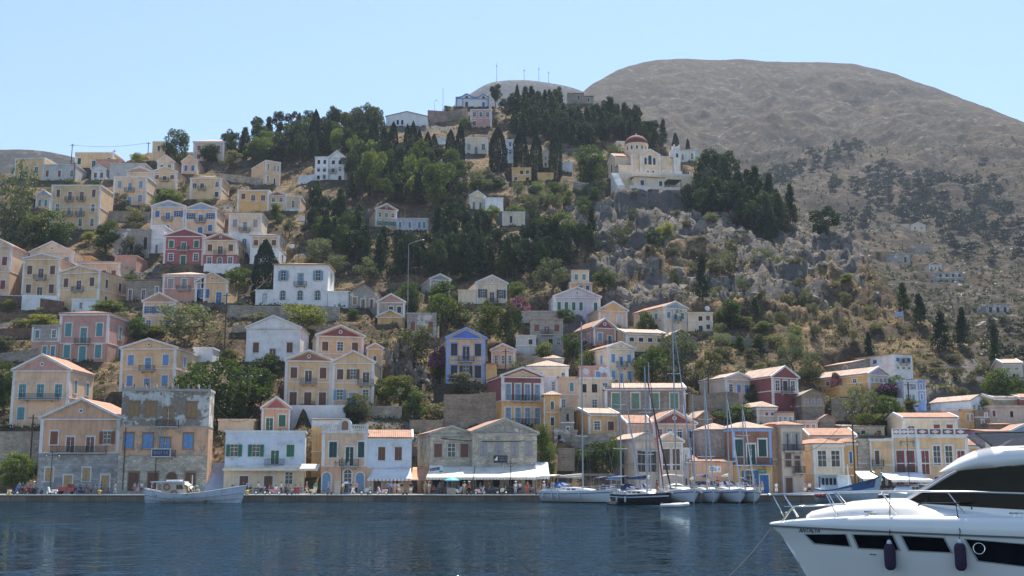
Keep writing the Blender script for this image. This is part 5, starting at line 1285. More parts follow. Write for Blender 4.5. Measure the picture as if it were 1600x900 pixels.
forest([(805, 182), (830, 172), (900, 168), (945, 180), (1000, 210), (1048, 232), (1000, 238), (960, 224), (900, 232), (880, 226), (800, 215)], 92, 9.5, ['conifer', 'darkpine', 'conifer'], (28, 44), (20, 31), 'dark conifer in the dense grove on the hilltop right of the chapel', 'hilltop grove conifers', seed=4)
forest([(520, 268), (560, 262), (720, 272), (735, 330), (700, 345), (640, 330), (560, 318), (520, 300)], 46, 15, ['conifer', 'darkpine', 'darkpine', 'pine'], (36, 58), (24, 38), 'dark pine in the upper part of the central forest', 'central forest trees', seed=5)
forest([(480, 330), (560, 372), (650, 365), (720, 362), (830, 372), (900, 392), (935, 385), (925, 418), (880, 435), (760, 432), (640, 442), (560, 420), (470, 372)], 84, 14.5, ['conifer', 'darkpine', 'darkpine', 'conifer'], (40, 66), (26, 42), 'dark pine in the lower part of the central forest', 'central forest trees', seed=6)
forest([(740, 285), (800, 292), (870, 288), (940, 300), (930, 340), (860, 350), (760, 302)], 16, 17, ['broad', 'olive', 'darkpine'], (16, 32), (22, 36), 'tree on the slope between the yellow blocks and the cliff', 'slope trees', seed=62)
forest([(735, 290), (760, 280), (800, 292), (790, 300), (740, 305)], 6, 13, ['broad', 'olive'], (16, 24), (20, 30), 'low tree on the slope under the lone broad cypress', 'slope trees', seed=61)
forest([(1058, 322), (1058, 285), (1110, 270), (1150, 295), (1205, 330), (1238, 352), (1200, 372), (1130, 345), (1090, 345)], 38, 16, ['conifer', 'conifer', 'darkpine'], (36, 62), (32, 46), 'big dark conifer in the wood right of the church', 'flank wood conifers', seed=7, clear=True)
forest([(900, 300), (955, 330), (1000, 400), (1090, 470), (1200, 530), (1300, 540), (1400, 560), (1380, 500), (1250, 420), (1100, 350)], 40, 26, ['olive', 'dusty', 'dusty'], (12, 24), (16, 34), {'olive': 'small olive growing in the rocks of the cliff', 'dusty': 'dry shrub growing in the rocks of the cliff'}, 'cliff shrubs', seed=8)
forest([(1120, 500), (1240, 530), (1330, 570), (1300, 600), (1180, 585), (1110, 560)], 16, 26, ['dusty', 'olive', 'broad'], (16, 30), (22, 44), {'olive': 'olive on the slope between the dish house and the burgundy house', 'dusty': 'dry shrub on the slope between the dish house and the burgundy house', 'broad': 'green bush on the slope between the dish house and the burgundy house'}, 'slope shrubs', seed=9)
forest([(0, 330), (60, 300), (300, 300), (500, 420), (640, 500), (900, 560), (900, 640), (600, 560), (300, 560), (0, 560)], 40, 40, ['broad', 'dusty', 'olive', 'yellow'], (12, 22), (18, 34), {'olive': 'small olive in the gardens among the left houses', 'dusty': 'dry shrub in the gardens among the left houses', 'broad': 'green shrub in the gardens among the left houses', 'yellow': 'yellow green shrub in the gardens among the left houses'}, 'garden shrubs', seed=10)
forest([(1440, 570), (1500, 560), (1560, 600), (1500, 620), (1440, 610)], 8, 24, ['dusty', 'olive'], (12, 22), (20, 34), {'olive': 'olive on the bare slope above the right end of town', 'dusty': 'dry shrub on the bare slope above the right end of town'}, 'slope shrubs', seed=11)
FT = 'dark round tree on the dry slope across the valley'
for poly, n, md, hr in [([(1185, 285), (1290, 240), (1345, 232), (1350, 252), (1260, 290), (1210, 305)], 26, 9, (10, 17)),
      ([(1270, 300), (1380, 262), (1440, 268), (1480, 300), (1440, 335), (1340, 325)], 34, 11, (11, 20)),
      ([(1380, 330), (1470, 300), (1600, 300), (1600, 390), (1480, 400), (1440, 372)], 42, 13, (14, 26)),
      ([(1480, 410), (1600, 395), (1600, 420), (1540, 415)], 5, 20, (10, 16)), ([(1290, 345), (1380, 330), (1360, 385), (1310, 380)], 10, 15, (12, 22)),
      ([(1500, 520), (1600, 500), (1600, 570), (1560, 570)], 10, 22, (14, 26))]:
 forest(poly, n, md, ['far'], hr, (hr[0] * 1.3, hr[1] * 1.6), FT, 'far trees across the valley', 'm', seed=n + 40)
T('far', 1537, 276, 258, 18, 'lone round tree high on the mountain slope', None, 'm')
# flowering shrubs
PINKF = plain('pink_blossom', (.45, .16, .21), .7); PURF = plain('purple_blossom', (.15, .032, .12), .7)
def flowering(px, yb, yt, w_, label, fm, nm):
 o = T('broad', px, yb, yt, w_, label); o.name = nm; o['category'] = 'flowering shrub'
 rg = np.random.default_rng(int(px)); d = rg.normal(size=(700, 3)); d /= np.linalg.norm(d, axis=1)[:, None]; d[:, 2] = np.abs(d[:, 2])
 c = np.array([0, 0, .5]) + d * np.array([.5, .5, .48]) * rg.uniform(.85, 1.03, (700, 1))
 link('blossoms', quads_mesh('blossoms', leaf_quads(c, .045, 1, .8, rg), fm), o)
flowering(690, 590, 542, 42, 'purple bougainvillea left of the bright blue house', PURF, 'bougainvillea')
flowering(812, 482, 461, 34, 'pink oleander right of the cream villa', PINKF, 'oleander')
flowering(1388, 622, 598, 30, 'purple bougainvillea between the lilac pediment and blue houses', PURF, 'bougainvillea')
flowering(1306, 594, 582, 18, 'small pink oleander left of the yellow lilac house', PINKF, 'oleander')
flowering(905, 545, 528, 26, 'small purple bougainvillea left of the red gabled house', PURF, 'bougainvillea')
# --- ground cover nobody could count
def scrub(name, n, mat, seed, rad, leaf, per, zone, table='h'):
 rg = np.random.default_rng(seed); out = []
 k = 0
 while k < n:
  px = rg.uniform(-150, 1750) if table == 'h' else rg.uniform(900, 1750); py = zone[0] + (zone[1] - zone[0]) * rg.uniform(0, 1)
  Y = YH(py) if table == 'h' else YM(py)
  u, e = ray(px, py); x = u * Y
  if table == 'h':
   if Y > np.interp(u, CU, CY) - 1: k += .2; continue
   if inside_pad(x, Y, .6): k += .3; continue
   z = ground_z(x, Y)
  else:
   if py < np.interp(px, [a for a, b in MC_], [b for a, b in MC_]) + 6: continue
   z = mount_z(x, Y)
  r = rad * rg.uniform(.5, 1.4)
  c = shell_pts(per, (x, Y, z), (r, r, r * .75), rg, .3); c = c[c[:, 2] > z - .05]
  out.append(leaf_quads(c, leaf, 1.3, .6, rg)); k += 1
 return struct(link(name, quads_mesh(name, np.concatenate(out), mat)), 'stuff')
scrub('dry_scrub', 5200, leafmat('dry_scrub_foliage', (.16, .125, .07), (.27, .20, .11), .3), 1, .75, .30, 16, (180, 700))
scrub('green_scrub', 3600, LF['dusty'], 2, .85, .30, 18, (180, 700))
scrub('dark_scrub', 1500, LF['broad'], 3, 1.0, .28, 22, (200, 700))
scrub('mountain_scrub', 6000, leafmat('mountain_scrub_foliage', (.07, .07, .04), (.12, .105, .06), .2), 4, 1.7, 1.1, 8, (235, 560), 'm')
# ------------------------------------------------------------------ walls on the slope
def stone_wall(label, pts, hpx, mat='stone', name='stone_wall', th=.5, cat='wall', cap=None, Y=None, group=None):
 """a wall along ground points (px, py); hpx is its height in the photograph"""
 W = []
 for (x, y) in pts:
  v = P(x, y, Y or YH(y)); W.append((v, P(x, y - hpx, v.y).z - v.z))
 o = thing(name, label, cat, W[0][0], 0, group)
 m = MB(); cpm = MB(); b = W[0][0]
 for i in range(len(W) - 1):
  (p, h0), (q_, h1) = W[i], W[i + 1]
  p, q_ = p - b, q_ - b
  for mm, z0, z1, e in ((m, -3.5, 0, 0), (cpm, .0, .14, .06)):
   t = th / 2 + e
   a0 = (p.x, p.y - e, p.z + (z0 if mm is m else h0)); a1 = (q_.x, q_.y - e, q_.z + (z0 if mm is m else h1))
   b0 = (p.x, p.y + th + e, a0[2]); b1 = (q_.x, q_.y + th + e, a1[2])
   dz0 = h0 - z0 if mm is m else .14; dz1 = h1 - z0 if mm is m else .14
   up = lambda v, d_: (v[0], v[1], v[2] + d_)
   mm.add([a0, a1, b1, b0, up(a0, dz0), up(a1, dz1), up(b1, dz1), up(b0, dz0)], [(0, 3, 2, 1), (4, 5, 6, 7), (0, 1, 5, 4), (1, 2, 6, 5), (2, 3, 7, 6), (3, 0, 4, 7)])
 m.build('masonry', wallmat(mat), o)
 if cap: cpm.build('coping', trimmat(cap) if cap != 'stone' else trimmat('stone'), o)
 return o
stone_wall('upper tier of the long stone wall under the big white house', [(355, 500), (400, 501), (530, 503)], 22, 'stone', cap='stone')
stone_wall('lower tier of the long stone wall under the big white house', [(362, 528), (420, 529), (528, 528)], 20, 'stone')
stone_wall('white capped rubble wall curving below the ochre gables on the left', [(-20, 478), (40, 480), (98, 488)], 17, 'redstone', cap='white')
stone_wall('upper red brown terrace wall on the left', [(-20, 506), (94, 504)], 14, 'redstone')
stone_wall('middle red brown terrace wall on the left', [(-20, 530), (60, 528)], 16, 'redstone')
stone_wall('grey wall beside the steps left of the pink house', [(-20, 576), (60, 566), (75, 560)], 22, 'stone')
stone_wall('tall rough wall behind the quay at the left edge', [(-30, 766), (60, 766)], 92, 'stone', Y=178)
stone_wall('terrace wall with railing right of the gabled pair', [(572, 652), (628, 652)], 16, 'stone', cap='stone')
stone_wall('pale garden wall in front of the gabled pair', [(455, 646), (540, 646)], 13, 'white')
stone_wall('brown rubble wall above the small stone gable', [(640, 676), (692, 676)], 20, 'brownstone')
stone_wall('dark retaining wall on top of the quay cliff', [(893, 700), (975, 694)], 20, 'stone')
stone_wall('brown stone buttress in the quay cliff', [(872, 748), (898, 748)], 48, 'brownstone', Y=178)
stone_wall('low broken wall behind the moored white sailing yacht', [(896, 762), (962, 762)], 22, 'brownstone', Y=176.5)
stone_wall('old hilltop wall left of the white chapel', [(668, 190), (700, 192), (730, 186)], 18, 'brownstone')
stone_wall('white stair wall left of the white three storey house', [(465, 288), (492, 284)], 12, 'white')
stone_wall('stone field wall above the cream stone house', [(340, 280), (415, 290)], 10, 'stone')
stone_wall('white garden wall below the red and ochre gabled houses', [(318, 424), (374, 424)], 12, 'white')
stone_wall('white terrace wall below the six windowed ochre house', [(33, 482), (88, 484)], 22, 'white')
stone_wall('retaining wall below the pale ochre balcony house', [(160, 345), (232, 347)], 16, 'stone')
stone_wall('dry stone wall on the slope right of the dish house', [(1120, 530), (1200, 545)], 10, 'stone')
stone_wall('grey wall below the yellow lilac pediment house', [(1300, 640), (1345, 640)], 16, 'stone')
stone_wall('pale wall left of the blue painted house', [(1388, 640), (1412, 640)], 18, 'grey')
stone_wall('ruined wall with doorway above the stone gabled houses', [(693, 668), (735, 668), (775, 664)], 52, 'brownstone')
stone_wall('white low wall on mid slope beside the yellow blocks', [(466, 345), (498, 348)], 6, 'white')
stone_wall('stone wall below the church terrace trees', [(896, 292), (945, 300)], 8, 'stone', cap='white')
stone_wall('stone wall between the derelict house and the lane', [(800, 562), (870, 578)], 14, 'stone')
# wooden railing at the wood's edge
def railing(px0, px1, py, hpx, label):
 a, b = P(px0, py, YH(py)), P(px1, py, YH(py)); h = P(px0, py - hpx, a.y).z - a.z
 o = thing('fence', label, 'fence', a); Lx = b.x - a.x
 m = MB(); [m.box(Lx * i / 14 - .06, Lx * i / 14 + .06, -.06, .06, -1.0, h) for i in range(15)]; m.build('post', plain('grey_timber', (.20, .16, .12), .9), o)
 m = MB(); [m.box(-.1, Lx + .1, -.1, -.062, h * k, h * k + .1) for k in (.45, .92)]; m.build('rail', plain('grey_timber', (.2, .16, .12)), o)
railing(424, 490, 249, 7, 'wooden railing along the path under the ridge wood')
# the rock beside the gabled houses
def hulls(spec, seed):
 """angular blocks: convex hulls of random points; spec rows are (x, y, z, rx, ry, rz)"""
 rr = random.Random(seed); V, F = [], []
 for (x, y, z, rx, ry, rz) in spec:
  bm = bmesh.new(); tl = rr.uniform(-.35, .35)
  for _ in range(13):
   p = Vector((rr.gauss(0, 1), rr.gauss(0, 1), rr.gauss(0, 1))).normalized(); p = Vector((p.x * rx + p.z * rz * tl * .5, p.y * ry, p.z * rz)); bm.verts.new((x + p.x, y + p.y, z + p.z))
  r = bmesh.ops.convex_hull(bm, input=bm.verts); bmesh.ops.delete(bm, geom=[g for g in r['geom_interior'] + r['geom_unused'] if isinstance(g, bmesh.types.BMVert)], context='VERTS')
  bm.verts.index_update(); o = len(V); V += [tuple(v.co) for v in bm.verts]; F += [tuple(v.index + o for v in f.verts) for f in bm.faces]; bm.free()
 return MB().add(V, F)
def outcrop(px, yb, yt, w_, label, seed):
 Y = YH(yb); b = P(px, yb, Y); h = P(px, yt, Y).z - b.z; wd = w_ * Y / FP / CP; rr = random.Random(seed); sp = []
 for k in range(34):
  t = rr.random(); x = rr.uniform(-.5, .5) * (1 - .45 * t) - .18 * t + .1; sp.append((x * wd, rr.uniform(0, .5) * wd + t * 2, t * h * .82, wd * rr.uniform(.09, .17), wd * .14, h * rr.uniform(.12, .24)))
 o = hulls(sp, seed).build('rock_outcrop', ROCK); o.location = b; tag(o, label, 'rock')
def rockmat():
 m, nt, b = nodes('grey_limestone'); g = nt.nodes.new('ShaderNodeNewGeometry').outputs['Position']
 r = ramp(nt, noise(nt, mapping(nt, g, (1, 1, .4)), .9, 9, .72), [(.30, (.07, .06, .05)), (.48, (.19, .165, .142)), (.62, (.28, .245, .21)), (.78, (.40, .36, .31))])
 s = ramp(nt, noise(nt, g, .35, 4), [(.52, 0.0), (.66, .6)])
 L(nt, mixc(nt, s, r, (.30, .21, .14)), b.inputs['Base Color']); b.inputs['Roughness'].default_value = .95
 bump(nt, b, noise(nt, g, 2.2, 8, .7), .9, .5); return m
ROCK = rockmat()
outcrop(622, 602, 528, 54, 'grey limestone outcrop right of the narrow turret house', 3)
outcrop(650, 610, 566, 40, 'lower slab of grey rock below the pale bush', 8)
def cliff():
 rr = random.Random(9); sp = []; k = 0
 while k < 360:
  px, py = rr.uniform(880, 1420), rr.uniform(300, 580); Y = YH(py); u, e = ray(px, py); x = u * Y
  if Y > np.interp(u, CU, CY) - 1 or inside_pad(x, Y, 3): k += .2; continue
  m_, g_ = rockmask(np.array([x]), np.array([Y]), np.array([u]), np.array([H + e * Y]))
  if g_[0] < .3 or rr.random() > .06 + m_[0]: k += .1; continue
  r = rr.uniform(.5, 1.0) ** 2 * 2.6; sp.append((x, Y + r * .5, ground_z(x, Y) - r * .1, r * rr.uniform(.6, 1.1), r * .7, r * rr.uniform(.7, 1.7))); k += 1
 struct(hulls(sp, 3).build('cliff_rocks', ROCK), 'stuff')
cliff()
# ------------------------------------------------------------------ poles, wires, lamps, masts
TIMB = plain('pole_timber', (.085, .055, .04), .9); STEEL = plain('grey_steel', (.30, .31, .33), .45, .6)
def pole(label, px, yb, yt, Y=None, r=.14, arm=True, mat=None, lamp=None, name='utility_pole', cat='pole', table='h'):
 Y = Y or (YH(yb) if table == 'h' else YM(yb)); b = P(px, yb, Y); h = P(px, yt, Y).z - b.z
 o = thing(name, label, cat, b)
 MB().tube([(0, 0, -1.5), (0, 0, h)], [r, r * .75], 8).build('shaft', mat or TIMB, o)
 if arm:
  MB().box(-.7, .7, -.05, .05, h - .55, h - .43).build('crossarm', mat or TIMB, o)
  for x in (-.6, 0.25, .6): MB().lathe([(.05, 0), (.06, .1), (.03, .2)], 8, (x, 0, h - .42)).build('insulator', plain('white_ceramic', (.7, .7, .68), .3), o)
 if lamp:
  MB().tube([(0, 0, h - .1), (lamp * .5, -.2, h + .5), (lamp, -.3, h + .8)], .06, 6).build('lamp_arm', STEEL, o)
  MB().ball((lamp + .2, -.3, h + .82), .3, 8, 6, (1.4, .7, .4)).build('lamp_head', STEEL, o)
 return o, b + Vector((0, 0, h))
_, w1 = pole('leaning brown pole on the quay at the left', 46, 738, 648, 177); _, w2 = pole('brown pole between peach house and peeling building', 134, 625, 573)
_, w3 = pole('tall dark pole left of the big white house', 350, 562, 458); _, w4 = pole('tall steel lamp pole in the centre gardens', 637, 488, 381, r=.085, mat=STEEL, lamp=3.0, arm=False, name='street_lamp', cat='street lamp')
_, w5 = pole('tall dark pole in front of the dentil cornice house', 1337, 768, 640, 171); pole('pole on the left skyline beside the ochre house', 111, 258, 225, r=.16)
pole('pole behind the grey house on the left skyline', 178, 246, 234); pole('pole on the skyline left of the dark doorway house', 231, 244, 222); pole('thin pole in front of the grey flat house', 115, 284, 253)
pole('thin pole in front of the bare cement house', 182, 274, 252); pole('thin dark pole right of the yellow blocks', 477, 358, 305); pole('pole above the bright blue house lane', 790, 598, 545)
pole('pole beside the yellow lilac house gardens', 1421, 640, 597); pole('pole below the burgundy house', 1243, 668, 632); pole('pole on the slope below the church', 1119, 322, 296, mat=WHITE, arm=False)
pole('tall thin pole on the hilltop left of the chapel', 692, 172, 137, arm=False, r=.09, mat=STEEL); pole('lamp post on the old hilltop wall', 679, 174, 160, arm=False, r=.07, mat=STEEL, lamp=.6, name='street_lamp', cat='street lamp')
_, w6 = pole('pole in front of the tall cream house', 976, 598, 558); pole('pole right of the beige house with blue doors', 1107, 610, 585)
def wire(a, b, label, sag=1.5, r=.025):
 pts = [a.lerp(b, t / 12) + Vector((0, 0, -4 * sag * (t / 12) * (1 - t / 12))) for t in range(13)]
 o = MB().tube(pts, r, 5).build('power_line', plain('wire', (.04, .04, .04)), None); tag(o, label, 'power line')
wire(w1, w2, 'power line from the quay pole to the pole beside the peach house'); wire(w3, P(430, 420, YH(450)), 'sagging cable from the tall pole to the big cypress', 2.5, .05)
wire(P(111, 226, YH(258)), P(231, 223, YH(244)), 'power line across the left skyline', 1.0, .05); wire(P(325, 612, 176), P(395, 650, 190), 'cable hanging from the peeling building', 2.5, .04)
wire(w4, P(655, 490, YH(500)), 'cable from the steel lamp pole', 3, .05); wire(w5, P(1258, 706, 173), 'cable from the dark right pole across the cream house', 1.2, .035)
ANT = plain('antenna_steel', (.25, .26, .28), .6, .3)
for x, yb, yt, lb in ((776, 128, 98, 'tallest thin antenna mast on the far peak'), (819, 126, 107, 'short antenna mast second from the left on the far peak'), (842, 127, 104, 'antenna mast with small head on the far peak'), (857, 129, 111, 'shortest antenna mast on the right of the far peak')):
 b = P(x, yb, 2290); h = P(x, yt, 2290).z - b.z
 o = thing('antenna_mast', lb, 'antenna', b); MB().tube([(0, 0, -14), (0, 0, h)], [.75, .4], 6).build('mast', ANT, o)
 MB().box(-2, 2, -.4, .4, h * .8, h * .8 + 1.4).build('aerial', ANT, o)
def quay_lamp(px, yb, yt, Y, label):
 b = P(px, yb, Y); b.z = QZ; h = P(px, yt, Y).z - b.z
 o = thing('street_lamp', label, 'street lamp', b, 0, 'double lantern lamps on the quay')
 MB().lathe([(.2, 0), (.2, .3), (.1, .5), (.06, .9), (.05, h)], 10).build('post', IRON, o)
 MB().box(-.95, .95, -.03, .03, h - .75, h - .69).tube([(0, 0, h - 1.3), (.5, 0, h - .8)], .03, 5).tube([(0, 0, h - 1.3), (-.5, 0, h - .8)], .03, 5).build('crossarm', IRON, o)
 for s in (-1, 1):
  l = MB().lathe([(.03, 0), (.2, -.08), (.24, -.15), (.14, -.65), (.05, -.72)], 6, (s * .9, 0, h - .72)).build('lantern', plain('lantern_glass', (.35, .34, .30), .25), o)
  MB().lathe([(.02, .22), (.1, .05), (.27, -.1), (.27, -.14)], 6, (s * .9, 0, h - .71)).build('lantern_cap', IRON, l)
for a in ((78, 768, 704, 165, 'double lantern lamp in front of the orange and ashlar house'), (533, 772, 714, 163.5, 'double lantern lamp in front of the balustrade house'),
  (798, 772, 716, 163.5, 'double lantern lamp in front of the big grey stone house'), (1422, 772, 682, 163, 'tall lamp in front of the diamond parapet house')): quay_lamp(*a)
def dish(px, py, Y, label):
 b = P(px, py, Y); o = thing('satellite_dish', label, 'satellite dish', b, R(15))
 m = MB(); m.lathe([(.01, 0), (.35, .05), (.6, .17), (.62, .19), (.35, .09), (.01, .04)], 16)
 d_ = m.build('reflector', WHITE, o, True); d_.rotation_euler = (R(65), 0, 0); d_.location = (0, 0, .7)
 MB().tube([(0, .1, -.8), (0, .1, .6)], .04, 6).build('stand', STEEL, o)
for a in ((915, 588, YH(645), 'satellite dish on the columned roof terrace'), (940, 585, YH(645) + 4, 'left of two dishes on the roof behind the masts'), (948, 586, YH(645) + 4, 'right of two dishes on the roof behind the masts'),
  (1105, 488, YH(518), 'satellite dish on the small flat cream house'), (625, 618, YH(640), 'satellite dish beside the hedge of the gabled pair'), (456, 390, YH(420), 'round dish on a post right of the ochre base house')): dish(*a)
# flag
def flag():
 b = P(1412, 508, YH(510)); o = thing('flag', 'blue and white striped flag on a pole on the right ridge', 'flag', b)
 h = P(1412, 486, b.y).z - b.z
 MB().tube([(0, 0, -1), (0, 0, h)], .06, 6).build('flagpole', WHITE, o)
 fw, fh = 1.75, 1.15
 BLUEF = plain('flag_blue', (.03, .12, .45), .7, 0, .02); WHF = plain('flag_white', (.8, .8, .8), .7, 0, .02)
 def cloth(u0, u1, v0, v1, off, mat, nm):
  m = MB(); n = 8; vs = []
  for i in range(n + 1):
   u = u0 + (u1 - u0) * i / n; w_ = .16 * math.sin(u * 7)
   vs += [(-u * fw, w_ + off, h - fh + v0 * fh - .2 * u), (-u * fw, w_ + off, h - fh + v1 * fh - .2 * u)]
  fs = [(2 * i, 2 * i + 2, 2 * i + 3, 2 * i + 1) for i in range(n)]
  m.add(vs, fs); return m.build(nm, mat, fl if nm != 'cloth' else o)
 fl = None; fl = cloth(0, 1, 0, 1, 0, WHF, 'cloth')
 for k in range(0, 9, 2): cloth(.37 if k >= 4 else 0, 1, k / 9, (k + 1) / 9, -.012, BLUEF, 'stripe')
 cloth(0, .15, 4 / 9, 6 / 9, -.014, BLUEF, 'canton'); cloth(.22, .37, 4 / 9, 6 / 9, -.014, BLUEF, 'canton'); cloth(0, .15, 7 / 9, 1, -.014, BLUEF, 'canton'); cloth(.22, .37, 7 / 9, 1, -.014, BLUEF, 'canton')
flag()
# ------------------------------------------------------------------ fronts of the quay houses
def HR(sub):
 for lb, v in HOUSES.items():
  if sub in lb: return v
CANV = plaster('white_canvas', (.80, .79, .76), .12); CREAMC = plaster('cream_canvas', (.78, .72, .60), .15); ORC = plaster('orange_canvas', (.62, .30, .16), .15)
def awning(x0, x1, yt, yb_, Yw, out, label, mat, valance=True, posts=0, skew=.0):
 a, b = P(x0, yt, Yw), P(x1, yt, Yw); zf = P((x0 + x1) / 2, yb_, Yw - out).z
 o = thing('awning', label, 'awning', (a.x, Yw, 0)); Lx = b.x - a.x; z1 = a.z
 m = MB(); n = 18; vs = []
 for i in range(n + 1):
  x = Lx * i / n; sg = -.12 * math.sin(math.pi * (i % 3) / 3)
  for j in range(7):
   t = j / 6; vs.append((x + (skew * t if i == n else (-skew * t if i == 0 else 0)), -.02 - out * t, z1 + (zf - z1) * t - .22 * math.sin(math.pi * t) + sg * t * .4))
 m.add(vs, [(i * 7 + j, (i + 1) * 7 + j, (i + 1) * 7 + j + 1, i * 7 + j + 1) for i in range(n) for j in range(6)])
 c = m.build('canvas', mat, o, True); md = c.modifiers.new('thick', 'SOLIDIFY'); md.thickness = .03
 if valance:
  v = MB(); k = int(Lx / .45)
  for i in range(k):
   xa, xb = Lx * i / k - skew * (1 - i / k) + skew * i / k, Lx * (i + .94) / k - skew * (1 - i / k) + skew * i / k
   v.prism([(xa, zf), (xb, zf), (xb, zf - .28), ((xa + xb) / 2, zf - .36), (xa, zf - .28)], -out - .05, -out - .02)
  v.build('valance', mat, o)
 MB().tube([(0, -out, zf - .02), (Lx, -out, zf - .02)], .035, 6).build('front_bar', STEEL, o)
 for i in range(posts):
  x = .15 + (Lx - .3) * i / max(1, posts - 1)
  MB().tube([(x, -out + .05, QZ), (x, -out + .05, zf - .03)], .05, 8).build('post', IRON, o)
 return o
awning(583, 642, 731, 748, 172.4, 2.6, 'white awning with scalloped edge on the bluish white house', CANV, skew=.5)
awning(672, 742, 727, 746, 172.9, 8.2, 'left cream awning with scalloped edge over the restaurant tables', CREAMC, posts=4)
awning(743, 836, 727, 746, 172.9, 8.4, 'right cream awning with scalloped edge over the restaurant tables', CREAMC, posts=5)
awning(645, 671, 730, 750, 173.5, 4.5, 'orange canvas side awning between white awning and restaurant', ORC, valance=False)
awning(836, 856, 722, 745, 174, 9.0, 'bright white canvas at the right end of the restaurant awnings', CANV)
awning(352, 500, 725, 732, 171.9, 1.5, 'long pale striped canopy along the white taverna front', CREAMC)
awning(1085, 1146, 752, 758, 172.5, 3, 'dark green awning of the ochre restaurant', plaster('green_canvas', (.04, .14, .12), .2))
awning(1335, 1365, 736, 748, 174, 4, 'beige canvas tent roof right of the blue caique', CREAMC, posts=3)
awning(1375, 1440, 738, 750, 174, 5, 'grey white canvas over tables below the diamond parapet house', CANV, posts=4)
# lettering
def text(s, size, mat, parent, M, name='lettering', ext=.01, sx=1.0):
 c = bpy.data.curves.new(name, 'FONT'); c.body = s; c.size = size; c.extrude = ext; c.align_x = 'CENTER'; c.align_y = 'CENTER'
 t = bpy.data.objects.new('tmp', c); col.objects.link(t)
 dg = bpy.context.evaluated_depsgraph_get(); me = bpy.data.meshes.new_from_object(t.evaluated_get(dg)); bpy.data.objects.remove(t)
 me.materials.clear(); me.materials.append(mat)
 o = link(name, me, parent); o.matrix_local = M @ Matrix.Rotation(R(90), 4, 'X') @ Matrix.Diagonal((sx, 1, 1, 1)); return o
def board(x0, x1, y0, y1, Y, label, face, frame, letters=None, lc=None, size=.6, depth=.1, rot=0):
 a, b = P(x0, y1, Y), P(x1, y0, Y); w_, h_ = b.x - a.x, b.z - a.z
 o = thing('sign', label, 'sign', ((a.x + b.x) / 2, Y, (a.z + b.z) / 2))
 MB().box(-w_ / 2, w_ / 2, -depth, 0, -h_ / 2, h_ / 2).build('board', face, o)
 if frame:
  m = MB(); t = .09; m.box(-w_ / 2 - t, w_ / 2 + t, -depth - .03, .01, h_ / 2, h_ / 2 + t).box(-w_ / 2 - t, w_ / 2 + t, -depth - .03, .01, -h_ / 2 - t, -h_ / 2).box(-w_ / 2 - t, -w_ / 2, -depth - .03, .01, -h_ / 2, h_ / 2).box(w_ / 2, w_ / 2 + t, -depth - .03, .01, -h_ / 2, h_ / 2); m.build('frame', frame, o)
 for (s, z, sz, xo) in (letters or []): text(s, sz, lc, o, Matrix.Translation((xo, -depth - .012, z)) @ Matrix.Rotation(R(rot), 4, 'Y'))
 return o, w_, h_
SW = plain('sign_white', (.75, .75, .74), .5, 0, .03); SN = plain('sign_navy', (.02, .04, .11), .5, 0, .05); SK = plain('sign_black', (.02, .02, .025), .5, 0, .05)
# rooftop of the derelict building, balustrade, steps
rt_, w_, h_, d_, Y_ = HR('derelict three storey')
for i in range(9): x = -w_ / 2 + .15 + (w_ - .3) * i / 8; MB().box(x - .14, x + .14, -.1, .2, h_ + .07, h_ + .75).build('roof_post', wallmat('peel'), rt_)
MB().box(-w_ / 2 - .1, w_ / 2 + .1, -.16, -.035, .0 + h_ * .345, h_ * .345 + .12).build('string_course', trimmat('stone'), rt_)
MB().box(-w_ / 2 - .05, w_ / 2 + .05, -.055, -.031, -1, h_ * .345 - .02).build('stone_base', wallmat('stone2'), rt_)
for x in (-3.2, 1.1, 3.9):
 o = thing('flower_pot', 'clay flower pot on the roof edge of the peeling building', 'flower pot', rt_.location + Vector((x, .6, h_ + .06)), 0, 'pots on the roof edge')
 MB().lathe([(.16, 0), (.24, .4), (.27, .42)], 10).build('pot', TILE, o); l = link('plant', KIND['broad'][1][0][0], o); l.scale = (.7, .7, .7); l.location = (0, 0, .35)
rt_, w_, h_, d_, Y_ = HR('white balustrade and dark green')
m = MB(); n = 22
for i in range(n + 1):
 x = -w_ / 2 + .15 + (w_ - .3) * i / n
 if abs(x) < 1.0: continue
 m.lathe([(.1, .08), (.14, .3), (.07, .7), (.12, .85)], 8, (x, .05, h_))
m.build('balusters', WHITE, rt_)
MB().box(-w_ / 2 - .1, w_ / 2 + .1, -.13, .25, h_ + .86, h_ + 1.02).box(-w_ / 2 - .1, -w_ / 2 + .3, -.14, .26, h_ + .06, h_ + .86).box(w_ / 2 - .3, w_ / 2 + .1, -.14, .26, h_ + .06, h_ + .86).build('balustrade_rail', WHITE, rt_)
MB().prism([(-1.0, h_ + .07), (1.0, h_ + .07), (1.0, h_ + 1.1)] + [(math.cos(t * math.pi / 8), h_ + 1.1 + .75 * math.sin(t * math.pi / 8)) for t in range(1, 8)] + [(-1.0, h_ + 1.1)], -.18, .3).build('arched_crest', WHITE, rt_)
MB().prism([(-.5, h_ + .2), (.5, h_ + .2), (.5, h_ + 1.1)] + [(.5 * math.cos(t * math.pi / 8), h_ + 1.1 + .45 * math.sin(t * math.pi / 8)) for t in range(1, 8)] + [(-.5, h_ + 1.1)], -.21, -.185).build('crest_niche', wallmat('brown'), rt_)
for i in range(24): pass
o = thing('staircase', 'blue grey stone steps beside the white taverna', 'stairs', (P(335, 768, 172).x, 171.2, QZ))
m = MB(); wst = 30 * 172 / FP
for i in range(17): m.box(-wst / 2, wst / 2, i * .34, 6.2, i * .27, (i + 1) * .27 if i < 16 else 17 * .27)
m.build('steps', plaster('blue_grey_step_paint', (.40, .43, .52), .3), o)
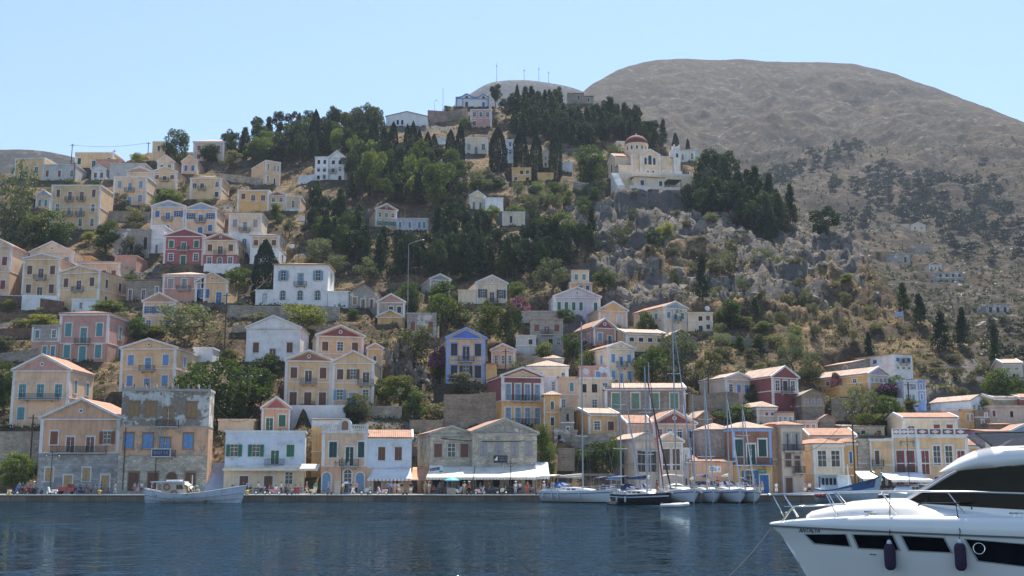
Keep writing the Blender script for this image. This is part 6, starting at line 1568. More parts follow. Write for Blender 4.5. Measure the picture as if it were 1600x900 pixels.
# diamond parapet
DM = wallmat('maroon')
for sub in ('yellow corner house with white diamond', 'angled yellow bay'):
 rt_, w_, h_, d_, Y_ = HR(sub); n = max(3, int(round(w_ / 2.1)))
 MB().box(-w_ / 2 - .1, w_ / 2 + .1, -.12, .2, h_ + .07, h_ + .25).box(-w_ / 2 - .1, w_ / 2 + .1, -.12, .2, h_ + 1.0, h_ + 1.15).build('parapet_rail', WHITE, rt_)
 for i in range(n):
  x0 = -w_ / 2 + w_ * i / n; x1 = -w_ / 2 + w_ * (i + 1) / n; xm = (x0 + x1) / 2
  pn = MB().box(x0 + .15, x1 - .15, -.02, .15, h_ + .252, h_ + .998).build('parapet_panel', DM, rt_)
  MB().prism([(xm - .65, h_ + .62), (xm, h_ + .32), (xm + .65, h_ + .62), (xm, h_ + .93)], -.06, -.022).build('diamond', WHITE, pn)
  MB().box(x0 - .12, x0 + .145, -.1, .18, h_ + .252, h_ + .998).build('parapet_post', WHITE, rt_)
def strokes(o, n, cw, ch, x0, z0, mat, y, seed, name='lettering'):
 """letter-like painted strokes, for writing too small to read in the photograph"""
 rr = random.Random(seed); m = MB(); t = cw * .2
 for i in range(n):
  x = x0 + i * cw * 1.35
  if rr.random() < .8: m.box(x, x + t, y - .012, y, z0, z0 + ch)
  if rr.random() < .6: m.box(x + cw - t, x + cw, y - .012, y, z0 + (0 if rr.random() < .6 else ch * .5), z0 + ch)
  for k in (0, .42, .84):
   if rr.random() < .55: m.box(x + t, x + cw - t, y - .012, y, z0 + ch * k, z0 + ch * (k + .16))
 m.build(name, mat, o)
wire(P(681, 690, 172.6), P(681, 684, 172.6), 'short riser of the black cable on the small grey stone house', 0, .07); wire(P(681, 684, 172.6), P(836, 688, 172.6), 'thick black cable along the two grey stone houses', .35, .07)
dr_ = HR('derelict three storey'); MB().tube([(-5.6, -.14, dr_[2] * .62), (-5.6, -.14, .3)], .07, 6).tube([(-1.0, -.14, dr_[2] * .34), (-1.0, -.14, .3)], .06, 6).build('drainpipe', plain('rusty_pipe', (.10, .06, .045), .8), dr_[0])
def late_signs():
 o, w_, h_ = board(237.5, 266, 702, 713, 170.9, 'framed blue board with pale lettering on the peeling building balcony', SN, SW)
 SP_ = plain('sign_pale_blue', (.30, .36, .42), .5, 0, .04); strokes(o, 8, w_ * .075, h_ * .42, -w_ * .41, -h_ * .18, SP_, -.101, 3)
 o, w_, h_ = board(771, 793, 711.5, 723, 171.3, 'dark hanging board with white sail on the big grey stone house', SK, None)
 MB().prism([(-w_ / 2 + .1, -h_ / 2 + .32), (-w_ / 2 + .62, -h_ / 2 + .32), (-w_ / 2 + .58, h_ / 2 - .1)], -.115, -.1005).build('sail_mark', SW, o)
 strokes(o, 9, .1, .13, -.25, .18, SP_, -.101, 4); strokes(o, 9, .1, .2, -.25, -.2, SP_, -.101, 5)
 o, w_, h_ = board(671, 692, 727.5, 738.5, 164.3, 'white board with tilted dark lettering above the cream awnings', SW, None)
 b_ = MB().box(-.72, .72, -.115, -.1005, -.2, .2).build('name_band', SN, o); b_.rotation_euler = (0, R(-9), 0); b_.location = (-.2, 0, 0); strokes(b_, 8, .11, .2, -.6, -.1, SW, -.116, 6)
 MB().box(.45, .95, -.112, -.1005, -h_ / 2 + .06, -h_ / 2 + .3).build('blue_mark', plain('sign_sea_blue', (.10, .25, .36), .5), o)
 o, w_, h_ = board(1108, 1126, 728, 738, 171.4, 'white name board with blue lettering on the ochre restaurant', SW, None); strokes(o, 4, w_ * .16, h_ * .62, -w_ * .43, -h_ * .3, SN, -.101, 7)
 o, w_, h_ = board(1184, 1197, 732.5, 740, 172.5, 'small green board on the blue corniced house', plain('sign_green', (.05, .16, .10), .5), None); strokes(o, 6, w_ * .1, h_ * .4, -w_ * .38, -h_ * .2, plain('sign_gold', (.4, .42, .25), .5), -.101, 8)
late_signs()
# ------------------------------------------------------------------ people
def skin_mesh(name, verts, edges, radii, root=0, sub=1, mat=None):
 me = bpy.data.meshes.new(name); me.from_pydata(verts, edges, [])
 o = bpy.data.objects.new('tmp', me); col.objects.link(o)
 o.modifiers.new('skin', 'SKIN').use_smooth_shade = True
 for i, r in enumerate(radii):
  r = r if isinstance(r, tuple) else (r, r)
  me.skin_vertices[0].data[i].radius = r
 me.skin_vertices[0].data[root].use_root = True
 s = o.modifiers.new('sub', 'SUBSURF'); s.levels = sub; s.render_levels = sub
 dg = bpy.context.evaluated_depsgraph_get(); out = bpy.data.meshes.new_from_object(o.evaluated_get(dg))
 bpy.data.objects.remove(o); out.name = name; out.materials.clear(); out.materials.append(mat); return out
SKINM = plain('skin', (.50, .30, .21), .6, 0, .05)
HAIRM = plain('hair_default', (.03, .02, .015), .7, 0, .1)
def figure(pose):
 """returns body, top, bottom, hair meshes of one pose; facing -y"""
 st = dict(hip=.92, hy=0, lf=(-.11, 0, 0), rf=(.11, 0, 0), lk=None, rk=None, la=(-.27, -.02, .82), ra=(.27, -.02, .82), le=(-.26, .03, 1.1), re=(.26, .03, 1.1), lean=0)
 if pose == 'walk': st.update(lf=(-.10, -.32, .02), rf=(.10, .34, .10), lk=(-.10, -.16, .50), rk=(.10, .02, .48), la=(-.27, .20, .88), ra=(.27, -.24, .90), le=(-.27, .12, 1.12), re=(.27, -.05, 1.1), lean=-.04)
 if pose == 'sit': st.update(hip=.48, hy=.05, lf=(-.12, -.42, 0), rf=(.12, -.42, 0), lk=(-.12, -.40, .47), rk=(.12, -.40, .47), la=(-.16, -.34, .60), ra=(.16, -.34, .60), le=(-.26, -.06, .68), re=(.26, -.06, .68))
 if pose == 'reach': st.update(la=(-.18, -.38, 1.16), ra=(.2, -.40, 1.10), le=(-.27, -.12, 1.1), re=(.27, -.12, 1.08))
 h, hy, ln = st['hip'], st['hy'], st['lean']
 V, E, Rr = [], [], []
 def add(p, r, par=None):
  V.append(tuple(p)); Rr.append(r)
  if par is not None: E.append((par, len(V) - 1))
  return len(V) - 1
 pel = add((0, hy, h), (.15, .11)); bel = add((0, hy + ln * .3, h + .2), (.14, .105), pel); che = add((0, hy + ln * .7, h + .42), (.17, .12), bel)
 nk = add((0, hy + ln, h + .56), .06, che); hd0 = add((0, hy + ln - .01, h + .65), .075, nk); hd = add((0, hy + ln - .02, h + .74), .098, hd0); hd2 = add((0, hy + ln - .01, h + .82), .075, hd)
 nose = add((0, hy + ln - .12, h + .715), .016, hd)
 for s, f, k, a, e in ((-1, st['lf'], st['lk'], st['la'], st['le']), (1, st['rf'], st['rk'], st['ra'], st['re'])):
  sh = add((s * .19, hy + ln * .9, h + .49), .062, che); el = add(e, .045, sh); wr = add(a, .032, el)
  d_ = (Vector(a) - Vector(e)).normalized(); side = Vector((0, -1, 0)); side = (side - d_ * side.dot(d_)).normalized()
  pm = add(Vector(a) + d_ * .075, (.040, .024), wr)
  for j, ln_ in enumerate((.075, .085, .08, .062)):
   b = add(Vector(a) + d_ * .10 + side * (.028 - .019 * j), .009, pm); add(Vector(a) + d_ * (.10 + ln_) + side * (.03 - .021 * j) + Vector((-s * .015, 0, 0)), .008, b)
  t = add(Vector(a) + d_ * .05 + side * .045, .011, pm); add(Vector(a) + d_ * .10 + side * .06, .009, t)
  hp = add((s * .09, hy, h - .05), .10, pel); kn = add(k or (s * .105, hy - .01, h * .52), .062, hp); an = add((f[0], f[1] + .03, f[2] + .09), .042, kn)
  hl_ = add((f[0], f[1] + .02, f[2] + .04), .042, an); add((f[0], f[1] - .13, f[2] + .035), .035, hl_)
 body = skin_mesh('body', V, E, Rr, 0, 1, SKINM)
 V2, E2, R2 = V, E, Rr
 V, E, Rr = [], [], []
 c0 = add((0, hy, h + .02), (.165, .125)); c1 = add((0, hy + ln * .3, h + .2), (.162, .125), c0); c2 = add((0, hy + ln * .7, h + .42), (.185, .135), c1); c3 = add((0, hy + ln, h + .535), .075, c2)
 for s, e in ((-1, st['le']), (1, st['re'])):
  sh = add((s * .19, hy + ln * .9, h + .485), .08, c2); m_ = Vector((s * .19, hy + ln * .9, h + .485)).lerp(Vector(e), .65); add(m_, .066, sh)
 top = skin_mesh('shirt', V, E, Rr, 0, 1, SKINM)
 def legs(frac):
  nonlocal V, E, Rr
  V, E, Rr = [], [], []
  p = add((0, hy, h + .03), (.165, .13))
  for s, f, k in ((-1, st['lf'], st['lk']), (1, st['rf'], st['rk'])):
   kn_ = Vector(k or (s * .105, hy - .01, h * .52)); hp_ = Vector((s * .09, hy, h - .06))
   hp = add(hp_, .12, p)
   if frac < 1: add(hp_.lerp(kn_, .92), .092, hp)
   else: kn = add(kn_, .08, hp); add((f[0], f[1] + .03, f[2] + .10), .066, kn)
  return skin_mesh('trousers' if frac == 1 else 'shorts', V, E, Rr, 0, 1, SKINM)
 hm = MB(); hm.ball((0, hy + ln + .005, h + .785), .115, 12, 8, (.93, 1.0, .82)); hair = hm.mesh('hair', HAIRM, True)
 hm = MB(); hm.ball((0, hy + ln + .03, h + .74), .12, 12, 8, (.98, .9, 1.25)); hair2 = hm.mesh('hair', HAIRM, True)
 hm = MB(); hm.lathe([(.20, 0), (.20, .015), (.12, .03), (.11, .12), (.06, .14), (.01, .145)], 14, (0, hy + ln - .01, h + .80)); hat = hm.mesh('hat', HAIRM, True)
 sk = MB(); sk.lathe([(.15, h + .05), (.17, h - .1), (.24, h - .5)] if pose != 'sit' else [(.17, h + .05), (.2, h - .05), (.26, h - .1)], 14, (0, hy, 0)); skirt = sk.mesh('skirt', SKINM, True)
 return dict(body=body, top=top, trousers=legs(1), shorts=legs(.5), hair=hair, hair2=hair2, hat=hat, skirt=skirt)
FIGS = {p: figure(p) for p in ('stand', 'walk', 'sit', 'reach')}
CL = dict(white=(.75, .75, .73), black=(.02, .02, .025), navy=(.03, .05, .14), blue=(.10, .22, .45), red=(.45, .06, .06), pink=(.60, .22, .26), green=(.05, .30, .14), khaki=(.38, .30, .20), grey=(.28, .28, .29),
  denim=(.10, .15, .26), cream=(.68, .60, .46), teal=(.05, .28, .30), yellow=(.65, .48, .12), lilac=(.42, .34, .5), straw=(.6, .46, .25), brown=(.10, .06, .04), blond=(.45, .32, .15), dark=(.02, .016, .014), sky=(.40, .52, .68), orange=(.6, .25, .08))
def cloth(c): return plain(c + '_cloth', CL[c], .8, 0, .08)
def person(px, Y, face, pose, top, bot, botkind, head, headc, label, z=None, grp='people on the quay', sc_=1.0):
 f = FIGS[pose]; u, _ = ray(px, 765)
 o = thing('person', label, 'person', (u * Y, Y, QZ if z is None else z), R(face), grp)
 o.scale = (sc_,) * 3
 link('body', f['body'], o)
 def part(nm, me, mt):
  p = link(nm, me, o); p.material_slots[0].link = 'OBJECT'; p.material_slots[0].material = mt
 part('shirt' if botkind != 'skirt' else 'dress_top', f['top'], cloth(top))
 part({'trousers': 'trousers', 'shorts': 'shorts', 'skirt': 'skirt'}[botkind], f[botkind], cloth(bot))
 part('hat' if head == 'hat' else 'hair', f[head], cloth(headc))
 if head == 'hat': part('hair', f['hair'], cloth('dark'))
 return o
for a in [
 (30, 164.5, 20, 'stand', 'blue', 'denim', 'trousers', 'hair', 'dark', 'person in blue standing by the parked scooters under the quay tree'),
 (36, 165.5, -40, 'stand', 'red', 'black', 'shorts', 'hair', 'brown', 'person in red among the parked scooters under the quay tree'),
 (41, 164.0, 90, 'walk', 'teal', 'white', 'trousers', 'hair2', 'brown', 'person in teal top passing the leaning quay pole'),
 (45, 165.0, 0, 'stand', 'pink', 'khaki', 'shorts', 'hair2', 'blond', 'blond person in pink beside the leaning quay pole'),
 (53, 164.2, 30, 'stand', 'grey', 'denim', 'trousers', 'hat', 'white', 'person in grey with white sun hat beside the quay pole'),
 (126, 166.5, 60, 'sit', 'navy', 'navy', 'trousers', 'hair', 'dark', 'person in navy sitting before the yellow shutters of the ashlar ground floor'),
 (144, 167.5, -60, 'sit', 'blue', 'black', 'trousers', 'hair', 'dark', 'person in blue sitting at a table before the ashlar ground floor'),
 (180, 163.5, 80, 'walk', 'cream', 'white', 'trousers', 'hair', 'dark', 'person in cream and white walking past the corner of the peeling building'),
 (210, 165, 90, 'walk', 'sky', 'khaki', 'shorts', 'hair', 'dark', 'person in pale blue shirt walking behind the fishing boat stern'),
 (215, 165.6, 90, 'walk', 'pink', 'white', 'skirt', 'hair2', 'brown', 'person in pink and white dress walking behind the fishing boat stern'),
 (221, 166, 20, 'stand', 'white', 'denim', 'shorts', 'hair', 'brown', 'person in white and denim shorts by the red door of the peeling building'),
 (366, 163.6, 30, 'sit', 'orange', 'khaki', 'shorts', 'hair', 'brown', 'tanned person sitting near the bow of the fishing boat'),
 (380, 168, 0, 'stand', 'black', 'khaki', 'trousers', 'hair2', 'brown', 'person in black standing in the dark doorway of the white taverna'),
 (404, 164.6, -80, 'walk', 'white', 'denim', 'trousers', 'hair', 'dark', 'person in white walking behind the dark motorbike'),
 (424, 167.5, 10, 'sit', 'red', 'black', 'trousers', 'hair', 'brown', 'person in red sitting at the taverna door'),
 (439, 164.4, 95, 'walk', 'white', 'navy', 'trousers', 'hair', 'dark', 'person in white shirt walking behind the pink scooter'),
 (447, 168, 20, 'sit', 'brown', 'black', 'trousers', 'hair', 'dark', 'person in brown sitting under the taverna canopy'),
 (469, 168.2, -20, 'sit', 'teal', 'denim', 'trousers', 'hair', 'dark', 'person in teal sitting at the right end of the taverna'),
 (479, 163.4, 100, 'walk', 'pink', 'cream', 'trousers', 'hair2', 'blond', 'person in pink top and cream trousers striding along the quay edge'),
 (493, 165, 0, 'stand', 'green', 'white', 'shorts', 'hair', 'dark', 'person in green and white at the taverna right door'),
 (513, 163.6, -90, 'walk', 'grey', 'denim', 'trousers', 'hair', 'blond', 'person in grey and jeans walking past the first arched door'),
 (535, 164.2, 0, 'stand', 'white', 'khaki', 'trousers', 'hair', 'dark', 'person in white next to the double lantern lamp'),
 (547, 166.8, 20, 'stand', 'navy', 'black', 'trousers', 'hair', 'dark', 'person in dark clothes in the open door of the balustrade house'),
 (551.5, 162.9, -90, 'walk', 'green', 'white', 'trousers', 'hair', 'dark', 'person in green shirt and white trousers striding left along the quay edge'),
 (556.5, 165.2, 20, 'stand', 'pink', 'black', 'trousers', 'hair', 'brown', 'person in pink shirt behind the one in green'),
 (606, 167.5, -30, 'stand', 'blue', 'navy', 'trousers', 'hair', 'dark', 'person in blue under the left end of the white awning'),
 (611, 168, 30, 'stand', 'sky', 'denim', 'trousers', 'hair2', 'brown', 'person in pale blue under the white awning'),
 (617, 166, 20, 'stand', 'lilac', 'khaki', 'shorts', 'hair', 'brown', 'person in lilac in the group under the white awning'),
 (623.5, 164.4, -10, 'stand', 'cream', 'white', 'shorts', 'hair', 'brown', 'person in cream and white shorts in front of the white awning'),
 (627.5, 164.0, 30, 'stand', 'black', 'khaki', 'shorts', 'hair', 'dark', 'person in black shirt at the right of the awning group'),
 (642, 163.8, 0, 'stand', 'black', 'white', 'shorts', 'hair', 'dark', 'person in black shirt and white shorts right of the white awning'),
 (664.5, 164.0, 30, 'stand', 'khaki', 'khaki', 'shorts', 'hair', 'blond', 'person in khaki standing in front of the orange canvas'),
 (670.5, 163.6, -40, 'stand', 'cream', 'khaki', 'shorts', 'hat', 'straw', 'person in straw hat left of the restaurant board'),
 (688, 167.5, 0, 'stand', 'yellow', 'khaki', 'trousers', 'hair', 'brown', 'waiter in yellow under the left cream awning'),
 (699.5, 165.6, 20, 'stand', 'blue', 'navy', 'trousers', 'hat', 'white', 'person in blue with white cap beside the turquoise parasol'),
 (725.5, 163.6, 180, 'stand', 'cream', 'khaki', 'trousers', 'hat', 'green', 'person in cream shirt with green cap seen from behind on the quay'),
 (733, 164.0, 150, 'stand', 'red', 'black', 'trousers', 'hat', 'white', 'person in red with white cap beside the one with green cap'),
 (752, 165.0, 30, 'sit', 'sky', 'denim', 'trousers', 'hair', 'brown', 'person in pale blue sitting on the white scooter under the right awning'),
 (765, 164.6, -60, 'walk', 'red', 'denim', 'trousers', 'hair', 'brown', 'person in dark red walking under the joint of the cream awnings'),
 (792, 168.5, 10, 'sit', 'grey', 'black', 'trousers', 'hair', 'dark', 'person in grey sitting deep under the right cream awning'),
 (805.5, 163.6, 20, 'stand', 'white', 'sky', 'trousers', 'hat', 'white', 'person in white with white cap near the right double lantern'),
 (812.5, 164.2, -30, 'stand', 'white', 'navy', 'shorts', 'hair', 'dark', 'person in white shirt and navy shorts right of the right double lantern'),
 (824, 163.4, 10, 'stand', 'red', 'red', 'skirt', 'hair2', 'brown', 'person in long red dress on the quay near the white yacht'),
 (850, 164.0, 40, 'stand', 'sky', 'grey', 'trousers', 'hat', 'white', 'person in pale blue behind the stern of the white sailing yacht'),
 (856, 164.6, -20, 'sit', 'navy', 'navy', 'shorts', 'hair', 'dark', 'person in navy sitting by the stern of the white sailing yacht'),
 (1191, 168.5, 0, 'stand', 'khaki', 'white', 'shorts', 'hair', 'blond', 'person in khaki in front of the blue door with green board'),
 (1213, 167.0, 40, 'walk', 'white', 'white', 'skirt', 'hair2', 'brown', 'person in white dress in front of the orange plastered strip house'),
 (1258, 165.0, -50, 'stand', 'grey', 'white', 'shorts', 'hair', 'dark', 'person in grey by the steps right of the old balconies'),
 (1265, 165.6, 20, 'stand', 'white', 'black', 'shorts', 'hair', 'dark', 'person in white and black left of the blue caique')]:
 person(*a)
rp = random.Random(4)
for x0, x1, n, Y0_, what in ((120, 176, 5, 168.0, 'before the ashlar ground floor'), (230, 312, 6, 169.0, 'before the stone base of the peeling building'), (358, 470, 8, 168.0, 'along the white taverna front'), (676, 738, 8, 167.5, 'under the left cream awning'), (746, 834, 12, 167.5, 'under the right cream awning')):
 for i in range(n):
  person(x0 + (x1 - x0) * (i + .5 + rp.uniform(-.3, .3)) / n, Y0_ - rp.choice((0, 1.4)), rp.uniform(-90, 90), rp.choice(('sit', 'sit', 'stand')), rp.choice(('white', 'navy', 'blue', 'red', 'grey', 'black', 'teal', 'khaki', 'lilac')), rp.choice(('denim', 'black', 'khaki', 'navy')), 'trousers', rp.choice(('hair', 'hair2')), rp.choice(('dark', 'brown', 'blond')), 'guest at the cafe tables ' + what, grp='guests at the cafe tables ' + what)
# ------------------------------------------------------------------ scooters and quay furniture
RUB = plain('black_rubber', (.02, .02, .02), .8, 0, .05); CHR = plain('chrome', (.6, .6, .6), .2, .9, .03); SEATM = plain('black_vinyl', (.025, .025, .028), .5, 0, .05)
def scooter_parts(kind):
 P_ = {}
 def wheel(x):
  m = MB(); n = 18
  vs = []; fs = []
  for i in range(n):
   a = 2 * math.pi * i / n
   for j in range(6):
    b = 2 * math.pi * j / 6; rr = (.25 if kind == 'scooter' else .30) - .05 + .055 * math.cos(b)
    vs.append((x + rr * math.cos(a), .055 * math.sin(b), .25 + (.05 if kind != 'scooter' else 0) + rr * math.sin(a)))
  for i in range(n):
   for j in range(6): fs.append((i * 6 + j, ((i + 1) % n) * 6 + j, ((i + 1) % n) * 6 + (j + 1) % 6, i * 6 + (j + 1) % 6))
  return m.add(vs, fs).mesh('wheel', RUB, True)
 def hub(x):
  m = MB(); m.prism([(x + .15 * math.cos(2 * math.pi * i / 12), .25 + (.05 if kind != 'scooter' else 0) + .15 * math.sin(2 * math.pi * i / 12)) for i in range(12)], -.05, .05); return m.mesh('rim', CHR)
 P_['wheel'] = [(wheel(-.62), hub(-.62)), (wheel(.62), hub(.62))]
 b = MB()
 if kind == 'scooter':
  b.prism([(-.85, .45), (-.72, .75), (-.1, .72), (-.02, .40), (.25, .30), (.30, .24), (-.30, .22), (-.45, .45)], -.16, .16)
  b.prism([(.22, .26), (.36, .30), (.60, .95), (.52, 1.02), (.42, .95)], -.19, .19); b.prism([(.42, .46), (.62, .56), (.84, .42), (.80, .38), (.62, .50)], -.09, .09)
  b.box(.50, .60, -.13, .13, .95, 1.08)
 else:
  b.prism([(-.25, .50), (-.15, .85), (.18, .92), (.42, .80), (.30, .45), (.0, .28), (-.22, .30)], -.14, .14); b.prism([(-.62, .72), (-.95, .88), (-.92, .93), (-.5, .80)], -.09, .09)
  b.prism([(.40, .62), (.62, .70), (.86, .60), (.62, .66)], -.07, .07)
 P_['body'] = b
 s = MB(); s.prism([(-.80, .755), (-.15, .73), (-.05, .77), (-.2, .85), (-.75, .86)] if kind == 'scooter' else [(-.80, .80), (-.2, .86), (-.12, .90), (-.75, .94)], -.15, .15); P_['seat'] = s.mesh('seat', SEATM)
 h = MB(); h.tube([(.50, -.34, 1.10), (.54, 0, 1.06), (.50, .34, 1.10)], .018, 6); h.tube([(.62, 0, .28), (.50, 0, 1.08)], .03, 6); h.tube([(.53, -.25, 1.1), (.55, -.28, 1.28)], .01, 5); h.tube([(.53, .25, 1.1), (.55, .28, 1.28)], .01, 5); P_['handlebar'] = h.mesh('handlebar', CHR)
 l = MB(); l.ball((.62, 0, .98), .09, 10, 6, (.6, 1, 1)); P_['headlight'] = l.mesh('headlight', plain('headlight_glass', (.6, .6, .58), .15, 0, .02))
 m = MB(); m.ball((.53, -.29, 1.3), .06, 8, 5, (.4, 1, 1)); m2 = MB(); m2.ball((.53, .29, 1.3), .06, 8, 5, (.4, 1, 1)); P_['mirror'] = [m.mesh('mirror', RUB), m2.mesh('mirror', RUB)]
 P_['bodyme'] = b.mesh('body', SKINM)
 return P_
SCO = {k: scooter_parts(k) for k in ('scooter', 'motorbike')}
PAINT = {k: plain(k + '_gloss_paint', v, .3, 0, .04) for k, v in dict(white=(.75, .75, .74), pink=(.55, .22, .30), red=(.42, .05, .05), black=(.02, .02, .022), silver=(.4, .41, .43), cream=(.7, .62, .45), blue=(.06, .14, .38), palepink=(.68, .45, .48)).items()}
def scooter(px, Y, rz, kind, paint, label):
 s = SCO[kind]; u, _ = ray(px, 768)
 o = thing(kind, label, kind, (u * Y, Y, QZ), R(rz), 'scooters and motorbikes parked on the quay')
 b = link('body', s['bodyme'], o); b.material_slots[0].link = 'OBJECT'; b.material_slots[0].material = PAINT[paint]
 for w_, r_ in s['wheel']: ww_ = link('wheel', w_, o); link('rim', r_, ww_)
 link('seat', s['seat'], o); link('handlebar', s['handlebar'], o); link('headlight', s['headlight'], o)
 for m_ in s['mirror']: link('mirror', m_, o)
for a in [(20, 164, 30, 'scooter', 'blue', 'blue scooter leftmost under the quay tree'), (28, 164.6, 60, 'motorbike', 'black', 'black motorbike second from the left under the quay tree'), (44, 164, 75, 'motorbike', 'red', 'red motorbike in front of the leaning quay pole'),
  (53, 164.2, 100, 'scooter', 'black', 'black scooter right of the leaning quay pole'), (60, 164.8, 70, 'motorbike', 'silver', 'silver motorbike left of the white scooter'), (81, 162.8, 175, 'scooter', 'white', 'white scooter parked alone at the quay edge on the left'),
  (407, 163.2, 10, 'motorbike', 'black', 'dark motorbike behind the bow of the fishing boat'), (429, 163.4, 5, 'scooter', 'pink', 'pink scooter in front of the white taverna'), (464, 163.4, 80, 'scooter', 'red', 'red and white scooter at the right end of the taverna'),
  (489, 163.4, 70, 'scooter', 'cream', 'cream scooter left of the first arched door'), (572, 163.6, 5, 'motorbike', 'silver', 'grey motorbike in front of the balustrade house right corner'), (597, 163.6, 170, 'scooter', 'palepink', 'pale pink scooter left of the white awning'),
  (716, 163.8, 40, 'scooter', 'white', 'white scooter right of the turquoise parasol'), (750, 163.6, 20, 'scooter', 'palepink', 'pale scooter with big front under the right cream awning'), (784, 164, 10, 'motorbike', 'cream', 'cream motorbike left of the right double lantern'), (800, 164.6, 60, 'motorbike', 'black', 'black motorbike at the foot of the right double lantern')]:
 scooter(*a)
def quay_item(px, Y): u, _ = ray(px, 768); return Vector((u * Y, Y, QZ))
o = thing('cargo_tricycle', 'small red three wheeled cargo truck before the ashlar ground floor', 'tricycle', quay_item(103, 166), R(5))
MB().box(-1.0, .2, -.55, .55, .45, 1.05).build('cargo_box', PAINT['red'], o); MB().prism([(.22, .4), (1.15, .4), (1.2, .8), (.9, 1.45), (.3, 1.5), (.22, 1.4)], -.5, .5).build('cab', PAINT['red'], o); MB().prism([(.4, .9), (1.1, .9), (.85, 1.38), (.4, 1.4)], -.51, -.502).build('window', GLASS, o)
for x, y in ((.85, 0), (-.7, -.5), (-.7, .5)): MB().prism([(x + .24 * math.cos(2 * math.pi * i / 14), .24 + .24 * math.sin(2 * math.pi * i / 14)) for i in range(14)], y - .07, y + .07).build('wheel', RUB, o)
o = thing('utility_cabinet', 'beige utility cabinet left of the double lantern lamp', 'cabinet', quay_item(527.5, 163.6)); MB().box(-.42, .42, -.3, .3, 0, 1.75).build('housing', plain('cabinet_beige', (.48, .43, .35), .6), o); MB().box(-.47, .47, -.35, .35, 1.75, 1.85).build('cap', CONC, o); MB().box(-.36, .36, -.32, -.302, .15, 1.6).build('door', plain('cabinet_door', (.43, .39, .32), .6), o)
o = thing('drinks_fridge', 'blue glass fronted drinks fridge at the balustrade house door', 'fridge', quay_item(541.5, 165)); MB().box(-.36, .36, -.3, .3, .05, 1.85).build('cabinet', PAINT['blue'], o); MB().box(-.3, .3, -.32, -.302, .3, 1.45).build('glass_door', GLASS, o); MB().box(-.3, .3, -.32, -.302, 1.5, 1.78).build('header', SW, o)
for px, lb in ((15, 'yellow mooring bollard at the left end of the quay'), (156, 'yellow mooring bollard before the ashlar house corner'), (386, 'yellow mooring bollard beside the fishing boat bow')):
 o = thing('mooring_bollard', lb, 'bollard', quay_item(px, 161.5), 0, 'mooring bollards'); MB().lathe([(.28, 0), (.25, .1), (.17, .2), (.17, .38), (.3, .46), (.3, .56), (.15, .62)], 14).build('post', plain('bollard_yellow', (.62, .40, .04), .5), o, True)
for px in (449, 456, 512, 518, 575, 630, 636, 730, 736, 785, 838, 843):
 o = thing('mooring_bollard', 'small dark mooring bollard along the quay edge', 'bollard', quay_item(px, 161.3), 0, 'small dark bollards'); MB().lathe([(.16, 0), (.12, .08), (.1, .28), (.18, .34), (.1, .4)], 10).build('post', IRON, o, True)
# parasol and stall
o = thing('parasol', 'turquoise parasol on the quay in front of the cream awning', 'parasol', quay_item(706, 163.4)); MB().tube([(0, 0, 0), (0, 0, 2.35)], .03, 6).build('pole', WHITE, o); m = MB()
for i in range(8):
 a0, a1 = 2 * math.pi * i / 8, 2 * math.pi * (i + 1) / 8; c_ = lambda a, r, z: (r * math.cos(a), r * math.sin(a), z)
 m.add([(0, 0, 2.4), c_(a0, .55, 2.27), c_(a1, .55, 2.27), c_(a0, 1.05, 1.98), c_(a1, 1.05, 1.98), c_(a0, 1.06, 1.85), c_(a1, 1.06, 1.85)], [(0, 1, 2), (1, 3, 4, 2), (3, 5, 6, 4)])
m.build('canopy', plain('turquoise_canvas', (.06, .42, .50), .7), o); MB().lathe([(.3, 0), (.3, .12), (.06, .16)], 14).build('base', CONC, o)
o = thing('stall_box', 'wooden stall counter under the turquoise parasol', 'stall', quay_item(705, 162.9)); MB().box(-.6, .6, -.3, .3, 0, .85).build('crate', plain('stall_wood', (.42, .33, .24), .8), o); MB().box(-.66, .66, -.36, .36, .85, .92).build('top', plain('stall_top', (.30, .42, .50), .6), o)
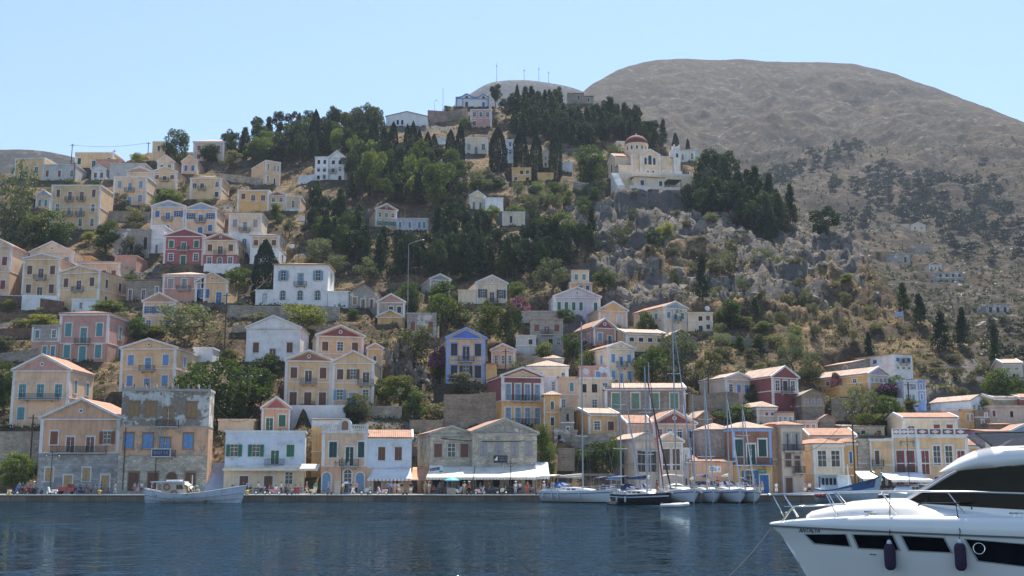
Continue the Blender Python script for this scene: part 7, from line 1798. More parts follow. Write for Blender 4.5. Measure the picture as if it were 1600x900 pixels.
# tables and chairs under the awnings
def table_mesh(): return MB().box(-.4, .4, -.4, .4, .70, .74).mesh('tabletop', plain('table_wood', (.30, .22, .15), .6)), MB().tube([(0, 0, 0), (0, 0, .7)], .035, 6).mesh('pedestal', IRON), MB().lathe([(.25, 0), (.25, .03), (.04, .05)], 12).mesh('foot', IRON)
TB = table_mesh(); CHF = plain('chair_paint', (.10, .13, .22), .6)
CS = MB().box(-.2, .2, -.2, .2, .43, .46).mesh('seat', plain('rush_seat', (.45, .34, .2), .8)); CBk = MB().box(-.2, .2, .18, .21, .62, .92).mesh('backrest', CHF)
CLg = [MB().box(x - .018, x + .018, y - .018, y + .018, 0, .43 if y < 0 else .92).mesh('leg', CHF) for x in (-.18, .18) for y in (-.18, .18)]
ti = 0
for x0, x1, n, Yb, what in ((120, 176, 5, 168.6, 'before the ashlar ground floor'), (228, 300, 5, 169.5, 'before the stone base of the peeling building'), (358, 470, 8, 168.8, 'along the white taverna front'), (586, 640, 4, 169, 'under the white awning'), (676, 738, 6, 168.5, 'under the left cream awning'), (745, 834, 8, 168.5, 'under the right cream awning'), (1378, 1436, 4, 170, 'under the grey white canvas')):
 for i in range(n):
  px = x0 + (x1 - x0) * (i + .5) / n; Yt = Yb - (i % 2) * 1.7; p = quay_item(px, Yt)
  o = thing('cafe_table', 'small cafe table ' + what, 'table', p, 0, 'cafe tables ' + what)
  for nm, me in zip(('tabletop', 'pedestal', 'foot'), TB): link(nm, me, o)
  for k in range(2):
   a = (90 if k else -90) + (i * 37 % 40) - 20
   c_ = thing('cafe_chair', 'dark blue cafe chair with rush seat ' + what, 'chair', p + Vector((.62 * math.sin(R(a)), -.62 * math.cos(R(a)) * 0.4, 0)), R(a + 180), 'cafe chairs ' + what)
   link('seat', CS, c_); link('backrest', CBk, c_); [link('leg', l_, c_) for l_ in CLg]
# laundry on a line
o = thing('laundry_line', 'white sheets hanging to dry below the orange yellow tower house', 'laundry', P(865, 668, YH(676)))
lw = P(889, 668, YH(676)).x - P(865, 668, YH(676)).x
MB().tube([(0, 0, 0), (lw * .5, 0, -.15), (lw, 0, 0)], .02, 5).build('line', WHITE, o)
for x in (-.05, lw + .05): MB().tube([(x, 0, -3.5), (x, 0, .1)], .05, 6).build('post', TIMB, o)
for i in range(4):
 x = .15 + i * (lw - .3) / 4; wv = (lw - .5) / 4; m = MB(); n = 6; vs = []
 for k in range(n + 1): vs += [(x + wv * k / n, .06 * math.sin(k * 1.9), -.08), (x + wv * k / n, .12 * math.sin(k * 1.9 + 1), -1.15 - .1 * (i % 2))]
 m.add(vs, [(2 * k, 2 * k + 2, 2 * k + 3, 2 * k + 1) for k in range(n)]).build('sheet', CANV, o)
# ------------------------------------------------------------------ boats
GEL = plain('white_gelcoat', (.74, .75, .76), .28, 0, .03); NAVY = plain('navy_hull_paint', (.012, .014, .028), .2, 0, .05); TEAK = plain('teak_deck', (.36, .25, .16), .7)
DECKM = plain('cream_deck', (.66, .65, .60), .6); ALU = plain('mast_aluminium', (.28, .31, .35), .35, .5, .03); SAILC = plain('blue_sail_cover', (.03, .13, .36), .8); NAVC = plain('navy_canvas', (.025, .04, .12), .8)
CRC = plain('cream_sail_cloth', (.66, .60, .48), .8); WIRE = plain('rigging_wire', (.25, .26, .28), .5, .4); REDC = plain('red_canvas', (.40, .05, .05), .8); BOOT = plain('boot_stripe', (.02, .025, .04), .5); FEND = plain('fender_pale', (.55, .58, .60), .6); DKB = plain('fender_dark', (.03, .03, .05), .6)
def hull_fn(Ln, B, fbow, fmid, fst, draft=.5, tw=.7, rake=.9, full=2.3, strn=0.0):
 def zs(s): return fmid + (fbow - fmid) * max(0, (s - .35) / .65) ** 1.8 + (fst - fmid) * max(0, (.35 - s) / .35) ** 1.6
 def half(s):
  if s < .42: return B / 2 * (tw + (1 - tw) * math.sin(math.pi / 2 * s / .42))
  return B / 2 * max(0, 1 - ((s - .42) / .58) ** full)
 def pt(s, t, side):               # t 0 at the sheer, 1 at the keel
  z = zs(s) * (1 - t) - draft * t
  b = half(s) * (1 - t ** 2.6) * (1 - .10 * t)
  x = s * Ln + rake * (s ** 8) * (z / fbow) - strn * max(0, 1 - s * 8) * max(0, (zs(s) - z) / fbow) * -1
  return (x, side * b, z)
 return zs, half, pt
def hull_mesh(pt, n=26, m=8, name='hull', mat=None, z0=None):
 mb = MB(); vs = []; fs = []
 for i in range(n + 1):
  s = i / n
  ring = [pt(s, j / m, 1) for j in range(m + 1)] + [pt(s, j / m, -1) for j in range(m - 1, -1, -1)]
  vs += ring
 k = 2 * m + 1
 for i in range(n):
  for j in range(k - 1): fs.append((i * k + j, (i + 1) * k + j, (i + 1) * k + j + 1, i * k + j + 1))
 fs.append(tuple(range(k)))
 return mb.add(vs, fs)
def deck_mesh(zs, half, pt, n=26, drop=.06):
 mb = MB(); vs = []
 for i in range(n + 1):
  a = pt(i / n, 0, 1); b = pt(i / n, 0, -1); c = ((a[0]), 0, a[2] + .06 * half(i / n))
  vs += [(a[0], a[1] * .985, a[2] - drop), (c[0], 0, c[2] - drop), (b[0], b[1] * .985, b[2] - drop)]
 return mb.add(vs, [(3 * i + j, 3 * i + 3 + j, 3 * i + 4 + j, 3 * i + 1 + j) for i in range(n) for j in (0, 1)])
def at_z0(px, Y): u, _ = ray(px, 783); return Vector((u * Y, Y, 0))
def fender_thing(o_root, loc, label, dark=False, h=.62, r=.12, grp=None, mats=None):
 w_ = o_root.matrix_world if False else Matrix.Translation(o_root.location) @ o_root.rotation_euler.to_matrix().to_4x4()
 p = w_ @ Vector(loc)
 o = thing('fender', label, 'fender', p, 0, grp)
 MB().lathe([(.03, -h / 2 - .06), (r * .7, -h / 2), (r, -h / 2 + .1), (r, h / 2 - .1), (r * .7, h / 2), (.03, h / 2 + .06)], 14).build('bumper', DKB if dark else FEND, o, True)
 MB().tube([(0, 0, h / 2 + .05), (0, .05, h / 2 + .75)], .012, 5).build('rope', RUB, o)
def sailboat(label, stern, bow, mast_px, mast_top, B=3.9, fb=1.25, hullm=None, cover=None, bimini=None, genoa=None, spreaders=2, stripe=None, furl=True, maxz=None, fenders=(), mast_s=.55, deck=None, extra=None, boom=True):
 a, b = at_z0(*stern), at_z0(*bow); d = b - a; Ln = d.length - .5; ang = math.atan2(d.y, d.x)
 o = thing('sailing_yacht', label, 'sailing yacht', a, ang, 'sailing yachts moored at the quay')
 zs, half, pt = hull_fn(Ln, B, fb * 1.25, fb, fb * 1.05)
 hull_mesh(pt).build('hull', hullm or GEL, o, True)
 def band(t0, t1, off, mat, nm):
  m = MB(); n = 24
  for sd in (1, -1):
   vs = []
   for i in range(n + 1):
    for t in (t0, t1): p = pt(i / n * .985, t, sd); vs.append((p[0], p[1] + sd * off, p[2]))
   m.add(vs, [(2 * i, 2 * i + 2, 2 * i + 3, 2 * i + 1) for i in range(n)])
  m.build(nm, mat, o)
 band(.70, .80, .012, BOOT if hullm is None else GEL, 'boot_stripe')
 band(.14, .20, .012, stripe or plain('hull_stripe_blue', (.10, .15, .28), .4), 'sheer_stripe')
 deck_mesh(zs, half, pt).build('deck', deck or DECKM, o, True)
 zc = fb + .02
 m = MB(); L0, L1 = .30 * Ln, .74 * Ln
 secs = [(L0, .60, .50), (L0 + .4, .66, .52), (.55 * Ln, .58, .42), (L1 - .5, .36, .25), (L1, .22, .05)]
 vs = []
 for x, wd, hh in secs: y = B / 2 * wd; vs += [(x, -y, zc - .05), (x, -y * .86, zc + hh), (x, y * .86, zc + hh), (x, y, zc - .05)]
 fs = [(4 * i + j, 4 * i + 4 + j, 4 * i + 5 + j, 4 * i + 1 + j) for i in range(len(secs) - 1) for j in range(3)] + [(0, 1, 2, 3), tuple(4 * (len(secs) - 1) + j for j in (3, 2, 1, 0))]
 m.add(vs, fs); cb = m.build('coachroof', GEL, o)
 for sd in (1, -1):
  for k in range(3): x = L0 + .6 + k * 1.0; MB().box(x, x + .65, sd * B / 2 * .585 - .02, sd * B / 2 * .585 + .03, zc + .18, zc + .34).build('window', GLASS, cb)
 for sd in (1, -1): MB().box(.06 * Ln, .29 * Ln, sd * B * .30 - .12, sd * B * .30 + .12, zc - .1, zc + .32).build('coaming', GEL, o)
 ho = MB(); vs = [];
 for i in range(9):
  t = math.pi * i / 8; vs += [(L0 - .9, math.cos(t) * B * .30, zc + .55 + .95 * math.sin(t) * .75), (L0 + .3, math.cos(t) * B * .30, zc + .4 + .75 * math.sin(t) * .55)]
 ho.add(vs, [(2 * i, 2 * i + 2, 2 * i + 3, 2 * i + 1) for i in range(8)]); ho.build('spray_hood', bimini[1] if bimini else NAVC, o, True)
 if bimini:
  m = MB(); vs = []
  for i in range(7):
   y = (-1 + i / 3) * B * .38
   for k in range(5): x = .03 * Ln + k * .20 * Ln / 4; vs.append((x, y, zc + 2.0 + .22 * (1 - (i / 3 - 1) ** 2) - .05 * (k - 2) ** 2 * .3))
  m.add(vs, [(5 * i + k, 5 * i + k + 1, 5 * i + k + 6, 5 * i + k + 5) for i in range(6) for k in range(4)]); bm_ = m.build('bimini', bimini[0], o, True); bm_.modifiers.new('t', 'SOLIDIFY').thickness = .04
  m = MB()
  for x in (.05 * Ln, .21 * Ln):
   for sd in (1, -1): m.tube([(x, sd * B * .38, zc - .05), (x + .1, sd * B * .38, zc + 2.0)], .018, 5)
  m.build('bimini_frame', CHR, o)
 wl = MB(); wl.prismx([(.45 * math.cos(2 * math.pi * i / 16), zc + .75 + .45 * math.sin(2 * math.pi * i / 16)) for i in range(16)], .11 * Ln, .11 * Ln + .03); wl.build('steering_wheel', CHR, o)
 base = a + d * mast_s
 mx = mast_s * d.length; px_, Ym = mast_px, base.y
 hm = P(px_, mast_top, Ym).z
 mm = MB().tube([(mx, 0, zc - .1), (mx, 0, hm * .6), (mx, 0, hm)], [.105, .095, .065], 10).build('mast', ALU, o)
 for k in range(spreaders):
  z = hm * (.36 + .30 * k) if spreaders > 1 else hm * .48
  MB().tube([(mx - .12, -1.15 + .25 * k, z + .08), (mx, 0, z), (mx - .12, 1.15 - .25 * k, z + .08)], .035, 6).build('spreader', GEL, mm)
 w_ = MB()
 for sd in (1, -1):
  zsp = hm * .36 if spreaders > 1 else hm * .48
  w_.tube([(mx - .2, sd * B * .45, zc - .05), (mx - .12, sd * 1.12, zsp + .08), (mx, 0, hm * .97)], .012, 4)
  w_.tube([(mx + .1, sd * B * .42, zc - .05), (mx, 0, zsp)], .012, 4)
 w_.tube([(.0, 0, fb), (mx, 0, hm * .99)], .012, 4); w_.build('shrouds', WIRE, o)
 bowx = Ln + .75
 MB().tube([(bowx, 0, fb * 1.3), (mx, 0, hm * .97)], .015, 4).build('forestay', WIRE, o)
 if genoa:
  q0, q1 = Vector((bowx, 0, fb * 1.3 + .3)), Vector((mx, 0, hm * .97)); MB().tube([q0, q0.lerp(q1, .1), q0.lerp(q1, .5), q0.lerp(q1, .93)], [.05, .10, .085, .04], 8).build('furled_genoa', genoa, o)
 if boom:
  bz = zc + 1.75; bl = min(mx - .3, .42 * Ln)
  MB().tube([(mx - .1, 0, bz), (mx - bl, 0, bz + .1)], .075, 8).build('boom', ALU, o)
  if cover: MB().tube([(mx - .12, 0, bz + .45), (mx - .3, 0, bz + .34), (mx - bl * .5, 0, bz + .25), (mx - bl + .2, 0, bz + .2)], [.10, .24, .20, .10], 10).build('sail_cover', cover, o)
 r_ = MB()
 for sd in (1, -1):
  prev = None
  for i in range(8):
   s = .02 + .93 * i / 7; p = pt(s, 0, sd); p = Vector((p[0], p[1] * .95, p[2])); r_.tube([p, p + Vector((0, 0, .62))], .014, 5)
   if prev: r_.tube([prev + Vector((0, 0, .6)), p + Vector((0, 0, .6))], .01, 4); r_.tube([prev + Vector((0, 0, .32)), p + Vector((0, 0, .32))], .008, 4)
   prev = p
  r_.tube([prev + Vector((0, 0, .6)), Vector((bowx + .05, 0, fb * 1.3 + .55))], .018, 5)
 r_.build('guard_rail', CHR, o)
 MB().box(Ln - .1, Ln + 1.0, -.09, .09, fb * 1.27 - .1, fb * 1.27 + .02).build('bow_roller', CHR, o)
 for i, s in enumerate(fenders):
  p = pt(s, .25, -1); fender_thing(o, (p[0], p[1] - .14, p[2] - .12), 'pale fender hanging on the side of the ' + label.split(' with ')[0], grp='fenders of the ' + label.split(' with ')[0])
 return o, Ln, zc
sailboat('big white sailing yacht with tan bimini at the restaurant end', (853, 159.3), (962, 149), 926.5, 503, 4.1, 1.45, bimini=(CRC, SAILC), fenders=(.10, .26, .36, .66), genoa=None, cover=CRC)
sailboat('white sailing yacht with bright blue sail cover behind the navy one', (938, 160), (1000, 150.5), 958, 556, 3.6, 1.2, cover=SAILC, bimini=(NAVC, NAVC), genoa=plain('grey_genoa', (.34, .38, .45), .7))
sailboat('white sailing yacht with red furled sail between the left yachts', (1000, 160), (1036, 151), 1008, 566, 3.5, 1.2, genoa=REDC, cover=CRC, mast_s=.5)
nb, nl, nz = sailboat('navy blue sailing yacht with white waterline and dark sail cover', (966, 142), (1047, 132), 1017.5, 572, 3.5, 1.25, hullm=NAVY, cover=plain('dark_blue_cover', (.015, .05, .13), .8), bimini=(NAVC, NAVC), genoa=NAVY, deck=TEAK, fenders=(.22, .42), stripe=GEL, mast_s=.58)
sailboat('white sailing yacht with tallest slanting mast right of the navy one', (1046, 160), (1086, 147.5), 1049, 484, 4.2, 1.5, cover=None, bimini=(CRC, CRC), genoa=plain('blue_grey_genoa', (.30, .36, .44), .7), mast_s=.30, boom=False)
sailboat('white sailing yacht with thin mast behind the bow to camera yachts', (1077, 160.3), (1096, 151), 1091.5, 616, 3.3, 1.1, cover=CRC, mast_s=.5)
sailboat('leftmost of three white yachts with bows towards the camera', (1098, 160.2), (1115, 148.6), 1124, 590, 3.9, 1.45, cover=NAVC, bimini=(SAILC, NAVC), genoa=plain('grey_white_genoa', (.5, .52, .55), .7), mast_s=.45)
sailboat('middle of three white yachts with beige sail cover', (1128, 160.2), (1157, 148), 1147.5, 610, 4.1, 1.5, cover=CRC, genoa=plain('white_genoa', (.6, .61, .62), .7), mast_s=.45)
sailboat('rightmost of three white yachts with pale furled headsail', (1156, 160.2), (1179, 150), 1158, 628, 3.8, 1.4, cover=None, genoa=plain('white_genoa2', (.62, .62, .6), .7), mast_s=.4)
u_ = nb.matrix_basis
def on(root, v): return (Matrix.Translation(root.location) @ root.rotation_euler.to_matrix().to_4x4()) @ Vector(v)
p_ = on(nb, (nl * .86, -.4, nz)); person(1046, p_.y, 60, 'stand', 'red', 'khaki', 'shorts', 'hair', 'dark', 'person in red on the foredeck of the navy yacht', z=p_.z - .02, grp='people on the yachts').location = p_ - Vector((0, 0, .04))
for px, Y_, z_, t_, b_, lb in ((1107, 153, 1.52, 'sky', 'khaki', 'person in pale blue on the leftmost bow to camera yacht'), (1121.5, 151.5, 1.55, 'red', 'navy', 'person in dark red leaning on the middle bow to camera yacht'), (1165, 153.5, 1.5, 'navy', 'navy', 'person in navy on the rightmost bow to camera yacht'), (1179, 152.2, 1.55, 'grey', 'denim', 'person in grey on the bow of the rightmost white yacht')):
 person(px, Y_, 20, 'stand' if 'leaning' not in lb else 'reach', t_, b_, 'shorts', 'hair', 'dark', lb, z=z_, grp='people on the yachts')
# outboard and dinghies
def dinghy(px, Y, Ln, rz, label, mat):
 o = thing('inflatable_dinghy', label, 'dinghy', at_z0(px, Y), R(rz)); r = .21
 m = MB(); m.tube([(-Ln / 2, -.62, .2), (Ln * .2, -.62, .22), (Ln * .42, -.36, .3), (Ln / 2, 0, .36), (Ln * .42, .36, .3), (Ln * .2, .62, .22), (-Ln / 2, .62, .2)], [r * .75] + [r] * 5 + [r * .75], 12); m.build('tubes', mat, o, True)
 MB().box(-Ln / 2 + .1, Ln * .36, -.5, .5, .06, .14).build('floor', DKB, o); MB().box(-.1, .15, -.6, .6, .3, .36).build('thwart', TEAK, o); MB().box(-Ln / 2 + .12, -Ln / 2 + .18, -.5, .5, .05, .5).build('transom', TEAK, o)
 for sd in (-1, 1): MB().tube([(-.3, sd * .7, .42), (.9, sd * .95, .5)], .025, 5).build('oar', GEL, o)
dinghy(1053, 128.5, 3.0, -6, 'white inflatable dinghy floating beside the navy yacht bow', plain('dinghy_white', (.72, .72, .70), .5))
dinghy(961, 140.5, 2.6, 70, 'small dark dinghy tied at the stern of the navy yacht', NAVC)
# wooden fishing boat
def fishing_boat():
 a, b = at_z0(227, 151.5), at_z0(374, 151.5); Ln = b.x - a.x
 o = thing('fishing_boat', 'white wooden fishing boat with high bow and small cabin at the quay', 'fishing boat', a, R(0))
 WOODW = plaster('worn_white_boat_paint', (.62, .66, .72), .55, .18, (.34, .30, .26))
 zs, half, pt = hull_fn(Ln, 3.8, 2.25, 1.15, 1.85, .5, .25, .95, 2.0, 0)
 hull_mesh(pt, 40, 10).build('hull', WOODW, o, True); deck_mesh(zs, half, pt, 40, .35).build('deck', plain('boat_deck_buff', (.48, .40, .30), .7), o, True)
 for t, w_, mt, nm in ((-.0, .05, plain('boat_rail_white', (.72, .72, .72), .5), 'gunwale'), (.36, .03, plain('rub_rail_grey', (.28, .31, .36), .6), 'rubbing_strake'), (.62, .02, plain('rust_line', (.18, .12, .09), .8), 'waterline_stripe')):
  for sd in (1, -1):
   q_ = [pt(i / 40, max(0, t), sd) for i in range(41)]; MB().tube([(x, y + sd * .02, z) for x, y, z in q_], w_ * 1.3, 6).build(nm, mt, o)
 MB().tube([(Ln + .05, 0, -.3), (Ln + .55, 0, 1.3), (Ln + .95, 0, 2.55)], .09, 6).build('stem', WOODW, o); MB().tube([(-.02, 0, -.3), (-.02, 0, 2.0)], .08, 6).build('sternpost', WOODW, o)
 PXM = lambda px: P(px, 760, 151.5).x - a.x
 x0, x1 = PXM(256), PXM(291)
 c = MB(); c.prism([(x0, .9), (x1 + .4, .9), (x1 - .1, 2.6), (x0, 2.6)], -.95, .95); cab = c.build('cabin', plain('cabin_cream', (.62, .52, .40), .6), o)
 MB().prism([(x0 + 1.9, 1.75), (x1 - .1, 1.75), (x1 - .28, 2.35), (x0 + 1.9, 2.35)], -.975, -.951).build('window', GLASS, cab)
 MB().box(PXM(239), PXM(291), -1.15, 1.15, 2.62, 2.78).build('roof', plain('boat_roof_white', (.66, .70, .74), .5), o); MB().box(PXM(262), PXM(283), -.7, .7, 2.785, 2.98).build('roof_box', GEL, o)
 for px in (240.5, 250):
  for sd in (1, -1): MB().tube([(PXM(px), sd * 1.0, .9), (PXM(px) + .05, sd * 1.05, 2.62)], .05, 6).build('roof_post', GEL, o)
 LB = plain('lifebuoy_orange', (.45, .16, .08), .6)
 for px, z in ((264, 2.05), (276, 1.25)):
  vs = []; fs = []
  for i in range(20):
   A = 2 * math.pi * i / 20
   for j in range(6): B_ = 2 * math.pi * j / 6; rr = .36 + .09 * math.cos(B_); vs.append((PXM(px) + rr * math.cos(A), -1.06 + .09 * math.sin(B_), z + rr * math.sin(A)))
  for i in range(20):
   for j in range(6): fs.append((i * 6 + j, ((i + 1) % 20) * 6 + j, ((i + 1) % 20) * 6 + (j + 1) % 6, i * 6 + (j + 1) % 6))
  l_ = MB().add(vs, fs).build('lifebuoy', LB, None, True); l_.location = a; tag(l_, 'orange lifebuoy %s on the fishing boat cabin' % ('upper, by the roof,' if z > 2 else 'lower, near the window,'), 'lifebuoy')
 MB().tube([(PXM(300), 0, .9), (PXM(300), 0, 3.6)], .06, 6).build('mast', GEL, o); MB().box(PXM(318), PXM(340), -.6, .6, .85, 1.35).build('hatch', plain('hatch_buff', (.55, .42, .32), .7), o)
 m = MB(); vs = []
 for i in range(7):
  for k in range(5): vs.append((PXM(288) + (PXM(302) - PXM(288)) * i / 6, -.9 + 1.8 * k / 4, 2.75 - .7 * (i / 6) ** 2 - .08 * (k - 2) ** 2))
 m.add(vs, [(5 * i + k, 5 * i + k + 1, 5 * i + k + 6, 5 * i + k + 5) for i in range(6) for k in range(4)]).build('sunshade', CRC, o)
 nt_ = thing('fishing_net', 'heap of brown fishing net on the fishing boat deck', 'fishing net', a + Vector((PXM(303), .2, .85)))
 mm = MB(); [mm.ball((random.uniform(-.6, .6), random.uniform(-.4, .4), random.uniform(.1, .7)), random.uniform(.3, .5), 9, 6) for _ in range(9)]; mm.build('net', plain('net_brown', (.36, .26, .18), .9, 0, .4, 9), nt_)
 MB().ball((.35, -.1, 1.15), .28, 9, 6).build('float', plain('float_green', (.04, .3, .24), .6), nt_)
fishing_boat()
# blue wooden caique and small boats at the right
def caique():
 a, b = at_z0(1282, 158), at_z0(1366, 148.5); d_ = b - a; Ln = d_.length; ang = math.atan2(d_.y, d_.x)
 o = thing('wooden_caique', 'blue and white wooden caique with wheelhouse and upswept bow', 'caique', a, ang)
 CB = plain('caique_blue_paint', (.04, .11, .26), .4); CW = plain('caique_white_paint', (.55, .62, .68), .4)
 zs, half, pt = hull_fn(Ln, 4.2, 3.3, 1.6, 1.9, .6, .6, 1.5, 2.1)
 hull_mesh(pt, 36, 10).build('hull', CW, o, True); deck_mesh(zs, half, pt, 36, .25).build('deck', DECKM, o, True)
 m = MB()
 for sd in (1, -1):
  vs = []
  for i in range(31):
   for t in (0, .30): p = pt(i / 30 * .97, t, sd); vs.append((p[0], p[1] + sd * .02, p[2] + (.04 if t == 0 else 0)))
  m.add(vs, [(2 * i, 2 * i + 2, 2 * i + 3, 2 * i + 1) for i in range(30)])
 m.build('blue_band', CB, o); MB().tube([(Ln, 0, -.3), (Ln + .9, 0, 1.8), (Ln + 1.6, 0, 3.9)], .13, 8).build('stem', CW, o)
 for sd in (1, -1): MB().tube([pt(.9, .1, sd), (Ln + 1.2, 0, 3.4), (Ln + .5, sd * .9, 4.1)], .12, 6).build('bow_timber', plain('dark_timber', (.07, .05, .04), .8), o)
 w_ = MB().prism([(.14 * Ln, 1.4), (.50 * Ln, 1.4), (.46 * Ln, 3.5), (.16 * Ln, 3.5)], -1.15, 1.15).build('wheelhouse', CW, o); MB().box(.12 * Ln, .51 * Ln, -1.35, 1.35, 3.5, 3.62).build('wheelhouse_roof', plain('roof_buff', (.66, .62, .52), .5), o)
 for k in range(4):
  x = (.175 + .075 * k) * Ln
  for sd in (1, -1): MB().box(x, x + .055 * Ln, sd * 1.165 - .01, sd * 1.165 + .01, 2.3, 3.2).build('window', GLASS, w_)
 MB().tube([(.55 * Ln, 0, 1.6), (.55 * Ln, 0, 5.0)], .08, 8).build('mast', GEL, o)
 for i in range(3):
  bo = MB().ball((0, 0, 0), .28, 12, 8).build('buoy', plain('buoy_red', (.55, .05, .05), .4), None, True); p = on(o, (pt(.15 + .08 * i, .3, -1)[0], pt(.15 + .08 * i, .3, -1)[1] - .3, .9)); bo.location = p; tag(bo, 'red round buoy hanging at the stern side of the blue caique', 'buoy', 'red buoys of the caique')
caique()
def launch(px0, Y0_, px1, Y1_, label, hm_, roofm, canopy):
 a, b = at_z0(px0, Y0_), at_z0(px1, Y1_); d_ = b - a; Ln = d_.length
 o = thing('motor_boat', label, 'motor boat', a, math.atan2(d_.y, d_.x), 'small motor boats at the right')
 zs, half, pt = hull_fn(Ln, 2.8, 1.5, 1.0, .95, .4, .85, .9, 2.2); hull_mesh(pt, 24, 8).build('hull', hm_, o, True); deck_mesh(zs, half, pt, 24, .1).build('deck', DECKM, o, True)
 c = MB().prism([(.35 * Ln, .9), (.78 * Ln, .9), (.62 * Ln, 2.25), (.37 * Ln, 2.25)], -.95, .95).build('cabin', GEL, o); MB().box(.30 * Ln, .66 * Ln, -1.05, 1.05, 2.26, 2.36).build('cabin_roof', roofm, o)
 for k in range(2):
  for sd in (1, -1): MB().box((.38 + .11 * k) * Ln, (.47 + .11 * k) * Ln, sd * .96 - .012, sd * .96 + .012, 1.4, 2.05).build('window', GLASS, c)
 if canopy:
  MB().box(.02 * Ln, .33 * Ln, -1.0, 1.0, 2.05, 2.12).build('canopy', canopy, o)
  for x in (.04, .31):
   for sd in (1, -1): MB().tube([(x * Ln, sd * .95, .9), (x * Ln, sd * .95, 2.05)], .02, 5).build('canopy_post', CHR, o)
launch(1445, 157, 1392, 148, 'white motor boat with black canopy beside the motor yacht rail', GEL, NAVC, NAVC)
launch(1462, 160, 1428, 152, 'white motor boat with white cabin roof behind the black canopied one', GEL, GEL, None)
# ------------------------------------------------------------------ the motor yacht in front
YC = 31.6                                  # its centreline runs along x at this distance
YG = plain('yacht_gelcoat', (.88, .845, .79), .16, 0, .015); YGL = glass('yacht_dark_glass', (.004, .004, .006), .05); YGL.node_tree.nodes['Principled BSDF'].inputs['Specular IOR Level'].default_value = .12; STST = plain('polished_steel', (.66, .66, .66), .14, .95, .02)
bx = P(1203, 820, YC).x; zb_ = P(1203, 820, YC).z
YL = 17.0
YT = R(18); YSN, YCS = math.sin(YT), math.cos(YT)     # its stern is swung towards the camera
def LP(px, py, yl):                        # the point of the yacht's own frame, yl off its centreline, seen at a picture point
 u, e = ray(px, py); Y = (yl + bx * YSN + YC * YCS) / (u * YSN + YCS)
 return Vector(((u * Y - bx) * YCS - (Y - YC) * YSN, yl, H + e * Y))
def stem_x(z): return .60 * max(0.0, zb_ - z) + .30 * min(.4, max(0.0, zb_ - z))
def y_half(x, z):
 """half breadth of the yacht hull at x metres aft of the bow tip, height z"""
 st = stem_x(z); t = (x - st) / (8.6 - st * .35)
 if t <= 0: return 0.0
 t = min(1, t); f = 1 - (1 - t) ** 2.15
 return 2.5 * f * (1 - .16 * min(1, max(0, (zb_ - z) / 1.7)) ** 1.2 * (1 - .45 * t))
def ypt(px, py, off=.012):                  # the hull point of the near side seen at a picture point
 y = -2.0
 for _ in range(30): v = LP(px, py, y); y = .5 * y - .5 * y_half(v.x, v.z)
 v = LP(px, py, y); return Vector((v.x, -y_half(v.x, v.z) - off, v.z))
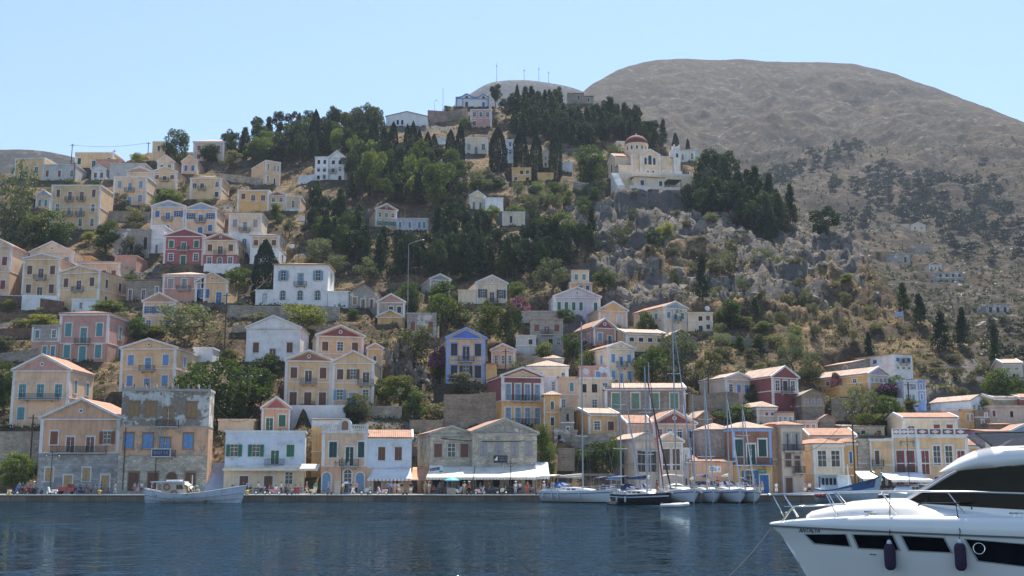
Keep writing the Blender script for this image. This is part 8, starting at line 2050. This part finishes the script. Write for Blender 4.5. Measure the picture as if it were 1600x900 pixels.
def motor_yacht():
 o = thing('motor_yacht', 'large white motor yacht with black windows and name on the bow at the right', 'motor yacht', (bx, YC, 0), -YT)
 YW = Matrix.Translation((bx, YC, 0)) @ Matrix.Rotation(-YT, 4, 'Z')
 nx, nz = 70, 18; zt = zb_;
 xs = [YL * (i / nx) ** 1.5 for i in range(nx + 1)]
 def sheer(x): return zb_ - .018 * x
 if True:
  m = MB(); zl = [1.0 - (j / nz) for j in range(nz + 1)]; vs2 = []
  for sdn in (-1, 1):
   for i, x in enumerate(xs):
    for j in range(nz + 1):
     z = -.6 + (sheer(x) + .6) * zl[j]; xx = max(x, stem_x(z)); vs2.append((xx, sdn * y_half(xx, z), z))
  k = nz + 1; n1 = (nx + 1) * k
  fs = [(i * k + j, (i + 1) * k + j, (i + 1) * k + j + 1, i * k + j + 1) for i in range(nx) for j in range(nz)]
  fs += [(n1 + i * k + j, n1 + i * k + j + 1, n1 + (i + 1) * k + j + 1, n1 + (i + 1) * k + j) for i in range(nx) for j in range(nz)]
  fs.append(tuple(nx * k + j for j in range(k)) + tuple(n1 + nx * k + j for j in range(k - 1, -1, -1)))
  m.add(vs2, fs); m.build('hull', YG, o, True)
 def strip(y0f, z0, z1, nm, mat, x0=.02, x1=YL, off=.02, n=50):
  for sd in (-1, 1):
   m = MB(); vs = []
   for i in range(n + 1):
    x = x0 + (x1 - x0) * (i / n) ** 1.4
    for z in (z0, z1): vs.append((x, sd * (y_half(x, sheer(x) - .001) + off), sheer(x) + z))
   m.add(vs, [(2 * i, 2 * i + 2, 2 * i + 3, 2 * i + 1) for i in range(n)]); m.build(nm, mat, o, True)
 strip(0, -.05, -.005, 'sheer_line', plain('sheer_line_grey', (.10, .10, .11), .4), off=.022)
 bul = lambda x: .06 + .30 * min(1, (x / 2.6)) ** .8 + .10 * min(1, max(0, (x - 2.6) / 4))
 m = MB(); vs = []; n = 60; prof = [(0, .025), (.25, .045), (.6, .03), (.88, -.03), (1.0, -.13), (1.0, -.28)]
 for sd in (-1, 1):
  for i in range(n + 1):
   x = YL * (i / n) ** 1.4
   for t, of in prof: vs.append((x + (.0), sd * max(0, y_half(x, sheer(x) - .001) + of), sheer(x) + bul(x) * t))
 k = len(prof); n1 = (n + 1) * k
 fs = [(i * k + j, (i + 1) * k + j, (i + 1) * k + j + 1, i * k + j + 1) for i in range(n) for j in range(k - 1)] + [(n1 + i * k + j, n1 + i * k + j + 1, n1 + (i + 1) * k + j + 1, n1 + (i + 1) * k + j) for i in range(n) for j in range(k - 1)]
 fs += [(i * k + k - 1, (i + 1) * k + k - 1, n1 + (i + 1) * k + k - 1, n1 + i * k + k - 1) for i in range(n)]
 m.add(vs, fs).build('bulwark', YG, o, True)
 out = [(1258, 806), (1266, 800), (1285, 795), (1310, 789), (1330, 784), (1360, 781), (1390, 779), (1420, 779)]
 pr = []
 for px, py in out: v = LP(px, py, -.6); pr.append((v.x, v.z))
 for px, py in ((1440, 786.5), (1500, 791), (1600, 797.5)): v = LP(px, py, -1.75); pr.append((v.x, v.z))
 pr.append((YL - 3, pr[-1][1] - .1)); m = MB(); vs = []; K = 17
 for x, z in pr:
  hw = min(2.02, .30 + .62 * (x - pr[0][0]) ** .75); zd = sheer(x) + bul(x) * .6
  for j in range(K):
   t = -1 + 2 * j / (K - 1); prof_ = max(0, 1 - abs(t) ** 3.2) ** .5
   vs.append((x, t * hw, zd - .1 + (z - zd + .1) * prof_))
 m.add(vs, [(i * K + j, i * K + j + 1, (i + 1) * K + j + 1, (i + 1) * K + j) for i in range(len(pr) - 1) for j in range(K - 1)]).build('foredeck', YG, o, True)
 SY = 1.95; xe = YL - 3.2
 def S(px, py, w_=SY): v = LP(px, py, -w_); return (v.x, v.z)
 x00 = S(1412, 781, .5)[0]
 def hw(x, w0=.45, w1=SY, k=1.5): return w0 + (w1 - w0) * (1 - math.exp(-max(0, x - x00) / k))
 def SC(px, py):                            # side curve point on the tapered wall
  w_ = 1.0
  for _ in range(25): v = LP(px, py, -w_); w_ = .5 * w_ + .5 * hw(v.x)
  return (v.x, v.z)
 def loft(lo, hi, grow, nm, mat, cap=True, n=46):
  xa, xb_ = lo[0][0], lo[-1][0]; m = MB(); vs = []
  for i in range(n + 1):
   x = xa + (xb_ - xa) * (i / n) ** 1.6; z0 = float(np.interp(x, [p[0] for p in lo], [p[1] for p in lo])); z1 = float(np.interp(x, [p[0] for p in hi], [p[1] for p in hi])); y = hw(x) + grow
   vs += [(x, -y, z0), (x, -y * .985, max(z0, z1)), (x, y * .985, max(z0, z1)), (x, y, z0)]
  m.add(vs, [(4 * i + j, 4 * i + 4 + j, 4 * i + 5 + j, 4 * i + 1 + j) for i in range(n) for j in range(3)] + [(0, 1, 2, 3), (4 * n + 3, 4 * n + 2, 4 * n + 1, 4 * n)]); return m.build(nm, mat, o, False)
 g_lo = [SC(1420, 780), SC(1438, 786.5), SC(1600, 796.5)]; g_lo.append((xe, g_lo[-1][1] - .05))
 g_hi = [SC(1420, 780), SC(1480, 744), SC(1494, 736.5), SC(1520, 733), SC(1600, 727)]; g_hi.append((xe, g_hi[-1][1] + .1))
 loft(g_lo, g_hi, 0, 'wraparound_glass', YGL)
 zdk = sheer(6) + .25
 loft([(g_lo[0][0] - .25, zdk - .1), (xe, zdk - .3)], [(g_lo[0][0] - .25, g_lo[0][1] - .06)] + [(x, z - .004) for x, z in g_lo], .035, 'deckhouse', YG)
 m = MB()
 for sd in (-1, 1): m.tube([(x, sd * (hw(x) * .985 + .01), z) for x, z in [g_hi[0], tuple(np.add(g_hi[0], g_hi[1]) / 2), g_hi[1], g_hi[2]]], .035, 6)
 m.build('windscreen_pillar', plain('pillar_silver', (.5, .5, .5), .3, .3), o)
 x01 = S(1469, 738, .5)[0]
 def hwt(x): return .5 + 1.62 * (1 - math.exp(-max(0, x - x01) / 1.1))
 def ST(px, py):
  w_ = 1.0
  for _ in range(25): v = LP(px, py, -w_); w_ = .5 * w_ + .5 * hwt(v.x)
  return (v.x, v.z)
 top = [ST(1469, 737), ST(1480, 729), ST(1504, 713.5), ST(1534, 700), ST(1563, 695.3), ST(1600, 694)]; bot = [ST(1469, 738.5), ST(1486, 737), ST(1505, 734.5), ST(1534, 731.5), ST(1563, 729), ST(1600, 725.5)]
 top.append((xe + .8, top[-1][1] + .02)); bot.append((xe + .8, bot[-1][1] + .12))
 m = MB(); vs = []; K = 13; n = 40
 for i in range(n + 1):
  x = top[0][0] + (xe + .8 - top[0][0]) * (i / n) ** 1.6; z1 = float(np.interp(x, [p[0] for p in top], [p[1] for p in top])); z0 = float(np.interp(x, [p[0] for p in bot], [p[1] for p in bot])); h_ = hwt(x)
  for j in range(K): t = -1 + 2 * j / (K - 1); vs.append((x, t * h_, z0 + (z1 - z0) * (.5 + .5 * max(0, 1 - abs(t) ** 4) ** .5)))
  for j in range(K): t = 1 - 2 * j / (K - 1); vs.append((x, t * h_ * .985, z0))
 k = 2 * K
 m.add(vs, [(i * k + j, (i + 1) * k + j, (i + 1) * k + (j + 1) % k, i * k + (j + 1) % k) for i in range(n) for j in range(k)] + [tuple(range(k)), tuple(range(n * k, (n + 1) * k))[::-1]]).build('hard_top', YG, o, True)
 tint, tnt, tb = nodes('tinted_screen'); tb.inputs['Base Color'].default_value = (.16, .15, .19, 1); tb.inputs['Alpha'].default_value = .62; tb.inputs['Roughness'].default_value = .08
 fs_ = [S(1527, 676, 1.5), S(1556, 695.5, 1.5), S(1600, 695, 1.5), S(1600, 674, 1.5)]
 m = MB()
 q_ = [(S(1525, 675)[0], S(1525, 675)[1]), (S(1553, 696)[0], S(1553, 696)[1]), (S(1640, 694)[0], S(1640, 694)[1]), (S(1640, 673)[0], S(1640, 673)[1])]
 for sd in (-1, 1): m.prism(q_, sd * 1.45 - .012, sd * 1.45 + .012)
 a0, a1 = q_[0], q_[1]; m.add([(a0[0], -1.43, a0[1]), (a0[0], 1.43, a0[1]), (a1[0], 1.43, a1[1]), (a1[0], -1.43, a1[1])], [(0, 1, 2, 3)])
 m.build('flybridge_screen', tint, o)
 SF = plain('screen_frame_dark', (.05, .05, .06), .4)
 for sd in (-1, 1): MB().tube([(a1[0], sd * 1.45, a1[1]), (a0[0], sd * 1.45, a0[1]), (q_[3][0], sd * 1.45, q_[3][1])], .026, 6).build('screen_frame', SF, o)
 MB().prism([(S(1575, 694)[0], S(1575, 694)[1]), (S(1640, 694)[0], S(1640, 694)[1]), (S(1640, 684)[0], S(1640, 684)[1]), (S(1590, 684)[0], S(1590, 684)[1])], -.9, .9).build('helm_console', plain('helm_grey', (.25, .24, .24), .6), o)
 def patch(quad, nm, mat, parent, off=.02, n=10):
  m = MB(); vs = []
  for i in range(n + 1):
   for j in range(5):
    u, v = i / n, j / 4
    px = (quad[0][0] * (1 - u) + quad[1][0] * u) * (1 - v) + (quad[3][0] * (1 - u) + quad[2][0] * u) * v
    py = (quad[0][1] * (1 - u) + quad[1][1] * u) * (1 - v) + (quad[3][1] * (1 - u) + quad[2][1] * u) * v
    vs.append(ypt(px, py, off))
  m.add(vs, [(i * 5 + j, i * 5 + j + 1, (i + 1) * 5 + j + 1, (i + 1) * 5 + j) for i in range(n) for j in range(4)]); return m.build(nm, mat, parent)
 Z = lambda x, y: (1190 + x / 3.751, 660 + y / 3.75)
 RIM = plain('window_recess_grey', (.42, .42, .42), .3, 0, .02)
 for qd in ([(258, 657), (490, 657), (515, 725), (312, 708)], [(537, 658), (765, 663), (802, 746), (570, 735)], [(823, 665), (1065, 678), (1108, 761), (865, 749)], [(1197, 685), (1700, 728), (1700, 862), (1272, 810)]):
  big = [(qd[0][0] - 14, qd[0][1] - 5), (qd[1][0] + 8, qd[1][1] - 5), (qd[2][0] + 16, qd[2][1] + 7), (qd[3][0] - 8, qd[3][1] + 7)]
  fr = patch([Z(*p) for p in big], 'window', RIM, o, .008); patch([Z(*p) for p in qd], 'pane', YGL, fr, .016)
  for ob in (fr,):
   f2 = link('window', ob.data, o); f2.scale = (1, -1, 1); p2 = link('pane', ob.children[0].data, f2)
 c = ypt(*Z(1273, 738), .07); r0 = 33 / 3.75 * 29 / FP; vs = []; fs = []
 for i in range(24):
  A = 2 * math.pi * i / 24
  for j in range(6): B_ = 2 * math.pi * j / 6; rr = r0 * (.9 + .11 * math.cos(B_)); vs.append((c.x + rr * math.cos(A), c.y + .02 * math.sin(B_), c.z + rr * math.sin(A)))
 for i in range(24):
  for j in range(6): fs.append((i * 6 + j, ((i + 1) % 24) * 6 + j, ((i + 1) % 24) * 6 + (j + 1) % 6, i * 6 + (j + 1) % 6))
 MB().add(vs, fs).build('porthole_ring', STST, o, True)
 cu = bpy.data.curves.new('name', 'FONT'); cu.body = 'ANTALYA'; cu.size = 1; cu.extrude = 0; cu.offset = .022
 t_ = bpy.data.objects.new('tmp', cu); col.objects.link(t_); dg = bpy.context.evaluated_depsgraph_get(); me = bpy.data.meshes.new_from_object(t_.evaluated_get(dg)); bpy.data.objects.remove(t_)
 X = [v.co.x for v in me.vertices]; Yv = [v.co.y for v in me.vertices]; x0, x1, y0, y1 = min(X), max(X), min(Yv), max(Yv)
 for v in me.vertices:
  u = (v.co.x - x0) / (x1 - x0); w_ = (v.co.y - y0) / (y1 - y0); px, py = Z(217 + 126 * u + 5 * w_, 645 - 26 * w_ + 2 * u); v.co = ypt(px, py, .012)
 me.materials.clear(); me.materials.append(plain('lettering_black', (.03, .03, .035), .4, 0, .02)); link('name_lettering', me, o)
 for z0, z1, mt, nm in ((.02, .26, plain('antifouling_black', (.02, .02, .03), .5), 'boot_stripe'),):
  for sd in (-1, 1):
   m = MB(); vs = []
   for i in range(41):
    for z in (z0, z1): sx = stem_x(z); x = sx + .03 + (YL - sx - .03) * i / 40; vs.append((x, sd * (y_half(x, z) + .012), z))
   m.add(vs, [(2 * i, 2 * i + 2, 2 * i + 3, 2 * i + 1) for i in range(40)]).build(nm, mt, o)
 rail = MB()
 near = lambda x, inset=.22: -(max(0, y_half(x, sheer(x) - .001)) - inset)
 def rpt(px, py):
  y = -2.0
  for _ in range(20): v = LP(px, py, y); y = .5 * y + .5 * min(0, near(v.x))
  return LP(px, py, y)
 toppts = [rpt(1206, 772.5), rpt(1230, 772), rpt(1290, 770), rpt(1360, 768.5), rpt(1440, 768), rpt(1520, 768.5), rpt(1600, 771)]
 zr = toppts[-1].z; full = toppts + [Vector((x, near(x), zr)) for x in (9, 11, 13)]
 for sd in (1, -1):
  P1 = [Vector((p.x, p.y * sd, p.z)) for p in full]; rail.tube(P1, .022, 8)
  mid = [rpt(1225, 792), rpt(1260, 791), rpt(1322, 788)]; rail.tube([Vector((p.x, p.y * sd, p.z)) for p in mid], .016, 6)
  for (ax, ay), (cx_, cy_) in (((1207, 772.5), (1225, 808)), ((1224, 772), (1246, 808)), ((1290, 770.5), (1311, 812)), ((1304, 770), (1320, 790)), ((1376, 768.5), (1403, 806)), ((1480, 768), (1508, 803))):
   a_, b_ = rpt(ax, ay), rpt(cx_, cy_); rail.tube([Vector((a_.x, a_.y * sd, a_.z)), Vector((b_.x, b_.y * sd, b_.z))], .016, 6)
  for x in (8.2, 10.2, 12.2): rail.tube([Vector((x - .35, near(x) * sd, zr)), Vector((x, near(x) * sd, sheer(x) + .3))], .016, 6)
 rail.tube([full[0], full[0] + Vector((-.10, -full[0].y, .0)), Vector((full[0].x, -full[0].y, full[0].z))], .022, 8)
 rail.build('guard_rail', STST, o, True)
 m = MB();
 for px, py in ((1360, 801), (1588, 804)):
  c = rpt(px, py); c.z = sheer(c.x) + bul(c.x) + .02; m.tube([c + Vector((-.16, 0, .07)), c + Vector((.16, 0, .07))], .022, 6); m.tube([c + Vector((-.06, 0, -.03)), c + Vector((-.06, 0, .07))], .02, 6); m.tube([c + Vector((.06, 0, -.03)), c + Vector((.06, 0, .07))], .02, 6)
 m.build('cleat', STST, o)
 c0 = Vector((.35, 0, zb_ + .12)); m = MB(); m.tube([c0, c0 + Vector((.2, 0, .28)), c0 + Vector((.32, 0, .34))], .03, 6); m.box(.25, .75, -.1, .1, zb_ + .04, zb_ + .12); m.ball((.45, 0, zb_ + .3), .05, 8, 6); m.build('anchor_winch', plain('winch_brass', (.40, .41, .34), .4, .3), o)
 m = MB()
 for px, py in ((1354.5, 829.5), (1361, 866), (1366.5, 866.3)): c = ypt(px, py, .012); m.lathe([(.035, -.01), (.035, .01), (.02, .012)], 10, (c.x, c.y, c.z))
 m.build('drain_fitting', plain('drain_black', (.03, .03, .03), .5), o)
 w0, w1 = S(1434, 790), S(1440, 786); MB().tube([(w0[0], -SY - .05, w0[1]), (w1[0], -SY - .03, w1[1]), (S(1500, 786)[0], -SY - .02, S(1500, 786)[1])], .02, 6).build('wiper', RUB, o)
 MB().box(S(1517, 795)[0], S(1519, 793)[0], -SY - .08, -SY - .001, S(1517, 796)[1], S(1517, 792)[1]).build('side_lamp', RUB, o)
 ch = thing('anchor_chain', 'anchor chain running from the yacht bow down to the water', 'chain', (bx, YC, 0)); q0 = Vector((.02, 0, zb_ - .1)); q1 = P(1140, 900, 27.5) - Vector((bx, YC, 0))
 MB().tube([q0, q0.lerp(q1, .25) + Vector((0, 0, -.04)), q0.lerp(q1, .5) + Vector((0, 0, -.06)), q0.lerp(q1, .75) + Vector((0, 0, -.04)), q1, q1 + (q1 - q0) * .6], .011, 6).build('links', plain('chain_steel', (.02, .02, .022), .9), ch)
 FM = plain('purple_fender_cover', (.035, .018, .045), .85)
 for (px, y0, y1, ry), lb in (((1390.5, 850, 889, 771), 'left dark purple fender hanging on the motor yacht side'), ((1500, 849, 890, 790), 'right dark purple fender hanging on the motor yacht side')):
  c = ypt(px, (y0 + y1) / 2, .17); cw = YW @ c; k = cw.y / FP; h = (y1 - y0) * k; r = 8.6 * k
  f = thing('fender', lb, 'fender', cw, -YT, 'fenders of the motor yacht')
  MB().lathe([(r * .45, -h / 2), (r * .85, -h / 2 + .05), (r, -h / 2 + .13), (r, h / 2 - .12), (r * .85, h / 2 - .04), (r * .5, h / 2)], 20).build('cover', FM, f, True)
  MB().lathe([(r * .5, h / 2), (r * .42, h / 2 + .05), (.03, h / 2 + .10)], 12).build('cap', GEL, f, True); MB().tube([(0, 0, -h / 2), (0, 0, -h / 2 - .08)], .02, 6).build('tail', GEL, f)
  tp = ypt(px, y0 - 18, .06) - c; dk = rpt(px - (6 if px > 1450 else 0), ry) - c
  MB().tube([(0, 0, h / 2 + .1), tp, Vector((dk.x, dk.y, dk.z))], .012, 5).build('rope', RUB, f)
motor_yacht()
# ------------------------------------------------------------------ light
SUN_EL, SUN_AZ = R(57), R(11)              # azimuth measured from +Y towards +X
w = bpy.data.worlds.new('World'); sc.world = w; w.use_nodes = True
nt = w.node_tree; bg = nt.nodes['Background']
sky = nt.nodes.new('ShaderNodeTexSky'); sky.sky_type = 'NISHITA'; sky.sun_disc = False
sky.sun_elevation = SUN_EL; sky.sun_rotation = SUN_AZ; sky.altitude = 0
sky.air_density = 1.0; sky.dust_density = 0.25; sky.ozone_density = 3.5
nt.links.new(sky.outputs[0], bg.inputs[0]); bg.inputs[1].default_value = 0.10
sl = bpy.data.lights.new('sun', 'SUN'); sl.energy = 5.0; sl.angle = R(.53); sl.color = (1.0, .93, .82)
so = bpy.data.objects.new('sun', sl); col.objects.link(so)
d = Vector((math.sin(SUN_AZ) * math.cos(SUN_EL), math.cos(SUN_AZ) * math.cos(SUN_EL), math.sin(SUN_EL)))
so.rotation_euler = (-d).to_track_quat('-Z', 'Y').to_euler(); so.location = d * 100 + Vector((0, 0, 60))
# the hazy air of a bright day, one closed box round the whole place
hz = MB().box(-2600, 2600, -420, 3400, -8, 960).build('haze', [])
m = bpy.data.materials.new('haze_air'); m.use_nodes = True; t = m.node_tree; t.nodes.clear()
out = t.nodes.new('ShaderNodeOutputMaterial'); pv = t.nodes.new('ShaderNodeVolumePrincipled')
pv.inputs['Color'].default_value = (.40, .48, .60, 1); pv.inputs['Density'].default_value = .00015; pv.inputs['Anisotropy'].default_value = .2
t.links.new(pv.outputs[0], out.inputs['Volume']); hz.data.materials.clear(); hz.data.materials.append(m); hz['kind'] = 'stuff'
vs = sc.view_settings; sc.display_settings.display_device = 'sRGB'
vs.view_transform = 'Standard'; vs.look = 'None'; vs.gamma = 1.0; vs.exposure = 1.15; vs.use_curve_mapping = False
c = sc.cycles
c.max_bounces = 6; c.diffuse_bounces = 3; c.glossy_bounces = 3; c.transmission_bounces = 4; c.transparent_max_bounces = 6; c.volume_bounces = 0
c.use_denoising = True; c.sample_clamp_indirect = 6
c.caustics_reflective = False; c.caustics_refractive = False
